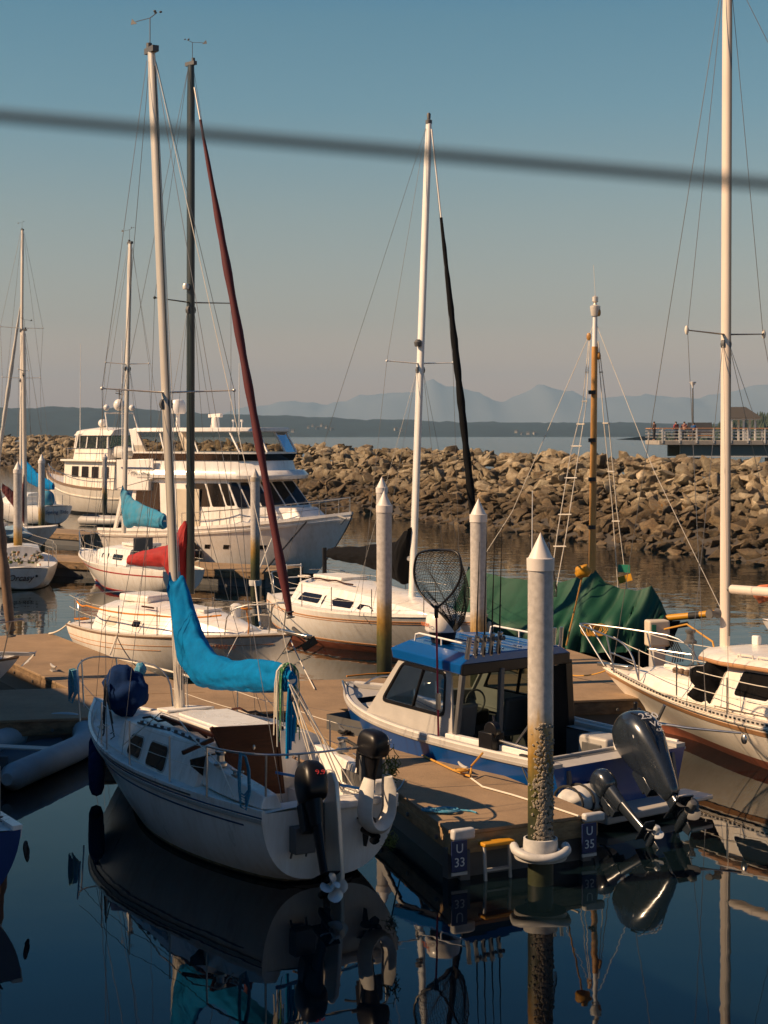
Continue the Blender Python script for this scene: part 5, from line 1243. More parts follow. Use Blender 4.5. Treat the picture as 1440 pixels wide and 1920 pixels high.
ob4 = outboard(K, T4, .95, M['cowl'], M['cowl'], 'plas', tiller=False, leg=1.0, cowl_shape=[(.10, .13, .10, 0.05), (.16, .17, .125, .06), (.28, .185, .135, .07), (.38, .17, .125, .06), (.45, .12, .09, .05), (.48, .06, .05, .05)])
mb = MB(); mb.box((-.12, .80, .50), (.22, .34, .34)); mb.build('kicker_bracket', M['greypaint'], K, bevel=.02)
# radar dome on the roof
dc = (2.95, .50, 2.43)
MB().lathe([(.0, 0), (.235, .0), (.255, .03), (.235, .20), (.20, .25), (.0, .265)], dc, n=32).build('radar_dome', M['gel'], K, ang=50)
MB().lathe([(.16, -.16), (.20, 0)], dc, n=20).build('radar_mount', M['black'], K)
text('FURUNO', .075, frame((3.03, .755, 2.53), (-1, .33, 0), (0, 0, 1)), M['ltorange'], K)
MB().tube([(2.4, -.7, 2.24), (2.38, -.7, 4.4)], [.012, .006], 6).build('antenna', M['white'], K)
def WK(q): return V((0, 0, H)) + (fk.wld(q) - V((0, 0, H))) * KS
# things standing in the boat ---------------------------------------------------
# landing net
na = V((2.22, 1.16, .98)); e_ = empty('landing_net', WK(na), fk.h, 'big landing net with red pole standing upright at the cabin side', 'landing net')
def nn(px, py): return fk.on(px, py, 1.16) - na
pole0 = nn(822, 1384); pole1 = nn(818, 1142)
MB().tube([pole0, pole1], .014, 8).build('pole', M['redpole'], e_)
MB().bar(nn(822, 1300), nn(822, 1330), .05, .05).build('clamp', M['ss'], e_)
hoop = [nn(*p) for p in [(818, 1142), (786, 1112), (775, 1080), (779, 1045), (790, 1033), (830, 1031), (856, 1033), (864, 1048), (866, 1080), (850, 1112), (818, 1142)]]
hp_ = hoop
for _ in range(2):
    o2 = [hp_[0]]
    for a, b_ in zip(hp_, hp_[1:]): o2 += [a.lerp(b_, .25), a.lerp(b_, .75)]
    o2.append(hp_[-1]); hp_ = o2
MB().tube(hp_, .017, 8).tube([pole1 - V((0, 0, .12)), pole1 + V((0, 0, .05))], .028, 8).build('hoop', M['black'], e_)
# net bag: hangs from the hoop
mb = MB(); NU, NV = 46, 24; grid = []; per = hp_
def along(u):
    x = u * (len(per) - 1); i = min(len(per) - 2, int(x)); return per[i].lerp(per[i + 1], x - i)
bot = nn(836, 1170) + V((0, -.16, -.12))
for j in range(NV + 1):
    v = j / NV; row = []
    for i in range(NU):
        a = along(i / NU); q = a.lerp(bot, v ** 1.25); q += V((0, -.16 * math.sin(PI * v) * (1 + .2 * math.sin(i)), -.10 * math.sin(PI * v))); row.append(q)
    grid.append(row)
for j in range(NV):
    for i in range(NU):
        a = grid[j][i]; b1 = grid[j + 1][(i + 1) % NU]; b2 = grid[j + 1][(i - 1) % NU]
        for b_ in (b1, b2):
            if (a - b_).length > .004: mb.tube([a, b_], 0.0034, 3, cap=False)
mb.build('net_bag', M['netm'], e_, smooth=False)
# second net behind the piling
e2 = empty('landing_net', WK((1.9, -.55, 2.2)), fk.h, 'dark landing net standing behind the nearest piling', 'landing net')
b0 = V((1.2, -1.0, 2.3)); pl = [V((.0, .0, .0)), V((-.02, 0, .75))]; MB().tube(pl, .013, 6).build('pole', M['black'], e2)
pts = [V((.28 * math.sin(t), -.24 * math.sin(t), 1.10 - .38 * math.cos(t))) for t in [2 * PI * k / 24 for k in range(25)]]; MB().tube(pts, .014, 6).build('hoop', M['black'], e2)
mb = MB()
for k in range(24):
    for j in range(5):
        a = pts[k].lerp(V((0, -.2, .72)), j / 6); b_ = pts[(k + 1) % 24].lerp(V((0, -.2, .72)), (j + 1) / 6); mb.tube([a, b_], .002, 3, cap=False); a = pts[k].lerp(V((0, -.2, .72)), (j + 1) / 6); b_ = pts[(k + 1) % 24].lerp(V((0, -.2, .72)), j / 6); mb.tube([a, b_], .002, 3, cap=False)
mb.build('net_bag', M['netm'], e2, smooth=False)
# fishing rods in the holders
rl = ['second', 'third', 'fourth', 'fifth']
for k in (1, 2, 3, 4):
    a = V((1.94, .90 - .14 * k, 2.40)); tip = a + V((-.02 - .03 * k, .03 * k - .03, 1.55 - .2 * (k % 2))); e3 = empty('fishing_rod', WK(a), fk.h, 'black fishing rod standing in the %s roof holder counted from the left' % rl[k - 1], 'fishing rod', 'rods on the blue cabin roof')
    MB().tube([V((0, 0, -.2)), V((0, 0, .25)), tip - a], [.012, .011, .003], 6).build('blank', M['black'], e3); MB().lathe([(.035, -.03), (.025, -.02), (.025, .02), (.035, .03)], V((-.05, 0, .02)), Matrix.Rotation(PI / 2, 3, 'X'), 12).tube([(0, 0, 0), (-.05, 0, .02)], .01, 5).tube([(-.05, .03, .02), (-.10, .05, .0)], .006, 5).build('reel', M['greyd'], e3)
# deck brush with yellow head
ba = V((2.0, -1.02, 2.2)); e4 = empty('deck_brush', WK(ba), fk.h, 'long handled deck brush with fluffy yellow head pointing up', 'brush')
tb = fk.on(1093, 1075, -1.02) - ba; b_0 = fk.on(1062, 1210, -1.02) - ba
MB().tube([b_0, tb], .012, 8).build('handle', M['wood'], e4)
lump(tb + V((0, 0, .03)), (.14, .10, .09), 3, .25, 10, Matrix.Rotation(.4, 3, 'Y')).build('brush_head', M['yellow'], e4, ang=70)
# yellow shore hose / lines along the dock
rope('yellow hose running along the finger dock beside the blue hull', [P(728, 1382, 0.590), P(800, 1420, 0.590), P(850, 1444, 0.600), P(882, 1456, 0.610), P(884, 1436, .7), P(905, 1412, 1.02)], .014, 'ropeY', 'hose', 'hose')
rope('tan line along the dock edge beside the white piling', [P(882, 1458, 0.585), P(905, 1475, 0.585), P(960, 1490, 0.585), P(1040, 1515, 0.585), P(1085, 1530, 0.585)], .012, 'wirel')
mb = MB(); coil(mb, (0, 0, 0), .09, 4, .012, 7); o = mb.build('rope_coil', M['ropeY']); o.location = P(866, 1448, 0.630); tag(o, 'small knot of yellow rope wrapped round the dock cleat', 'rope')
mb = MB(); coil(mb, (0, 0, 0), .10, 4, .012, 9); o = mb.build('rope_coil', M['rubber']); o.location = P(645, 1375, 0.590); tag(o, 'dark rope heap on the dock left of the small black outboard', 'rope')

mb = MB(); rings = []
e5 = empty('cockpit_cushion', WK((-.20, .98, .56)), fk.h, 'white vinyl bundle with black straps on the swim platform behind the small outboard', 'cushion')
lump((0, -.12, .10), (.24, .46, .17), 6, .16, 14).build('cover', M['buoy'], e5, ang=60)
for y in (-.34, -.02, .18): MB().tube([V((.25 * math.cos(t), y, .10 + .185 * math.sin(t))) for t in [2 * PI * k / 16 for k in range(17)]], .016, 6).build('strap', M['rubber'], e5)
for ob_ in list(COL.objects):
    if ob_.parent is None and ob_.name.split('.')[0] in ('landing_net', 'fishing_rod', 'deck_brush', 'cockpit_cushion'): ob_.scale = (KS, KS, KS)
# ================================================================ THE OTHER BOATS
def fw(o, b):
    f = Frame.__new__(Frame); f.o = V((o[0], o[1], 0)); f.h = math.atan2(b[1] - o[1], b[0] - o[0]); f.L = math.hypot(b[0] - o[0], b[1] - o[1]); f.c = math.cos(f.h); f.n = math.sin(f.h); return f
def perf_rail(h, parent, m='alu', t0=.05, t1=.98):    # slotted toe rail
    h.rail(parent, M[m], t0, t1, .02, .035, .02, 'toe_rail', N=40)
# ---- white sloop with black mast and red covers
fb = Frame((143, 1160, .9), (540, 1190, 1.15))
B = empty('sailboat', fb.o, fb.h, 'white sloop with black mast, red sail cover and thin orange hull stripes', 'sailboat')
hB = Hull(7.5, 2.7, .92, 1.18, .93, tw=.62, rb=1.15, rs=.25, d=.45, zk0=.15, rnd=.66, pb=2.0, xoff=.80)
hB.build(B, M['gel'], M['bottom_dark'], (-9, .02)); hB.deck(B, M['deckw'], (1.15, 2.1, .6)); well(B, M['deckw'], 1.15, 2.1, .6, .93, .45, (.2, .75))
hB.strip(B, M['scum'], 0, 0, 0, .98, .003, name='waterline_scum', z=(.055, .018)); perf_rail(hB, B); hB.strip(B, M['orange'], .20, .212, 0, .96, .004, name='pinstripe'); hB.strip(B, M['orange'], .30, .312, 0, .60, .004, name='pinstripe')
hB.strip(B, M['wood_grey'], .0, .03, 0, 1, .012, name='rub_rail')
tB_ = Trunk([(1.9, .92, .92, 1.40), (3.0, 1.0, .92, 1.46), (4.3, .92, .94, 1.42), (5.3, .70, .99, 1.30), (6.0, .45, 1.04, 1.16), (6.25, .25, 1.07, 1.10)], inset=.18, rad=.14, camber=.10); tB_.build(B, M['gel'], 'cabin')
tB_.window(B, 2.35, 2.80, .3, .8, -1, .10, 0, 0, M['deckt']); tB_.window(B, 3.35, 3.60, .35, .72, -1, .03, 0, 0, M['glass'], M['alu'], .02); tB_.window(B, 2.35, 3.4, .3, .75, 1, .08, 0, 0, M['glass'])
MB().box((2.75, 0, 1.60), (1.05, .85, .16)).build('sea_hood', M['gel'], B, bevel=.05, seg=3)
MB().box((4.75, 0, 1.46), (.5, .5, .07)).build('forehatch', M['deckw'], B, bevel=.02); MB().lathe([(.10, 0), (.10, .12), (.13, .16), (.13, .24), (.06, .28)], (5.25, .42, 1.32), n=14).build('cowl_vent', M['white'], B)
MB().lathe([(.05, 0), (.05, .55)], (3.35, .35, 1.45), n=8).build('mast_pump', M['teak'], B); MB().tube([(3.5, -.75, 1.50), (3.9, -.74, 1.49)], .02).build('handrail', M['teak'], B)
pB_, topB, atB = rig(fb, B, (357, 1113), (358, 122), .085, 'spar_black', [(8.05, 1.05)], stern=(0.1, 0, 1.0), chain=(4.15, 1.2, .95), wr=.005, sweep=-.1)
gB = 2.62; b0 = V((pB_.x - .1, 0, gB)); b1 = fb.on(241, 1050, 0); MB().tube([b0, b1], .055, 10).build('boom', M['spar_black'], B)
bl = lambda u: b0.lerp(b1, u)
cover(B, [(V((pB_.x - .02, 0, 3.35)), .09, .04), (V((pB_.x - .05, 0, 3.0)), .14, .25), (bl(.06) + V((0, 0, -.02)), .30, .70), (bl(.18) + V((0, 0, -.08)), .27, .48), (bl(.35), .18, .24), (bl(.7), .15, .18), (bl(.97), .11, .12), (bl(1), .05, .07)], 'canvas_red', amp=.05, seed=5)
MB().lathe([(.07, -.02), (.08, .05), (.06, .1)], atB(8.35) + V((.0, -.13, 0)), n=10).build('deck_light', M['alu'], B)
furled(B, topB + V((.12, 0, -.5)), (7.42, 0, 1.55), .085, 'canvas_maroon', bare=.06)
stanchions(B, hB, [.22, .40, .58, .76], .62, .012, ends=((.95, .85, 1.0), (7.0, .3, 1.25)))
arc_rail(B, [(1.7, -1.1, .95), (1.65, -1.1, 1.5), (.95, -.75, 1.56), (.85, 0, 1.57), (.95, .75, 1.56), (1.65, 1.1, 1.5), (1.7, 1.1, .95)], [((.95, .7, .95), (.95, .7, 1.55)), ((.95, -.7, .95), (.95, -.7, 1.55))], name='pushpit')
arc_rail(B, [(6.1, -.62, 1.05), (6.2, -.6, 1.68), (7.2, -.15, 1.78), (7.45, 0, 1.8), (7.2, .15, 1.78), (6.2, .6, 1.68), (6.1, .62, 1.05)], [((7.0, .2, 1.15), (7.1, .2, 1.76)), ((7.0, -.2, 1.15), (7.1, -.2, 1.76))])
MB().bar((7.1, 0, 1.22), (8.0, 0, 1.16), .16, .06).build('bow_roller', M['ss'], B, bevel=.01)
mb = MB(); mb.bar((7.5, 0, 1.30), (8.05, 0, 1.05), .05, .06); mb.prism([(7.98, -.22, 1.0), (8.1, 0, 1.18), (7.98, .22, 1.0), (7.85, 0, .85)], (.03, 0, .02)); mb.build('anchor', M['greyd'], B)
q = hB.at(.78, .86, -1, .006); q2 = hB.at(.86, .86, -1, .006)
text('WN 7800 SF', .135, frame(hB.at(.80, .86, -1, .030), q2 - q, (0, 0, 1)), M['ltdark'], B, 'registration_number', sx=1.15)
mb = MB(); a_ = hB.at(.735, .92, -1, .01); b_ = hB.at(.748, .92, -1, .01); mb.add([a_, b_, hB.at(.748, .80, -1, .01), hB.at(.735, .80, -1, .01)], [[0, 1, 2, 3]]); mb.build('registration_sticker', M['ltred'], B, smooth=False)
WB = fb.wld
for sg in (-1,):
    rope('orange line along the lifeline of the sloop with black mast', [WB((1.6, -1.1, 1.5)), WB((2.2, -1.28, 1.46)), WB((4.4, -1.22, 1.42)), WB((6.1, -.7, 1.5))], .018, 'ropeO', sag=.05)
o = MB(); coil(o, (0, 0, 0), .10, 3, .015, 3); o.tube([(0, 0, 0), (.05, 0, -.3), (.02, 0, -.6)], .014); o = o.build('rope_coil', M['ropeO']); o.location = WB((6.6, -.45, 1.62)); tag(o, 'orange rope coil hanging at the bow rail of the black mast sloop', 'rope')
o = MB(); coil(o, (0, 0, 0), .16, 4, .015, 5); o = o.build('rope_coil', M['ropeO']); o.location = WB((1.1, -.6, 1.0)); tag(o, 'orange rope heap in the stern of the black mast sloop', 'rope')
rope('white bow line from the left finger dock to the black mast sloop stern', [P(92, 1188, 0.590), WB((.85, -.75, .97))], .02, 'wirel', sag=.06)
rope('pale mooring line from the black mast sloop to the weedy piling', [WB((5.6, .8, 1.05)), V((pG.location.x, pG.location.y - .2, .5))], .022, 'wirel')
rope('thin mooring line from the black mast sloop bow down to the dock', [WB((6.4, -.5, 1.1)), P(395, 1290, 0.570)], .008, 'wirel')
rope('thick knotted line from the dock cleat to the black mast sloop', [WB((3.4, -1.33, .92)), WB((3.5, -1.6, .50)), P(372, 1272, 0.590)], .02, 'wirel')
# ---- small white sloop with red stripe and blue sail cover
fc = Frame((345, 1072, .85), (152, 1035, 1.0))
Cb = empty('sailboat', fc.o, fc.h, 'small white sloop with red sheer stripe and faded blue sail cover', 'sailboat')
hC = Hull(8.1, 2.7, .88, 1.12, .88, tw=.55, rb=1.3, rs=.2, d=.45, zk0=.18, rnd=.66, pb=2.1)
hC.build(Cb, M['gel'], M['hullnavy'], (-9, .06)); hC.deck(Cb, M['deckw'], (.5, 2.3, .65)); well(Cb, M['deckw'], .5, 2.3, .65, .9, .45)
hC.strip(Cb, M['redst'], .15, .19, 0, 1, .005, name='sheer_stripe'); hC.strip(Cb, M['redst'], 0, 0, 0, .98, .006, name='boot_stripe', z=(.12, .06)); hC.rail(Cb, M['gel'], 0, 1, .03, .04)
tC_ = Trunk([(2.4, .9, .90, 1.45), (4.0, .95, .92, 1.45), (5.2, .75, .98, 1.32), (5.9, .45, 1.02, 1.15)], inset=.15, rad=.1); tC_.build(Cb, M['gel'], 'cabin')
for sg in (1, -1): tC_.window(Cb, 2.8, 3.5, .35, .75, sg, .05, 0, 0, M['glass']); tC_.window(Cb, 3.8, 4.5, .35, .75, sg, .05, 0, 0, M['glass'])
MB().box((2.25, .35, 1.45), (.05, .7, .75)).build('dodger_panel', M['greyd'], Cb, bevel=.02); MB().box((3.1, 0, 1.56), (1.2, .9, .10)).build('hatch', M['gel'], Cb, bevel=.03)
pC_, topC, atC = rig(fc, Cb, fc.on(232, 1000, 0)[:] , (244, 455), .085, 'alu', [(8.9, .75)], bow=(8.0, 0, 1.15), stern=(.05, 0, 1.0), chain=(4.4, 1.2, .9), wr=.006) if False else rig(fc, Cb, (232, 1000), (244, 457), .085, 'alu', [(7.6, .8)], bow=(8.0, 0, 1.15), stern=(.05, 0, 1.0), chain=(4.4, 1.2, .9), wr=.006)
b0 = V((pC_.x - .1, 0, 2.62)); b1 = fc.on(309, 978, 0); MB().tube([b0, b1], .055, 10).build('boom', M['alu'], Cb)
bl = lambda u: b0.lerp(b1, u)
cover(Cb, [(V((pC_.x - .02, 0, 3.45)), .08, .05), (V((pC_.x - .06, 0, 3.1)), .16, .28), (bl(.08) + V((0, 0, .02)), .26, .58), (bl(.25) + V((0, 0, .0)), .25, .44), (bl(.6) + V((0, 0, .0)), .22, .34), (bl(.95), .2, .27), (bl(1), .12, .2)], 'canvas_blue2', amp=.05, seed=8)
stanchions(Cb, hC, [.3, .48, .66], .6, .012, ends=((.15, .75, .9), (7.4, .3, 1.1)))
arc_rail(Cb, [(6.9, .5, 1.05), (7.0, .5, 1.65), (7.9, .15, 1.75), (8.15, 0, 1.78), (7.9, -.15, 1.75), (7.0, -.5, 1.65), (6.9, -.5, 1.05)], [((7.6, .25, 1.1), (7.75, .22, 1.74)), ((7.6, -.25, 1.1), (7.75, -.22, 1.74))])
arc_rail(Cb, [(.9, 1.0, .9), (.85, 1.0, 1.48), (.1, .7, 1.5), (.05, 0, 1.5), (.1, -.7, 1.5), (.85, -1.0, 1.48), (.9, -1.0, .9)], [((.1, .6, .9), (.1, .6, 1.5))], name='pushpit')
mb = MB(); rg = random.Random(2)
for k in range(14): mb.tube([(1.9 + rg.uniform(-.4, .4), rg.uniform(-.5, .5), 1.0), (1.9 + rg.uniform(-.4, .4), rg.uniform(-.5, .5), 1.2 + rg.uniform(0, .4))], .02, 5)
mb.build('cockpit_gear', M['greyd'], Cb)
# ---- sloop with black sail cover
fe = Frame((520, 1112, .9), (960, 1172, 1.05))
E_ = empty('sailboat', fe.o, fe.h, 'white sloop with black sail cover, orange stripes and rusty red waterline', 'sailboat')
hE = Hull(9.6, 3.2, .98, 1.15, .92, tw=.52, rb=1.0, rs=-.35, xoff=.95, d=.5, zk0=.12, rnd=.66, pb=2.1)
hE.build(E_, M['gel'], M['bottom_red'], (-9, .17)); hE.deck(E_, M['deckw'], (1.35, 2.6, .6)); well(E_, M['deckw'], 1.35, 2.6, .6, .95, .45, (.25, .75))
hE.strip(E_, M['orange'], .12, .15, 0, 1, .006, name='stripe'); hE.strip(E_, M['orange'], .18, .195, 0, 1, .005, name='stripe'); hE.strip(E_, M['orange'], 0, 0, 0, .97, .006, name='boot_stripe', z=(.24, .20)); hE.rail(E_, M['gel'], 0, 1, .05, .05)
tE_ = Trunk([(2.5, 1.05, .94, 1.45), (4.2, 1.12, .92, 1.46), (6.0, .95, .94, 1.34), (7.6, .60, .98, 1.14), (8.0, .4, 1.0, 1.04)], inset=.26, rad=.12, camber=.10); tE_.build(E_, M['gel'], 'cabin')
for sg in (1, -1):
    tE_.window(E_, 2.85, 3.95, .22, .72, sg, .04, .14, .0, M['glass']); tE_.window(E_, 4.10, 5.35, .22, .72, sg, .04, 0, 0, M['glass']); tE_.window(E_, 5.6, 6.25, .25, .65, sg, .04, 0, -.25, M['glass'])
MB().box((3.3, 0, 1.58), (1.4, .8, .09)).build('sliding_hatch', M['deckw'], E_, bevel=.03); mb = MB(); mb.tube([tE_.top(x, -.55) + V((0, 0, .03 + .03 * (k % 2))) for k, x in enumerate([2.8, 3.2, 3.6, 4.0, 4.4, 4.8])], .02); mb.build('handrail', M['teak'], E_)
mb = MB(); coil(mb, (2.75, -.75, 1.55), .18, 3, .02, 4); mb.build('coiled_line', M['wirel'], E_)
pE_, topE, atE = rig(fe, E_, (772, 1133), (804, 232), .085, 'white', [(6.9, .95)], stern=(.1, 0, 1.2), chain=(6.55, 1.45, .95), wr=.005, head=False)
MB().lathe([(.08, 0), (.08, .08), (.04, .10), (.05, .22), (.03, .26)], topE, n=12).build('masthead_light', M['greyd'], E_)
MB().lathe([(.08, -.05), (.10, .05), (.05, .12)], atE(7.35) + V((.05, -.12, 0)), n=10).build('deck_light', M['greyd'], E_)
b0 = V((pE_.x - .1, 0, 2.25)); b1 = fe.on(617, 1037, 0); MB().tube([b0, b1], .06, 10).build('boom', M['white'], E_)
bl = lambda u: b0.lerp(b1, u)
cover(E_, [(V((pE_.x, 0, 2.95)), .12, .05), (V((pE_.x - .04, 0, 2.75)), .15, .22), (bl(.05) + V((0, 0, -.02)), .30, .62), (bl(.15) + V((0, 0, -.08)), .28, .46), (bl(.35) + V((0, 0, -.03)), .25, .33), (bl(.65) + V((0, 0, 0)), .19, .22), (bl(.9), .16, .17), (bl(1.0), .10, .12)], 'canvas_black', amp=.05, seed=11)
furled(E_, topE + V((.12, 0, -.15)), (9.45, 0, 1.35), .085, 'canvas_black', bare=.18, twist=16)
stanchions(E_, hE, [.20, .36, .52, .68, .84], .62, .012, ends=((1.15, .85, .98), (9.0, .3, 1.15)))
arc_rail(E_, [(2.0, -1.2, .98), (1.95, -1.2, 1.55), (1.15, -.85, 1.6), (1.05, -.4, 1.6)], [((1.15, -.8, .95), (1.15, -.8, 1.6))], name='pushpit'); arc_rail(E_, [(2.0, 1.2, .98), (1.95, 1.2, 1.55), (1.15, .85, 1.6), (1.05, .4, 1.6)], [((1.15, .8, .95), (1.15, .8, 1.6))], name='pushpit')
MB().tube([(1.5, .6, 1.0), (1.5, .6, 2.2)], .06, 8).build('mizzen_stub', M['black'], E_)
mb = MB()
for y in (-.22, .22): mb.tube([(-.05, y, 1.0), (-.05, y, 1.75)], .018)
for z in (1.1, 1.4, 1.72): mb.tube([(-.05, -.22, z), (-.05, .22, z)], .015)
mb.xf(Matrix.Translation((.95, 0, 0))).build('stern_ladder', M['white'], E_)
mb = MB(); mb.tube([(0, -.3, .9), (-.5, -.35, .35)], .02); mb.box((-.15, -.35, .70), (.15, .3, .4)); mb.xf(Matrix.Translation((.95, 0, 0))).build('motor_bracket', M['greyd'], E_)
rope('tan rope from the black covered sloop stern to the main dock', [fe.wld((1.2, -.8, .95)), P(590, 1292, 0.580)], .012, 'wirel', sag=.1)
rope('orange rope coil line on the main dock under the rusty waterline hull', [P(650, 1268, 0.580), P(690, 1264, 0.580), P(735, 1262, 0.580)], .016, 'ropeO')
# ---- motorsailer on the right
ff = fw((9.87, 22.0), (3.99, 30.1))
Fb = empty('sailboat', ff.o, ff.h, 'cream motorsailer with tan stripes entering from the right, bow rail toward the middle', 'sailboat')
hF = Hull(10.0, 3.3, 1.0, 1.0, .80, tw=.66, rb=1.55, rs=.2, d=.6, zk0=.1, rnd=.62, pb=1.9)
hF.build(Fb, M['gel2'], M['bottom_red'], (-9, .17)); hF.deck(Fb, M['gel2'], (.6, 2.6, .8)); well(Fb, M['gel2'], .6, 2.6, .8, .8, .4)
hF.strip(Fb, M['tan'], .10, .17, 0, 1, .006, name='tan_stripe'); hF.strip(Fb, M['ltblack'], .045, .06, 0, 1, .010, name='joint'); hF.strip(Fb, M['gel2'], .02, .045, 0, 1, .02, name='rub_rail')
hF.rail(Fb, M['alu'], .0, 1, .02, .05, .03, 'toe_rail')
mb = MB()
for k in range(90):
    t = .02 + .95 * k / 90; q = hF.pt(t, 1, 1); mb.box(q + V((0, -.018, .024)), (.05, .012, .028), Matrix.Rotation(-.12, 3, 'Z'))
mb.build('rail_slots', M['ltblack'], Fb)
tF1 = Trunk([(5.0, 1.25, .80, 1.22), (7.0, 1.08, .86, 1.20), (8.3, .72, .93, 1.12), (8.9, .45, .97, 1.02)], inset=.25, rad=.14, camber=.08); tF1.build(Fb, M['gel2'], 'trunk_cabin')
MB().box((7.95, 0, 1.22), (.55, .55, .06)).build('forehatch', M['gel2'], Fb, bevel=.02); MB().box((7.95, 0, 1.255), (.42, .42, .02)).build('hatch_pane', M['tint'], Fb, bevel=.01)
p0 = [(2.6, -1.30, .80), (6.25, -1.22, .9), (6.9, -.55, .95), (6.9, .55, .95), (6.25, 1.22, .9), (2.6, 1.30, .80)]; p1 = [(2.7, -1.12, 1.55), (6.0, -1.04, 1.55), (6.5, -.46, 1.55), (6.5, .46, 1.55), (6.0, 1.04, 1.55), (2.7, 1.12, 1.55)]
hs = House(p0, p1); hs.build(Fb, M['gel2'], 'pilothouse', bevel=.05)
rf = [(2.4, 1.24), (6.1, 1.20), (6.75, .98), (7.15, .45), (7.15, -.45), (6.75, -.98), (6.1, -1.20), (2.4, -1.24)]
mb = MB(); mb.loft([[V((x, y, 1.535)) for x, y in rf], [V((x * 1.0, y, 1.60)) for x, y in rf]]); mb.build('roof_edge', M['tan'], Fb, bevel=.02)
mb = MB(); mb.loft([[V((x, y * .99, 1.604)) for x, y in rf], [V((4.5 + (x - 4.5) * .97, y * .93, 1.66)) for x, y in rf], [V((4.5 + (x - 4.5) * .8, y * .6, 1.71)) for x, y in rf]]); mb.build('pilothouse_roof', M['gel2'], Fb)
for i, (u0, u1) in ((4, (.10, .30)), (4, (.345, .55)), (4, (.60, .80)), (0, (.20, .40)), (0, (.45, .65)), (0, (.70, .90))): hs.window(Fb, i, u0, u1, .32, .90, M['glass'], M['white'], .035)
for i in (1, 2, 3): hs.window(Fb, i, .12, .88, .30, .92, M['glass'])
mb = MB()
for k in range(4): mb.tube([(5.9 - .42 * k, 1.0, 1.64), (5.88 - .42 * k, 1.0, 1.72), (5.58 - .42 * k, 1.0, 1.72), (5.56 - .42 * k, 1.0, 1.64)], .016)
mb.build('roof_handrail', M['wirel'], Fb)
MB().box((5.3, -.1, 1.73), (.6, .6, .04)).build('roof_hatch', M['tint'], Fb, bevel=.01)
pF_, topF, atF = rig(ff, Fb, (1359, 1225), (1364, -60), .074, 'cream', [(6.88, .92)], stern=(.1, 0, 1.1), chain=(6.1, 1.5, .85), wr=.0055, sq=(1.3, .95), sweep=0, head=False)
MB().lathe([(.16, 0), (.16, .03), (.10, .06)], pF_ - V((0, 0, .05)), n=16).build('mast_step', M['greyd'], Fb)
winch(Fb, V((pF_.x + .45, .35, 1.68)), 2.0, 'greyd'); mb = MB(); mb.lathe([(.09, -.05), (.05, 0), (.05, .08), (.08, .12), (.08, .16)], atF(2.2) + V((.1, .12, 0)), Matrix.Rotation(-PI / 2, 3, 'X') , 14); mb.build('mast_winch', M['greyd'], Fb)
for sgn, yy in ((1, 1.0), (-1, -1.0)): MB().ball(atF(6.92) + V((0, sgn * .94, 0)), (.035, .035, .08), 8).build('spreader_boot', M['wirel'], Fb)
MB().tube([atF(2.62) + V((-.15, 0, 0)), (0.8, 0, 2.75)], .075, 14).build('boom', M['cream'], Fb); MB().tube([atF(2.62) + V((-.02, 0, 0)), atF(2.62) + V((-.2, 0, 0))], .05, 8).build('gooseneck', M['greyd'], Fb)
MB().tube([(9.75, 0, 1.05), topF + V((.1, 0, -.1))], .006, 5).build('forestay', M['wire'], Fb)
stanchions(Fb, hF, [.30, .44, .58, .72, .85], .62, .013, ends=((.3, 1.1, 1.0), (9.3, .42, 1.02)), wr=.007, wires=(.60, .32))
arc_rail(Fb, [(8.3, .78, .98), (8.6, .72, 1.58), (9.7, .40, 1.66), (10.5, .12, 1.70), (10.62, 0, 1.71), (10.5, -.12, 1.70), (9.7, -.40, 1.66), (8.6, -.72, 1.58), (8.3, -.78, .98)],
         [((9.2, .5, 1.0), (9.4, .5, 1.65)), ((9.2, -.5, 1.0), (9.4, -.5, 1.65)), ((9.85, .12, 1.02), (10.5, .12, 1.69)), ((9.85, -.12, 1.02), (10.5, -.12, 1.69)), ((8.5, .72, 1.3), (9.3, .48, 1.34)), ((8.5, -.72, 1.3), (9.3, -.48, 1.34))], .016)
MB().bar((9.3, 0, 1.04), (10.1, 0, 1.02), .14, .06).build('bow_roller', M['ss'], Fb, bevel=.01)
o = lump((0, 0, 0), (.16, .34, .30), 21, .5, 12).build('torn_cover', M['canvas_black'], Fb, ang=70); o.location = (6.42, .98, 1.22); o.rotation_euler = (0, 0, -.8)
mb = MB(); rg = random.Random(5)
for k in range(5): mb.lathe([(.05, 0), (.06, .06), (.03, .09)], (7.6 - .16 * k, .62 + .03 * k, 1.20), n=8)
mb.build('deck_blocks', M['wood_grey'], Fb)
mb = MB(); mb.tube([(9.3, 1.0 * .4, 1.06), (7.5, 1.15, .95), (5.0, 1.45, .85), (2.5, 1.5, .85)], .012); mb.build('jackline', M['wirel'], Fb)
MB().box((6.6, -.25, 1.78), (.14, .10, .16)).build('mast_box', M['white'], Fb, bevel=.02)
rope('mooring line from the motorsailer bow to the far finger dock', [ff.wld((9.7, -.1, 1.05)), P(1052, 1262, 0.580)], .012, 'ropeY', sag=.12)
mb = MB()
for k in range(3): coil(mb, (.12 * k, 0, .02 * k), .16, 3, .014, 11 + k)
mb.xf(Matrix.Rotation(1.3, 4, 'X')); o = mb.build('rope_coil', M['ropeY']); o.location = P(1103, 1182, 1.05); tag(o, 'looped yellow shore cable hanging by the motorsailer bow rail', 'cable')
o = lump((0, 0, 0), (.18, .12, .14), 5, .4, 8).build('buoy_bundle', M['ltorange']); o.location = Q(1432, 1112, 30.5); tag(o, 'bright orange bundle at the right edge above the furled boom', 'buoy')
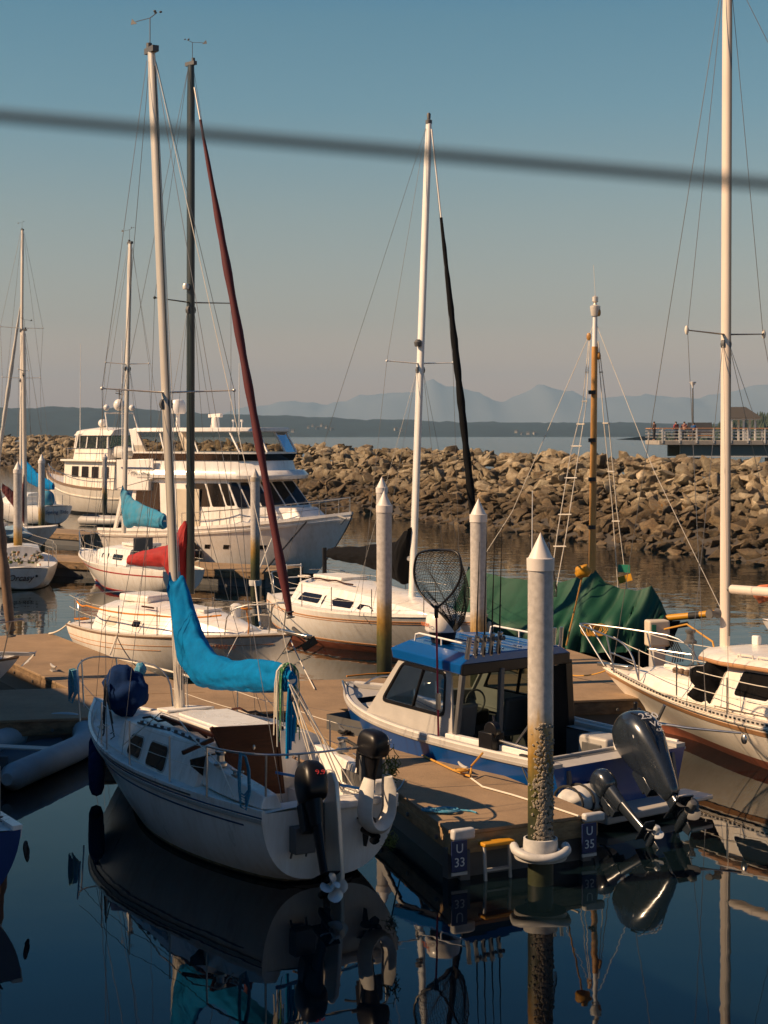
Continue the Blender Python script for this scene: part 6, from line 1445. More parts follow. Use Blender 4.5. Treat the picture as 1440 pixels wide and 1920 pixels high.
# ---- covered wooden boat with green tarp
fg = Frame((885, 1222, 0.0), (1275, 1172, .95))
G = empty('sailboat', fg.o, fg.h, 'wooden mast boat wrapped in a dark green tarpaulin with yellow bowsprit', 'sailboat')
LG = fg.L; hG = Hull(LG, 2.5, .85, 1.05, .75, tw=.7, rb=.5, rs=.1, d=.5, rnd=.7, pb=2.0); hG.build(G, M['black'], M['bottom_dark'], (-9, .03))
NSX = 1
cols = [(878, 1062, 1195), (905, 1072, 1200), (950, 1084, 1203), (1000, 1088, 1205), (1050, 1092, 1206), (1090, 1080, 1207), (1112, 1064, 1207), (1135, 1092, 1206), (1165, 1104, 1205), (1195, 1108, 1200), (1222, 1098, 1190), (1240, 1128, 1180), (1252, 1158, 1172)]
mb = MB(); rings = []; NS = 120
for i in range(NS + 1):
    u = i / NS * (len(cols) - 1); k = min(len(cols) - 2, int(u)); f = u - k
    px = cols[k][0] + (cols[k + 1][0] - cols[k][0]) * f; yt = cols[k][1] + (cols[k + 1][1] - cols[k][1]) * f
    q = fg.on(px, yt, 0); t = max(0.0, min(1.0, q.x / LG)); hb_ = hG.hb(t) + .07; zs_ = hG.zsh(t); zb_ = .28 + .12 * t; ring = []
    for j in range(17):
        a = j / 16; s_ = a * 2 - 1; sg = 1 if s_ > 0 else -1; v = abs(s_)
        if v < .62: w_ = v / .62; y = sg * hb_ * w_; z = q.z + (zs_ + .06 - q.z) * (w_ ** .85)
        else: w_ = (v - .62) / .38; y = sg * (hb_ + .03 * w_); z = zs_ + .06 + (zb_ - zs_ - .06) * w_
        fold = .05 * math.sin(i * .525 + 3 * w_) * v * (1 if px > 1120 else .55) + .05 * noise.noise(V((i * .15, j * .35, 2))) - .10 * max(0, 1 - abs(noise.noise(V((i * .11 - j * .10, j * .10, 5)))) * 5) * min(1, v * 3) * (1.0 if px > 1060 else .5)
        ring.append(V((q.x + fold * .3, y + sg * fold, z + fold * .5)))
    rings.append(ring)
mb.loft(rings, closed=False); mb.add(rings[0], [list(range(17))]); mb.build('tarpaulin', M['tarp'], G, ang=70)
gm = fg.on(1110, 1090, 0); gt = fg.onx(1115, 650, gm.x); gtt = fg.onx(1116, 578, gm.x)
MB().tube([gm, gt], [.085, .07], 12).build('mast', M['wood'], G); MB().tube([gt - V((0, 0, .1)), gtt], [.06, .05], 12).build('mast_top', M['white'], G)
for zz in (0, 1.1, 2.0, 3.1): MB().tube([gm + V((0, 0, 1.2 + zz)), gm + V((0, 0, 1.29 + zz))], .087, 12).build('mast_band', M['rubber'], G)
mb = MB(); mb.lathe([(.03, -.2), (.09, -.18), (.12, 0), (.12, .05), (.05, .08), (.03, .12), (.07, .16), (.07, .26), (.0, .30)], gtt, n=12); mb.tube([gtt + V((0, 0, .3)), gtt + V((-.04, 0, 1.0))], .006); mb.build('masthead_light', M['alu'], G)
for dx, dz in ((.08, .1), (-.16, -.45), (.08, -.9)): MB().ball(gtt + V((dx, 0, -.2 + dz)), (.06, .05, .10), 6).build('block', M['wood'], G)
def ratl(pxs, sg):
    a = [fg.on(*p, sg * .9) for p in pxs]; return a
L1 = [(1104, 640), (1092, 760), (1070, 850), (1045, 1000), (1030, 1110)]; L2 = [(1106, 640), (1099, 760), (1085, 850), (1062, 1000), (1042, 1110)]
R1 = [(1120, 640), (1133, 800), (1148, 950), (1160, 1120)]; R2 = [(1122, 640), (1142, 800), (1156, 950), (1178, 1120)]
def lines(Ls, sg, name='shroud'):
    out = []
    for L_ in Ls:
        pts = [fg.on(*p, sg * (.15 + .9 * (p[1] - 640) / 480)) for p in L_]; MB().tube(pts, .011, 5).build(name, M['wirel'], G); out.append(pts)
    return out
la = lines([L1, L2], -1); ra = lines([R1, R2], 1)
for a, b_, n_ in ((la[0], la[1], 7), (ra[0], ra[1], 4)):
    for k in range(n_):
        u = .12 + .8 * k / n_; j = min(len(a) - 2, int(u * (len(a) - 1))); f = u * (len(a) - 1) - j
        q1 = a[j].lerp(a[j + 1], f); q2 = b_[j].lerp(b_[j + 1], f); d = (q2 - q1); MB().tube([q1 - d * .25, q2 + d * .25], .016, 6).build('ratline', M['wirel'], G)
for p in ((1210, 1120), (1030, 900)): pass
MB().tube([gtt + V((0, 0, -.3)), fg.on(1225, 880, 0), fg.on(1355, 1148, 0)], .008, 5).build('forestay', M['wirel'], G); MB().tube([gtt + V((0, 0, -.3)), fg.on(960, 960, 0), fg.on(880, 1085, 0)], .008, 5).build('backstay', M['wirel'], G)
MB().tube([fg.on(1200, 1170, 0), fg.on(1248, 1159, 0), fg.on(1360, 1148, 0)], .075, 12).build('bowsprit', M['yellow'], G)
MB().tube([fg.on(1292, 1155, 0), fg.on(1312, 1153, 0)], .079, 12).build('bowsprit_band', M['rubber'], G)
MB().tube([fg.on(1230, 1180, .2), fg.on(1290, 1170, .2)], .06, 10).build('bow_timber', M['wood'], G)
p_ = fg.on(1172, 1085, .9); MB().box(p_, (.35, .02, .16), Matrix.Rotation(-.3, 3, 'Y')).build('yellow_flag', M['yellow'], G); MB().box(fg.on(1170, 1066, .9), (.30, .02, .18)).build('green_flag', M['grn'], G)
MB().lathe([(.0, 0), (.09, 0), (.10, .12), (.06, .2), (.03, .24)], fg.on(918, 1185, -1.3), n=12).build('jug', M['beige'], G)
# ---- power pedestal and dock box on the far finger dock
pc = P(1232, 1255, 0.560); e_ = empty('power_pedestal', pc, .2, 'tan power pedestal with green label on the far finger dock', 'pedestal')
MB().box((0, 0, .25), (.26, .26, .5)).build('post', M['greypaint'], e_, bevel=.02); MB().box((0, 0, .72), (.44, .30, .52)).build('box', M['beige'], e_, bevel=.04, seg=3)
MB().box((-.12, -.152, .82), (.09, .01, .16)).build('label_plate', M['grn'], e_)
mb = MB()
for k in range(5): mb.tube([(.15 + .03 * k, -.16, .7), (.25 + .05 * k, -.25, .3), (.2 + .06 * k, -.2, .02)], .012, 5)
mb.build('shore_cable', M['rubber'], e_)
rope('yellow hose looping from the power pedestal to the motorsailer deck', [pc + V((.1, -.1, .8)), pc + V((.5, -.5, .95)), ff.wld((7.9, -.6, 1.6)), ff.wld((7.5, -.3, 1.25))], .018, 'ropeY', 'hose', 'hose')
# ================================================================ BACKGROUND YACHTS
fy = Frame((180, 985, 1.6), (658, 967, 2.3))
Y = empty('motor_yacht', fy.o, fy.h, 'big white flybridge motor yacht with dark slanted windows, bow to the right', 'motor yacht')
hY = Hull(12.2, 4.0, 1.55, 2.35, 1.68, tw=.9, rb=1.7, rs=0, d=.5, pb=2.3, chine=.72, tm=.45, bowfull=.05, xoff=1.7)
hY.build(Y, M['gel'], M['bottom_dark'], (-9, .16)); hY.deck(Y, M['gel'], camber=.04); hY.rail(Y, M['gel'], 0, 1, .10, .10, .04, 'bulwark_cap'); hY.strip(Y, M['gel'], .12, .20, .0, 1, .03, name='rub_rail')
for t in (.40, .47, .54, .62, .76): 
    mb = MB(); mb.loft([[hY.at(t - .010, .98 + .10 * t, -1, o), hY.at(t + .012, .98 + .10 * t, -1, o), hY.at(t + .014, 1.13 + .10 * t, -1, o), hY.at(t - .010, 1.13 + .10 * t, -1, o)] for o in (-.02, .008)]); mb.build('porthole', M['glass'], Y)
W_ = 1.62
p0 = [(3.1, -W_, 1.7), (8.6, -W_, 1.85), (10.0, -1.1, 1.95), (10.2, 1.1, 1.95), (8.6, W_, 1.85), (3.1, W_, 1.7)]; p1 = [(3.3, -W_ + .08, 3.55), (7.7, -W_ + .1, 3.60), (8.7, -1.0, 3.60), (8.8, 1.0, 3.60), (7.7, W_ - .1, 3.60), (3.3, W_ - .08, 3.55)]
h1_ = House(p0, p1); h1_.build(Y, M['gel'], 'deckhouse', bevel=.03)
h1_.window(Y, 0, .05, .28, .20, .90, M['glass'], M['teak'], .03); h1_.window(Y, 0, .56, .60, .42, .88, M['glass'], M['gel'], .03)
for a, b_ in ((.64, .76), (.78, .90)): h1_.window(Y, 0, a, b_, .42, .90, M['glass'])
h1_.window(Y, 0, .915, .99, .44, .90, M['glass']); h1_.window(Y, 1, .03, .30, .40, .92, M['glass']); h1_.window(Y, 1, .36, .64, .40, .92, M['glass']); h1_.window(Y, 1, .70, .97, .40, .92, M['glass'])
for k in range(3): h1_.window(Y, 2, .03 + .33 * k, .31 + .33 * k, .40, .92, M['glass'])
MB().box((6.0, -W_ - .01, 2.45), (1.1, .05, 1.5)).build('side_door_recess', M['beige'], Y, bevel=.02)
pl = [(3.6, -1.75), (8.3, -1.72), (9.4, -1.2), (9.75, -.5), (9.75, .5), (9.4, 1.2), (8.3, 1.72), (3.6, 1.75)]
MB().loft([[V((x, y, 3.58)) for x, y in pl], [V((x + .05, y * 1.02, 3.72)) for x, y in pl], [V((x - .1, y * .96, 3.90)) for x, y in pl]]).build('brow', M['gel'], Y, bevel=.02)
MB().prism([(2.6, -1.7, 3.1), (4.2, -1.7, 3.1), (4.2, -1.7, 3.58), (2.6, -1.7, 3.2)], (0, 3.4, 0)).build('aft_overhang', M['gel'], Y, bevel=.03)
MB().prism([(2.6, -1.72, 3.15), (4.4, -1.72, 3.55), (4.4, -1.72, 4.30), (2.6, -1.72, 4.25)], (0, .06, 0)).build('flybridge_side', M['gel'], Y, bevel=.02); MB().prism([(2.6, 1.72, 3.15), (4.4, 1.72, 3.55), (4.4, 1.72, 4.30), (2.6, 1.72, 4.25)], (0, -.06, 0)).build('flybridge_side', M['gel'], Y, bevel=.02)
MB().box((2.62, 0, 3.75), (.05, 3.4, 1.0)).build('flybridge_aft', M['gel'], Y)
for xx in (2.5,): MB().bar((xx, -1.68, 1.6), (xx + .4, -1.68, 3.05), .12, .10, up=(0, 1, 0)).build('overhang_post', M['gel'], Y)
pf = [(3.3, -1.55), (8.3, -1.5), (9.1, -.9), (9.25, 0), (9.1, .9), (8.3, 1.5), (3.3, 1.55)]
MB().loft([[V((x, y, 3.85)) for x, y in pf], [V((x - .15, y * .97, 4.30)) for x, y in pf]], c1=False).build('flybridge_coaming', M['gel'], Y, bevel=.02)
MB().loft([[V((x - .12, y * 1.0, 4.25)) for x, y in pf], [V((x + .02, y * 1.0, 4.50)) for x, y in pf]], c0=False, c1=False).build('venturi_band', M['glass'], Y)
MB().loft([[V((x - .0, y * 1.03, 4.50)) for x, y in pf], [V((x + .0, y * 1.03, 4.56)) for x, y in pf]]).build('flybridge_rail', M['gel'], Y)
pr_ = [(3.3, -1.5), (8.0, -1.5), (8.9, -.9), (9.0, 0), (8.9, .9), (8.0, 1.5), (3.3, 1.5)]
MB().loft([[V((x - .1, y, 5.30)) for x, y in pr_], [V((x - .1, y * .97, 5.46)) for x, y in pr_]]).build('hardtop', M['gel'], Y, bevel=.03)
hw_ = House([(x, y, 4.56) for x, y in pf], [(x - .25, y * .93, 5.32) for x, y in pr_])
for i in range(7):
    a = hw_.pt(i, 0, 0); b_ = hw_.pt(i, 0, 1); MB().bar(a, b_, .06, .06, up=(0, 1, 0)).build('enclosure_post', M['gel'], Y)
    MB().add([hw_.pt(i, 0.01, 0), hw_.pt(i, .99, 0), hw_.pt(i, .99, 1), hw_.pt(i, .01, 1)], [[0, 1, 2, 3]]).build('clear_curtain', M['clear'] if 'clear' in M else M['tint'], Y, smooth=False)
for u in (.3, .62): MB().bar(hw_.pt(0, u, 0), hw_.pt(0, u, 1), .05, .05, up=(0, 1, 0)).build('enclosure_post', M['gel'], Y)
for sg in (1, -1): MB().prism([(3.0, sg * 1.5, 5.42), (3.35, sg * 1.5, 5.42), (4.1, sg * 1.5, 4.2), (3.6, sg * 1.5, 3.9)], (0, -.14 * sg, 0)).build('radar_arch', M['gel'], Y, bevel=.02)
MB().lathe([(.26, 0), (.30, .05), (.30, .35), (.22, .52), (0, .58)], (4.1, .1, 6.0), n=20).build('radar_dome', M['gel'], Y); MB().lathe([(.09, 0), (.07, .7)], (4.1, .1, 5.4), n=10).build('dome_mast', M['gel'], Y)
MB().lathe([(.18, 0), (.14, .40)], (6.0, 0, 5.45), n=10).box((6.0, 0, 5.92), (.12, 1.9, .14), Matrix.Rotation(.9, 3, 'Z')).build('radar_scanner', M['gel'], Y, bevel=.02)
for x, h_ in ((2.6, 3.6), (8.2, 2.6)): MB().tube([(x, -1.4, 5.2 if x > 3 else 4.2), (x, -1.4, 5.2 + h_)], [.022, .012], 6).build('antenna', M['white'], Y)
for x in (7.0, 7.4): MB().lathe([(.02, 0), (.02, .2), (.05, .22), (.05, .3)], (x, -.2, 5.46), n=8).build('gps_antenna', M['white'], Y)
MB().lathe([(.0, .02), (.22, .01), (.20, -.02)], (3.2, 1.2, 6.3), Matrix.Rotation(1.2, 3, 'Y'), 14).build('flat_dish', M['greyd'], Y); MB().tube([(3.2, 1.2, 4.3), (3.2, 1.2, 6.3)], .02, 6).build('dish_mast', M['wire'], Y)
MB().prism([(3.5, -1.66, 2.35), (4.6, -1.66, 2.35)] + [(4.6, -1.66, 2.40), (3.5, -1.66, 2.40)], (0, -.02, 0)).build('blue_stripe', M['blueline'], Y, smooth=False)
MB().box((3.6, -1.745, 3.95), (1.5, .02, .05)).build('blue_stripe', M['blueline'], Y, smooth=False)
text('Time Away', .24, frame((3.75, -1.80, 3.78), (1, 0, 0), (0, 0, 1)), M['greyd'], Y, 'name_lettering', shear=.3)
h2_ = House([(8.6, -1.25, 1.9), (10.6, -.85, 2.15), (10.6, .85, 2.15), (8.6, 1.25, 1.9)], [(8.6, -1.1, 2.55), (10.2, -.7, 2.55), (10.2, .7, 2.55), (8.6, 1.1, 2.55)]); h2_.build(Y, M['gel'], 'foredeck_trunk', bevel=.05)
mb = MB(); pts = []
for i in range(15):
    t = .42 + .57 * i / 14; q = hY.pt(t, 1, -1); pts.append(q + V((0, .06, .62)))
mb.tube(pts, .02, 6); [mb.tube([p_ - V((0, 0, .6)), p_], .016, 6) for p_ in pts[::2]]; mb.tube([p_ - V((0, 0, .3)) for p_ in pts], .01, 5); mb.build('bow_rail', M['ss'], Y)
mb = MB(); pts = [V((q.x, -q.y, q.z)) for q in pts]; mb.tube(pts, .02, 6); [mb.tube([p_ - V((0, 0, .6)), p_], .016, 6) for p_ in pts[::2]]; mb.build('bow_rail', M['ss'], Y)
mb = MB(); mb.tube([(11.6, -.3, 2.35), (12.1, -.25, 2.2), (11.9, -.3, 2.0)], .04); mb.build('anchor_chain', M['greypaint'], Y)
e_ = empty('fender', fy.wld(hY.at(.50, .9, -1, .2)), 0, 'big round black fender between the motor yacht and the far dock', 'fender'); MB().lathe([(0, -.28), (.2, -.2), (.29, 0), (.22, .2), (.06, .34), (.03, .42)], n=16).build('ball', M['black'], e_); MB().tube([(0, 0, .4), (0, 0, 1.0)], .012, 5).build('lanyard', M['wirel'], e_)
rope('dark spring line from the motor yacht bow down to the far dock', [fy.wld((10.9, -1.0, 2.1)), P(492, 1075, 0.570)], .03, 'rubber')
rope('pale mooring line from the motor yacht bow to the dock piling', [fy.wld((10.0, -1.5, 2.0)), V((pG.location.x, pG.location.y, .55))], .022, 'wirel')
# clear vinyl
# ---- trawler yacht
ft = Frame((275, 915, 1.8), (92, 886, 2.6))
T = empty('trawler_yacht', ft.o, ft.h, 'cream trawler yacht with boxy pilothouse and enclosed flybridge, farther left', 'motor yacht')
hT = Hull(11.6, 4.0, 1.7, 2.6, 1.7, tw=.9, rb=1.1, rs=0, d=.5, pb=2.2, vee=.3, bowfull=.06); hT.build(T, M['gel2'], M['bottom_dark'], (-9, .15)); hT.deck(T, M['gel2']); hT.rail(T, M['wood_grey'], .2, 1, .08, .16, .02, 'cap_rail'); hT.strip(T, M['gel2'], .5, .58, 0, 1, .03, name='rub_rail')
q0 = [(1.3, -1.6, 1.7), (7.1, -1.6, 1.75), (7.5, -1.0, 1.8), (7.5, 1.0, 1.8), (7.1, 1.6, 1.75), (1.3, 1.6, 1.7)]; q1 = [(x - (.1 if x > 5 else 0), y * .97, 3.45) for x, y, z in q0]
h3_ = House(q0, q1); h3_.build(T, M['gel2'], 'saloon', bevel=.03)
for k in range(4): h3_.window(T, 4, .16 + .20 * k, .30 + .20 * k, .40, .82, M['glass'], M['gel'], .04); h3_.window(T, 0, .16 + .20 * k, .30 + .20 * k, .40, .82, M['glass'])
for i in (2, 3, 1): h3_.window(T, i, .12, .88, .45, .85, M['glass'])
MB().box((3.9, 0, 3.52), (6.4, 3.7, .14)).build('boat_deck', M['gel2'], T, bevel=.03)
q0 = [(2.4, -1.35, 3.58), (6.2, -1.35, 3.58), (7.0, -.9, 3.58), (7.0, .9, 3.58), (6.2, 1.35, 3.58), (2.4, 1.35, 3.58)]; q1 = [(x - (.35 if x > 5 else -.1), y * .9, 5.25) for x, y, z in q0]
MB().loft([[V(q) for q in q0], [V(q0[i]).lerp(V(q1[i]), .42) for i in range(6)]]).build('flybridge', M['gel2'], T, bevel=.03); h4_ = House([V(q0[i]).lerp(V(q1[i]), .42) for i in range(6)], q1)
for i in range(6):
    MB().bar(h4_.pt(i, 0, 0), h4_.pt(i, 0, 1), .10, .10, up=(0, 1, 0)).build('enclosure_post', M['gel'], T)
    MB().add([h4_.pt(i, 0.01, 0), h4_.pt(i, .99, 0), h4_.pt(i, .99, 1), h4_.pt(i, .01, 1)], [[0, 1, 2, 3]]).build('clear_curtain', M['tint'], T, smooth=False)
for u in (.33, .66): MB().bar(h4_.pt(4, u, 0), h4_.pt(4, u, 1), .08, .08, up=(0, 1, 0)).build('enclosure_post', M['gel'], T)
tt = Trunk([(2.0, 1.4, 5.15, 5.50), (4.5, 1.45, 5.15, 5.58), (6.6, 1.1, 5.15, 5.45)], inset=.3, rad=.15, camber=.12); tt.build(T, M['gel2'], 'flybridge_roof')
mb = MB(); mb.tube([(2.6, -1.2, 5.5), (3.0, -1.1, 6.6), (3.0, 1.1, 6.6), (2.6, 1.2, 5.5)], .05); mb.build('mast_arch', M['gel'], T)
for y, r_ in ((0, .38), (-1.0, .20), (1.0, .20)): MB().ball((3.0, y, 6.75 + r_), (r_, r_, r_ * 1.05), 10).build('satellite_dome', M['gel'], T)
MB().ball((4.6, .2, 5.95), (.30, .30, .28), 8).lathe([(.12, -.4), (.08, -.1)], (4.6, .2, 5.95), n=8).build('radar_dome', M['gel'], T)
mb = MB(); mb.tube([(3, 0, 7.4), (3, 0, 8.2)], .04); mb.tube([(3, -.3, 7.8), (3, .3, 7.9)], .03); mb.tube([(2.7, 0, 8.0), (3.4, 0, 8.05)], .03); mb.build('instrument_mast', M['greyd'], T)
MB().tube([(5.6, 1.3, 3.6), (5.5, 1.3, 11.2)], [.03, .015], 6).build('antenna', M['white'], T)
o = lump((0, 0, 0), (1.5, .6, .42), 3, .2, 12).build('covered_tender', M['buoy']); o.location = ft.wld((2.0, .4, 4.05)); o.rotation_euler = (0, 0, ft.h + .2); tag(o, 'tender under a pale grey cover on the trawler boat deck', 'tender')
mb = MB(); pts = [hT.pt(.05 + .9 * i / 12, 1, 1) + V((0, -.1, .75)) for i in range(13)]; mb.tube(pts, .025, 5); [mb.tube([p_ - V((0, 0, .7)), p_], .02, 5) for p_ in pts]; mb.build('side_rail', M['ss'], T)
mb = MB(); pts = [V((x, 1.7, 4.3)) for x in (1.2, 3.5, 6.4)]; mb.tube(pts, .025, 5); [mb.tube([V((x, 1.7, 3.55)), V((x, 1.7, 4.3))], .02, 5) for x in (1.2, 2.5, 3.8, 5.1, 6.4)]; mb.build('boat_deck_rail', M['ss'], T)
# inflatable tender astern of the trawler
def inflatable(name, loc, rz, L, W2, r, label, m='rib', floor='ribfloor', seat=True, cat='inflatable dinghy'):
    e = empty(name, loc, rz, label, cat); pts = []
    for i in range(25):
        a = -PI / 2 + PI * i / 24; pts.append(V((L * .62 + L * .38 * math.cos(a), W2 * math.sin(a) * 1.0, r + .02 + .16 * math.cos(a) ** 2)))
    pts = [V((-.18, -W2, r + .02)), V((0, -W2, r + .02)), V((L * .35, -W2, r + .02))] + pts + [V((L * .35, W2, r + .02)), V((0, W2, r + .02)), V((-.18, W2, r + .02))]
    rad = [r * .45, r] + [r] * (len(pts) - 4) + [r, r * .45]; MB().tube(pts, rad, 16).build('tube', M[m], e)
    mb = MB(); mb.prism([V((0, -W2, .12)), V((L * .6, -W2, .12)), V((L * .92, 0, .22)), V((L * .6, W2, .12)), V((0, W2, .12))], (0, 0, .03)); mb.build('floor', M[floor], e)
    MB().box((.04, 0, r + .12), (.05, W2 * 2 - r, r * 1.9)).build('transom', M[floor], e, bevel=.01)
    if seat: MB().box((L * .42, 0, r * 2 - .04), (.24, W2 * 2, .03)).build('seat', M['greypaint'], e, bevel=.008)
    mb = MB()
    for sg in (1, -1): mb.tube([V((.3 + L * .5 * k / 6, sg * (W2 + r * .72), r * 1.35 + (.0 if k % 2 == 0 else -.07))) for k in range(7)], .012, 6)
    mb.build('grab_line', M['rubber'], e); return e
q = P(215, 985, 0); inflatable('inflatable_dinghy', (q.x - 1.6, q.y + .9, 0), -.55, 3.4, .72, .25, 'light grey inflatable dinghy with dark stripe near the trawler stern', 'greypaint')
q = P(165, 1432, 0); q2 = P(-10, 1475, 0)
inflatable('inflatable_dinghy', (q2.x - .35, q2.y - .2, 0), math.atan2(q.y - q2.y, q.x - q2.x) + .32, 3.4, .72, .20, 'shaded grey inflatable dinghy floating left of the near sailboat bow')
# ---- left side sailboats
fo_ = P(45, 1108, 0); fO = fw((fo_.x, fo_.y), (fo_.x - 2.0, fo_.y + 7.5)); O = empty('sailboat', fO.o, fO.h, 'sailboat showing a shaded pale transom with a dark cursive name at far left', 'sailboat')
hO = Hull(7.8, 2.6, .74, 1.0, .78, tw=.60, rb=1.1, rs=.25, d=.4, zk0=.05, rnd=.7); hO.build(O, M['gel'], M['bottom_dark'], (-9, .03)); hO.deck(O, M['deckw'], (.4, 2.4, .55)); well(O, M['deckw'], .4, 2.4, .55, .78, .35)
Trunk([(2.5, .8, .8, 1.25), (4.5, .85, .82, 1.25), (5.8, .5, .9, 1.0)], inset=.15).build(O, M['gel'], 'cabin')
text('Orcasy', .30, frame((.06, .12, .42), (0, -1, 0), (-.25, 0, 1)), M['ltdark'], O, 'name_lettering', shear=.35, sx=.95, ext=.01); MB().lathe([(0, .012), (.04, .01), (.045, 0)], (.08, -.42, .48), Matrix.Rotation(-PI / 2, 3, 'Y'), 10).build('exhaust_outlet', M['ltblack'], O)
mb = MB(); rg = random.Random(6); 
for k in range(60):
    c = V((.3 + rg.uniform(-.15, .5), rg.uniform(-.62, .62), .85 + rg.uniform(0, .42))); mb.ball(c, (rg.uniform(.02, .07), rg.uniform(.02, .07), rg.uniform(.02, .08)), 4, m=rg.randrange(4))
mb.build('clutter_heap', [M['weed'], M['beige'], M['tan'], M['greyd']], O)
stanchions(O, hO, [.05, .3, .55], .6, .014, ends=((.05, .7, .8), (7, .3, 1.0)))
rig(fO, O, fO.on(36, 1050, 0)[:], None, .06, 'wirel', tp=fO.onx(34, 1000, 3.0), hw=0, head=False) if False else MB().tube([fO.on(38, 1058, 0), fO.on(33, 995, 0)], .035, 8).build('pole', M['white'], O)
P1 = P(110, 990, 1.1); fP = fw((P1.x - 8.6, P1.y + .6), (P1.x, P1.y)); Pb = empty('sailboat', fP.o, fP.h, 'white sloop with maroon sail cover lying behind the left pilings', 'sailboat')
hP = Hull(8.6, 2.8, 1.0, 1.2, .98, tw=.6, rb=1.1, rs=.2, d=.4, zk0=.1, rnd=.68); hP.build(Pb, M['gel'], M['bottom_dark'], (-9, .05)); hP.deck(Pb, M['deckw']); hP.strip(Pb, M['gel'], .0, .06, 0, 1, .02, name='rub_rail'); Trunk([(2.2, .95, 1.0, 1.55), (4.6, .98, 1.0, 1.52), (6.2, .6, 1.08, 1.25)], inset=.16).build(Pb, M['gel'], 'cabin')
tP = fP.on(47, 980, 0); rig(fP, Pb, (47, 985), (44, 620), .08, 'alu', [(8.0, .8)], bow=(8.5, 0, 1.2), chain=(tP.x, 1.2, 1.0), wr=.008)
cover(Pb, [(fP.on(46, 888, 0), .16, .1), (fP.on(46, 905, 0), .22, .5), (fP.on(46, 935, 0), .26, 1.1), (fP.on(38, 950, 0), .24, .5), (fP.on(20, 930, 0), .20, .32), (fP.on(5, 915, 0), .14, .2)], 'canvas_maroon', amp=.05, seed=2)
MB().tube([fP.on(46, 945, 0), fP.on(2, 916, 0)], .06, 8).build('boom', M['alu'], Pb)
o = lump((0, 0, 0), (.75, .45, .32), 7, .3, 12).build('canvas_cover', M['canvas_lblue']); q = fP.on(22, 1000, -1.0); o.location = fP.wld(q); tag(o, 'pale blue canvas heaped on the white sloop at the far left', 'canvas'); stanchions(Pb, hP, [.2, .4, .6, .8], .6, .014)
P2 = P(107, 985, 0); fR = fw((P2.x, P2.y), (P2.x - 5.6, P2.y + 8.2)); Rb = empty('sailboat', fR.o, fR.h, 'tall mast sloop with bright blue cover and pale blue shaded transom, far left', 'sailboat')
hR = Hull(9.8, 3.1, 1.1, 1.3, 1.05, tw=.6, rb=1.1, rs=.25, d=.4, zk0=.1, rnd=.68); hR.build(Rb, M['gel'], M['bottom_dark'], (-9, .05)); hR.deck(Rb, M['deckw']); Trunk([(2.4, 1.0, 1.1, 1.75), (5.2, 1.05, 1.1, 1.7), (7.0, .6, 1.2, 1.35)], inset=.16).build(Rb, M['gel'], 'cabin')
text('Spring Tide', .30, frame((-.03, 0, .75), (0, -1, 0), (-.2, 0, 1)), M['blueline'], Rb, 'name_lettering', ext=.01)
tR = fR.on(40, 880, 0); rig(fR, Rb, (39, 900), (42, 432), .10, 'alu', [(11.6, 1.35), (8.6, 1.2)], bow=(9.7, 0, 1.4), stern=(.1, 0, 1.2), chain=(tR.x, 1.35, 1.1), wr=.009, inner=False)
furled(Rb, fR.onx(40, 560, tR.x + .1), fR.wld((0, 0, 0)) * 0 + V((9.9, 0, 1.45)), .12, 'buoy', bare=.03, drum=False)
cover(Rb, [(fR.on(44, 862, 0), .14, .1), (fR.on(46, 875, 0), .2, .45), (fR.on(55, 888, 0), .24, .55), (fR.on(70, 900, 0), .22, .42), (fR.on(88, 908, 0), .18, .32), (fR.on(100, 912, 0), .1, .2)], 'canvas_blue', amp=.05, seed=6)
MB().tube([fR.on(42, 892, 0), fR.on(98, 914, 0)], .07, 8).build('boom', M['alu'], Rb)
MB().ball((.6, .3, 1.5), (.35, .4, .5), 8).build('blue_canvas_roll', M['canvas_blue2'], Rb); stanchions(Rb, hR, [.05, .25, .5], .6, .016)
# bow of a boat at the left edge beside the left finger dock
P3 = P(52, 1232, 1.0); fS = fw((P3.x - 8, P3.y - 1.6), (P3.x, P3.y)); S_ = empty('sailboat', fS.o, fS.h, 'sailboat bow with anchor and pulpit poking in at the left edge over the dock', 'sailboat')
hS = Hull(8.0, 2.7, .9, 1.02, .86, tw=.6, rb=1.1, rs=.2, d=.4, rnd=.68); hS.build(S_, M['gel'], M['bottom_dark'], (-9, .05)); hS.deck(S_, M['deckw']); hS.strip(S_, M['wood_grey'], 0, .04, 0, 1, .015, name='rub_rail')
arc_rail(S_, [(6.6, -.62, 1.0), (6.75, -.6, 1.6), (7.9, -.15, 1.7), (8.15, 0, 1.72), (7.9, .15, 1.7), (6.75, .6, 1.6), (6.6, .62, 1.0)], [((7.7, .2, 1.0), (7.85, .17, 1.68)), ((7.7, -.2, 1.0), (7.85, -.17, 1.68))])
mb = MB(); mb.bar((7.3, 0, 1.1), (8.3, 0, 1.05), .10, .06); mb.prism([(8.15, -.2, .92), (8.3, 0, 1.1), (8.15, .2, .92), (8.0, 0, .8)], (.03, 0, .02)); mb.build('anchor', M['alu'], S_)
mb = MB(); coil(mb, (7.2, -.1, 1.05), .2, 4, .018, 8); coil(mb, (6.8, -.3, 1.0), .18, 4, .018, 9); mb.build('chain_pile', M['greypaint'], S_)
furled(S_, fS.on(-40, 600, 0), (7.85, 0, 1.45), .09, 'wood_grey', bare=.05); MB().tube([(3.9, 0, .9), (3.9, 0, 13.2)], .09, 12).build('mast', M['alu'], S_)
stanchions(S_, hS, [.5, .68], .6, .012, ends=((3, 1.2, .86), (6.6, .62, 1.0)))
for k in (0, 1): MB().lathe([(.0, -.25), (.06, -.2), (.07, .15), (.02, .2)], hS.at(.80 + .05 * k, .8, -1, .1), n=10).build('fender', M['rubber'], S_)
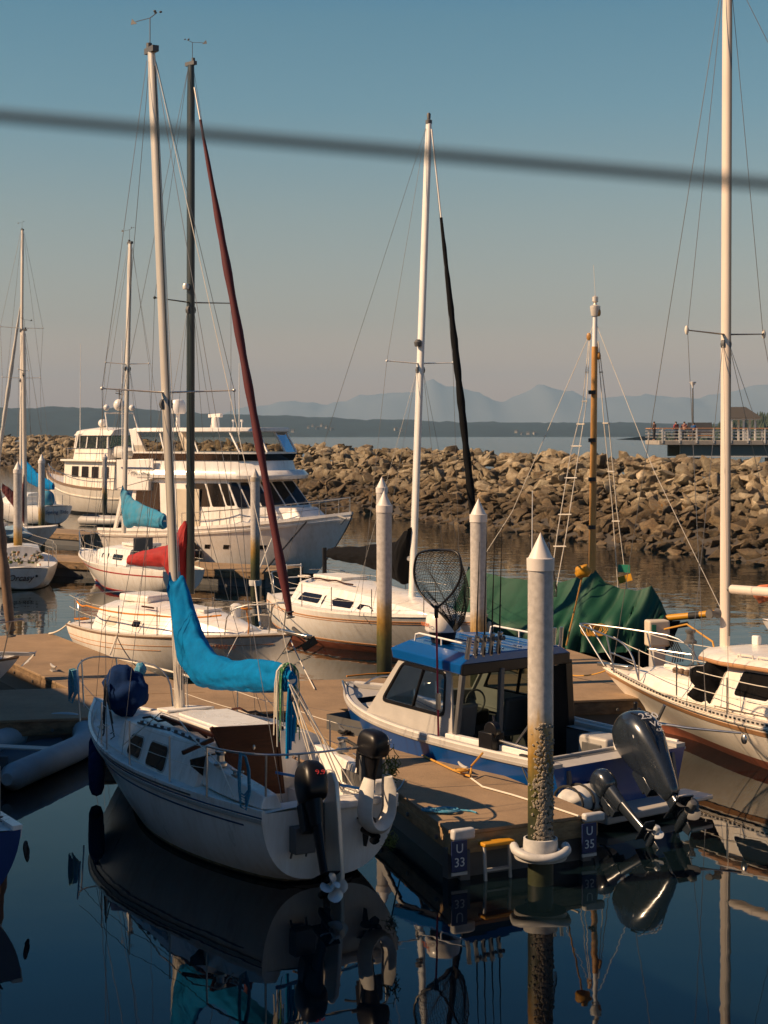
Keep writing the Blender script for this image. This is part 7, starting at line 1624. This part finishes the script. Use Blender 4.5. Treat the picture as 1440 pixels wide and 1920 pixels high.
# dark blue hull in the bottom left corner
P4 = P(34, 1540, .82) + V((.28, 0, 0)); fM = fw((P4.x - .95, P4.y - 1.0), (P4.x - 5.2, P4.y + 4.4)); Mb = empty('sailboat', fM.o, fM.h, 'navy hulled boat with white deck cut off by the bottom left edge', 'sailboat')
hM = Hull(7.0, 2.5, .82, 1.05, .85, tw=.80, rb=1.0, rs=.05, d=.4, rnd=.62); hM.build(Mb, M['hullnavy'], M['bottom_dark'], (-9, .03)); hM.deck(Mb, M['deckw']); hM.rail(Mb, M['gel'], 0, 1, .12, .05, .04); hM.strip(Mb, M['gel'], 0, .09, 0, 1, .012, name='white_sheer'); Trunk([(1.6, .8, .85, 1.3), (4, .85, .85, 1.3), (5.2, .5, .95, 1.1)]).build(Mb, M['gel'], 'cabin')
stanchions(Mb, hM, [.09, .3], .6, .013); cleat(V((.3, -.85, .88)), 0, 1.0, parent=Mb, mm='greyd'); cleat(V((.22, -.62, .87)), 0, 1.0, parent=Mb, mm='ss')
mb = MB(); coil(mb, (0, 0, 0), .11, 4, .014, 4); mb.xf(Matrix.Rotation(1.45, 4, 'Y')); o = mb.build('rope_coil', M['rubber']); o.location = fM.wld((.1, -1.08, .55)); tag(o, 'dark rope loop hanging off the navy hull stern corner', 'rope')
# small bow at the right edge
P5 = P(1428, 1180, .8); fN = fw((P5.x + 6.6, P5.y - .5), (P5.x, P5.y)); Nb = empty('sailboat', fN.o, fN.h, 'white boat bow just showing at the right edge behind the motorsailer boom', 'sailboat')
hN = Hull(6.6, 2.3, .8, 1.0, .8, tw=.7, rb=.9, d=.4, rnd=.65); hN.build(Nb, M['gel'], M['bottom_dark'], (-9, .05)); hN.deck(Nb, M['deckw']); arc_rail(Nb, [(5.5, -.5, .95), (5.6, -.5, 1.5), (6.5, 0, 1.6), (5.6, .5, 1.5), (5.5, .5, .95)], [])
# ================================================================ PIER
PY = 150.0
def pq(px, py, Y=PY): return Q(px, py, Y)
pA0 = pq(1236, 826); pierL = 60.0; zd = pA0.z
pier = empty('fishing_pier', (pA0.x, PY, 0), 0, 'long concrete fishing pier with cedar topped railing beyond the breakwater', 'pier')
MB().box((pierL / 2, 4, zd - .2), (pierL, 8, .4)).build('deck', M['concrete'], pier, bevel=.03)
MB().box((pierL / 2 + 1, .6, zd - .95), (pierL - 2, .5, 1.1)).box((pierL / 2 + 1, 7.2, zd - .95), (pierL - 2, .5, 1.1)).build('girder', M['girder'], pier, smooth=False); MB().box((pierL / 2 + 1, .32, zd - 1.45), (pierL - 2, .06, .10)).build('girder_flange', M['railw'], pier, smooth=False)
for k in range(4):
    x = 1.8 + 10.2 * k; MB().box((x + 1.6, 4, zd - 2.1), (4.6, 7, .9)).build('pile_cap', M['black'] if False else M['concrete'], pier, smooth=False)
    for yy in (1.2, 6.8): MB().tube([(x, yy, -3), (x, yy, zd - 2.4)], .4, 12).build('pier_pile', M['concrete'], pier)
for yy in (.08, 7.92):
    MB().box((pierL / 2, yy, zd + 1.12), (pierL, .22, .07)).build('rail_cap', M['cedar'], pier)
    for zz in (.3, .6, .88): MB().box((pierL / 2, yy, zd + zz), (pierL, .07, .07)).build('rail_bar', M['railw'], pier)
    for k in range(int(pierL / 1.55)): MB().box((.3 + 1.55 * k, yy - .06 if yy < 1 else yy + .06, zd + .45), (.12, .12, 1.35)).build('rail_post', M['railw'], pier)
MB().box((.1, 4, zd + 1.12), (.2, 8, .07)).build('rail_cap', M['cedar'], pier)
pv0 = pq(1392, 763, PY + 4); pv = empty('pavilion', (pv0.x, PY + 4, zd), 0, 'open gabled pavilion with dark shingle roof standing on the pier', 'pavilion')
wv = 1.25; zr = pv0.z - zd
for x in (-wv, -wv * .1, wv * .75):
    for yy in (-1.1, 1.1): MB().box((x, yy, (zr - 1.1) / 2), (.16, .16, zr - 1.1)).build('post', M['railw'], pv)
mb = MB(); mb.prism([(-wv - .2, -1.3, zr - 1.2), (wv + .1, -1.3, zr - 1.2), (wv + .1, -1.3, zr - 1.05), (-wv - .2, -1.3, zr - 1.05)], (0, 2.6, 0)); mb.build('eave_beam', M['railw'], pv, smooth=False)
mb = MB(); a = [V((-wv - .3, -1.5, zr - 1.04)), V((wv + .3, -1.5, zr - 1.04)), V((wv + .3, 1.5, zr - 1.04)), V((-wv - .3, 1.5, zr - 1.04))]; mb.add(a + [V((-wv - .3, 0, zr)), V((0.3, 0, zr))], [[0, 1, 5, 4], [2, 3, 4, 5], [1, 2, 5], [3, 0, 4], [3, 2, 1, 0]]); mb.build('roof', M['roofdark'], pv, smooth=False)
lp = pq(1299, 716, PY + 3); l_ = empty('lamp_post', (lp.x, PY + 3, zd), 0, 'slim pier lamp post with flared white lamp head', 'lamp post'); hl = lp.z - zd
MB().tube([(0, 0, 0), (0, 0, hl - .45)], [.10, .06], 8).build('pole', M['greyd'], l_); MB().lathe([(.06, hl - .55), (.10, hl - .35), (.30, hl - .10), (.32, hl), (.0, hl + .02)], n=14).build('lamp_head', M['white'], l_)
bx = pq(1313, 808, PY + 2); e_ = empty('bench', (bx.x, PY + 2, zd), 0, 'dark backed bench between the people and pavilion on the pier', 'bench'); MB().box((0, 0, .45), (2.2, .5, .08)).build('seat', M['cedar'], e_); MB().box((0, .25, 1.1), (2.2, .06, 1.1)).build('backrest', M['greyd'], e_); [MB().box((x, 0, .22), (.1, .5, .44)).build('leg', M['greyd'], e_) for x in (-1, 1)]
def person(px, label, shirt, trousers, rz, h=1.72, hair=(.03, .02, .015), lean=0.0):
    q = pq(px, 820, PY + 1.0); e = empty('person', (q.x, PY + 1.0, zd), rz, label, 'person')
    k = h / 1.72
    J = {'pel': (0, 0, .93), 'wai': (0.01, 0, 1.08), 'che': (.02 + lean, 0, 1.30), 'nec': (.03 + lean, 0, 1.47), 'hed': (.05 + lean, 0, 1.60), 'top': (.05 + lean, 0, 1.68),
         'sl': (.02 + lean, .19, 1.42), 'el': (.02 + lean, .27, 1.16), 'wl': (.20 + lean, .22, 1.03), 'hl_': (.29 + lean, .20, 1.05), 'hipl': (0, .10, .90), 'kl': (.03, .11, .50), 'al': (0, .11, .09), 'tl': (.15, .12, .04)}
    for n in ('sl', 'el', 'wl', 'hl_', 'hipl', 'kl', 'al', 'tl'): J[n + 'R'] = (J[n][0], -J[n][1], J[n][2])
    E_ = [('pel', 'wai'), ('wai', 'che'), ('che', 'nec'), ('nec', 'hed'), ('hed', 'top')]
    for s_ in ('', 'R'): E_ += [('che', 'sl' + s_), ('sl' + s_, 'el' + s_), ('el' + s_, 'wl' + s_), ('wl' + s_, 'hl_' + s_), ('pel', 'hipl' + s_), ('hipl' + s_, 'kl' + s_), ('kl' + s_, 'al' + s_), ('al' + s_, 'tl' + s_)]
    Rd = {'pel': .15, 'wai': .14, 'che': .165, 'nec': .06, 'hed': .105, 'top': .075, 'sl': .075, 'el': .05, 'wl': .036, 'hl_': .035, 'hipl': .10, 'kl': .065, 'al': .045, 'tl': .04}
    def skin(name, edges, grow, m, par):
        names = sorted({n for ed_ in edges for n in ed_}, key=lambda n: (n != ('pel' if any('pel' in x for x in edges) else 'che'), n))
        me = bpy.data.meshes.new(name); me.from_pydata([V(J[n]) * k for n in names], [(names.index(a), names.index(b)) for a, b in edges], []); me.materials.append(m)
        ob = bpy.data.objects.new(name, me); COL.objects.link(ob); ob.parent = par
        ob.modifiers.new('skin', 'SKIN'); sv = me.skin_vertices[0].data
        for i, n in enumerate(names):
            r_ = Rd[n.rstrip('R') if n.endswith('R') else n] + grow; sv[i].radius = (r_ * (1 if n not in ('che', 'pel', 'wai') else .8), r_); sv[i].use_root = (i == 0)
        ss_ = ob.modifiers.new('sub', 'SUBSURF'); ss_.levels = 1; ss_.render_levels = 1; return ob
    skin('body', E_, 0.0, M['skin'], e)
    skin('jacket', [('wai', 'che'), ('che', 'nec'), ('che', 'sl'), ('sl', 'el'), ('el', 'wl'), ('che', 'slR'), ('slR', 'elR'), ('elR', 'wlR')], .022, mat('jacket_cloth', shirt, .8), e)
    skin('trousers', [('pel', 'wai'), ('pel', 'hipl'), ('hipl', 'kl'), ('kl', 'al'), ('pel', 'hiplR'), ('hiplR', 'klR'), ('klR', 'alR')], .018, mat('trouser_cloth', trousers, .8), e)
    MB().ball(V((.03 + lean, 0, 1.655)) * k, (.105, .095, .085), 8).build('hair', mat('hair', hair, .8), e)
person(1227, 'person in brown coat leaning at the left end of the pier railing', (.09, .055, .04), (.03, .03, .035), 2.6)
person(1268, 'person in red jacket standing at the pier railing', (.28, .03, .04), (.03, .03, .05), 2.2)
person(1283, 'person in dark maroon jacket beside the red jacket on the pier', (.07, .01, .03), (.02, .02, .03), 1.2)
person(1301, 'person in blue jacket behind the pier lamp post', (.01, .12, .35), (.03, .03, .03), 1.6, h=1.6)
# ================================================================ HAZE
hm = bpy.data.materials.new('haze_air'); hm.use_nodes = True; t = hm.node_tree; t.nodes.clear()
o_ = t.nodes.new('ShaderNodeOutputMaterial'); pv = t.nodes.new('ShaderNodeVolumePrincipled')
pv.inputs['Density'].default_value = 0.000075; pv.inputs['Color'].default_value = (0.40, 0.64, 0.88, 1); pv.inputs['Anisotropy'].default_value = 0.0
t.links.new(pv.outputs[0], o_.inputs['Volume'])
hb = MB(); hb.box((0, 10700, 396), (40000, 22000, 800)).build('haze', hm, smooth=False)
o_ = bpy.data.objects['haze']; o_['kind'] = 'stuff'; o_['label'] = 'thin pale haze over the water'
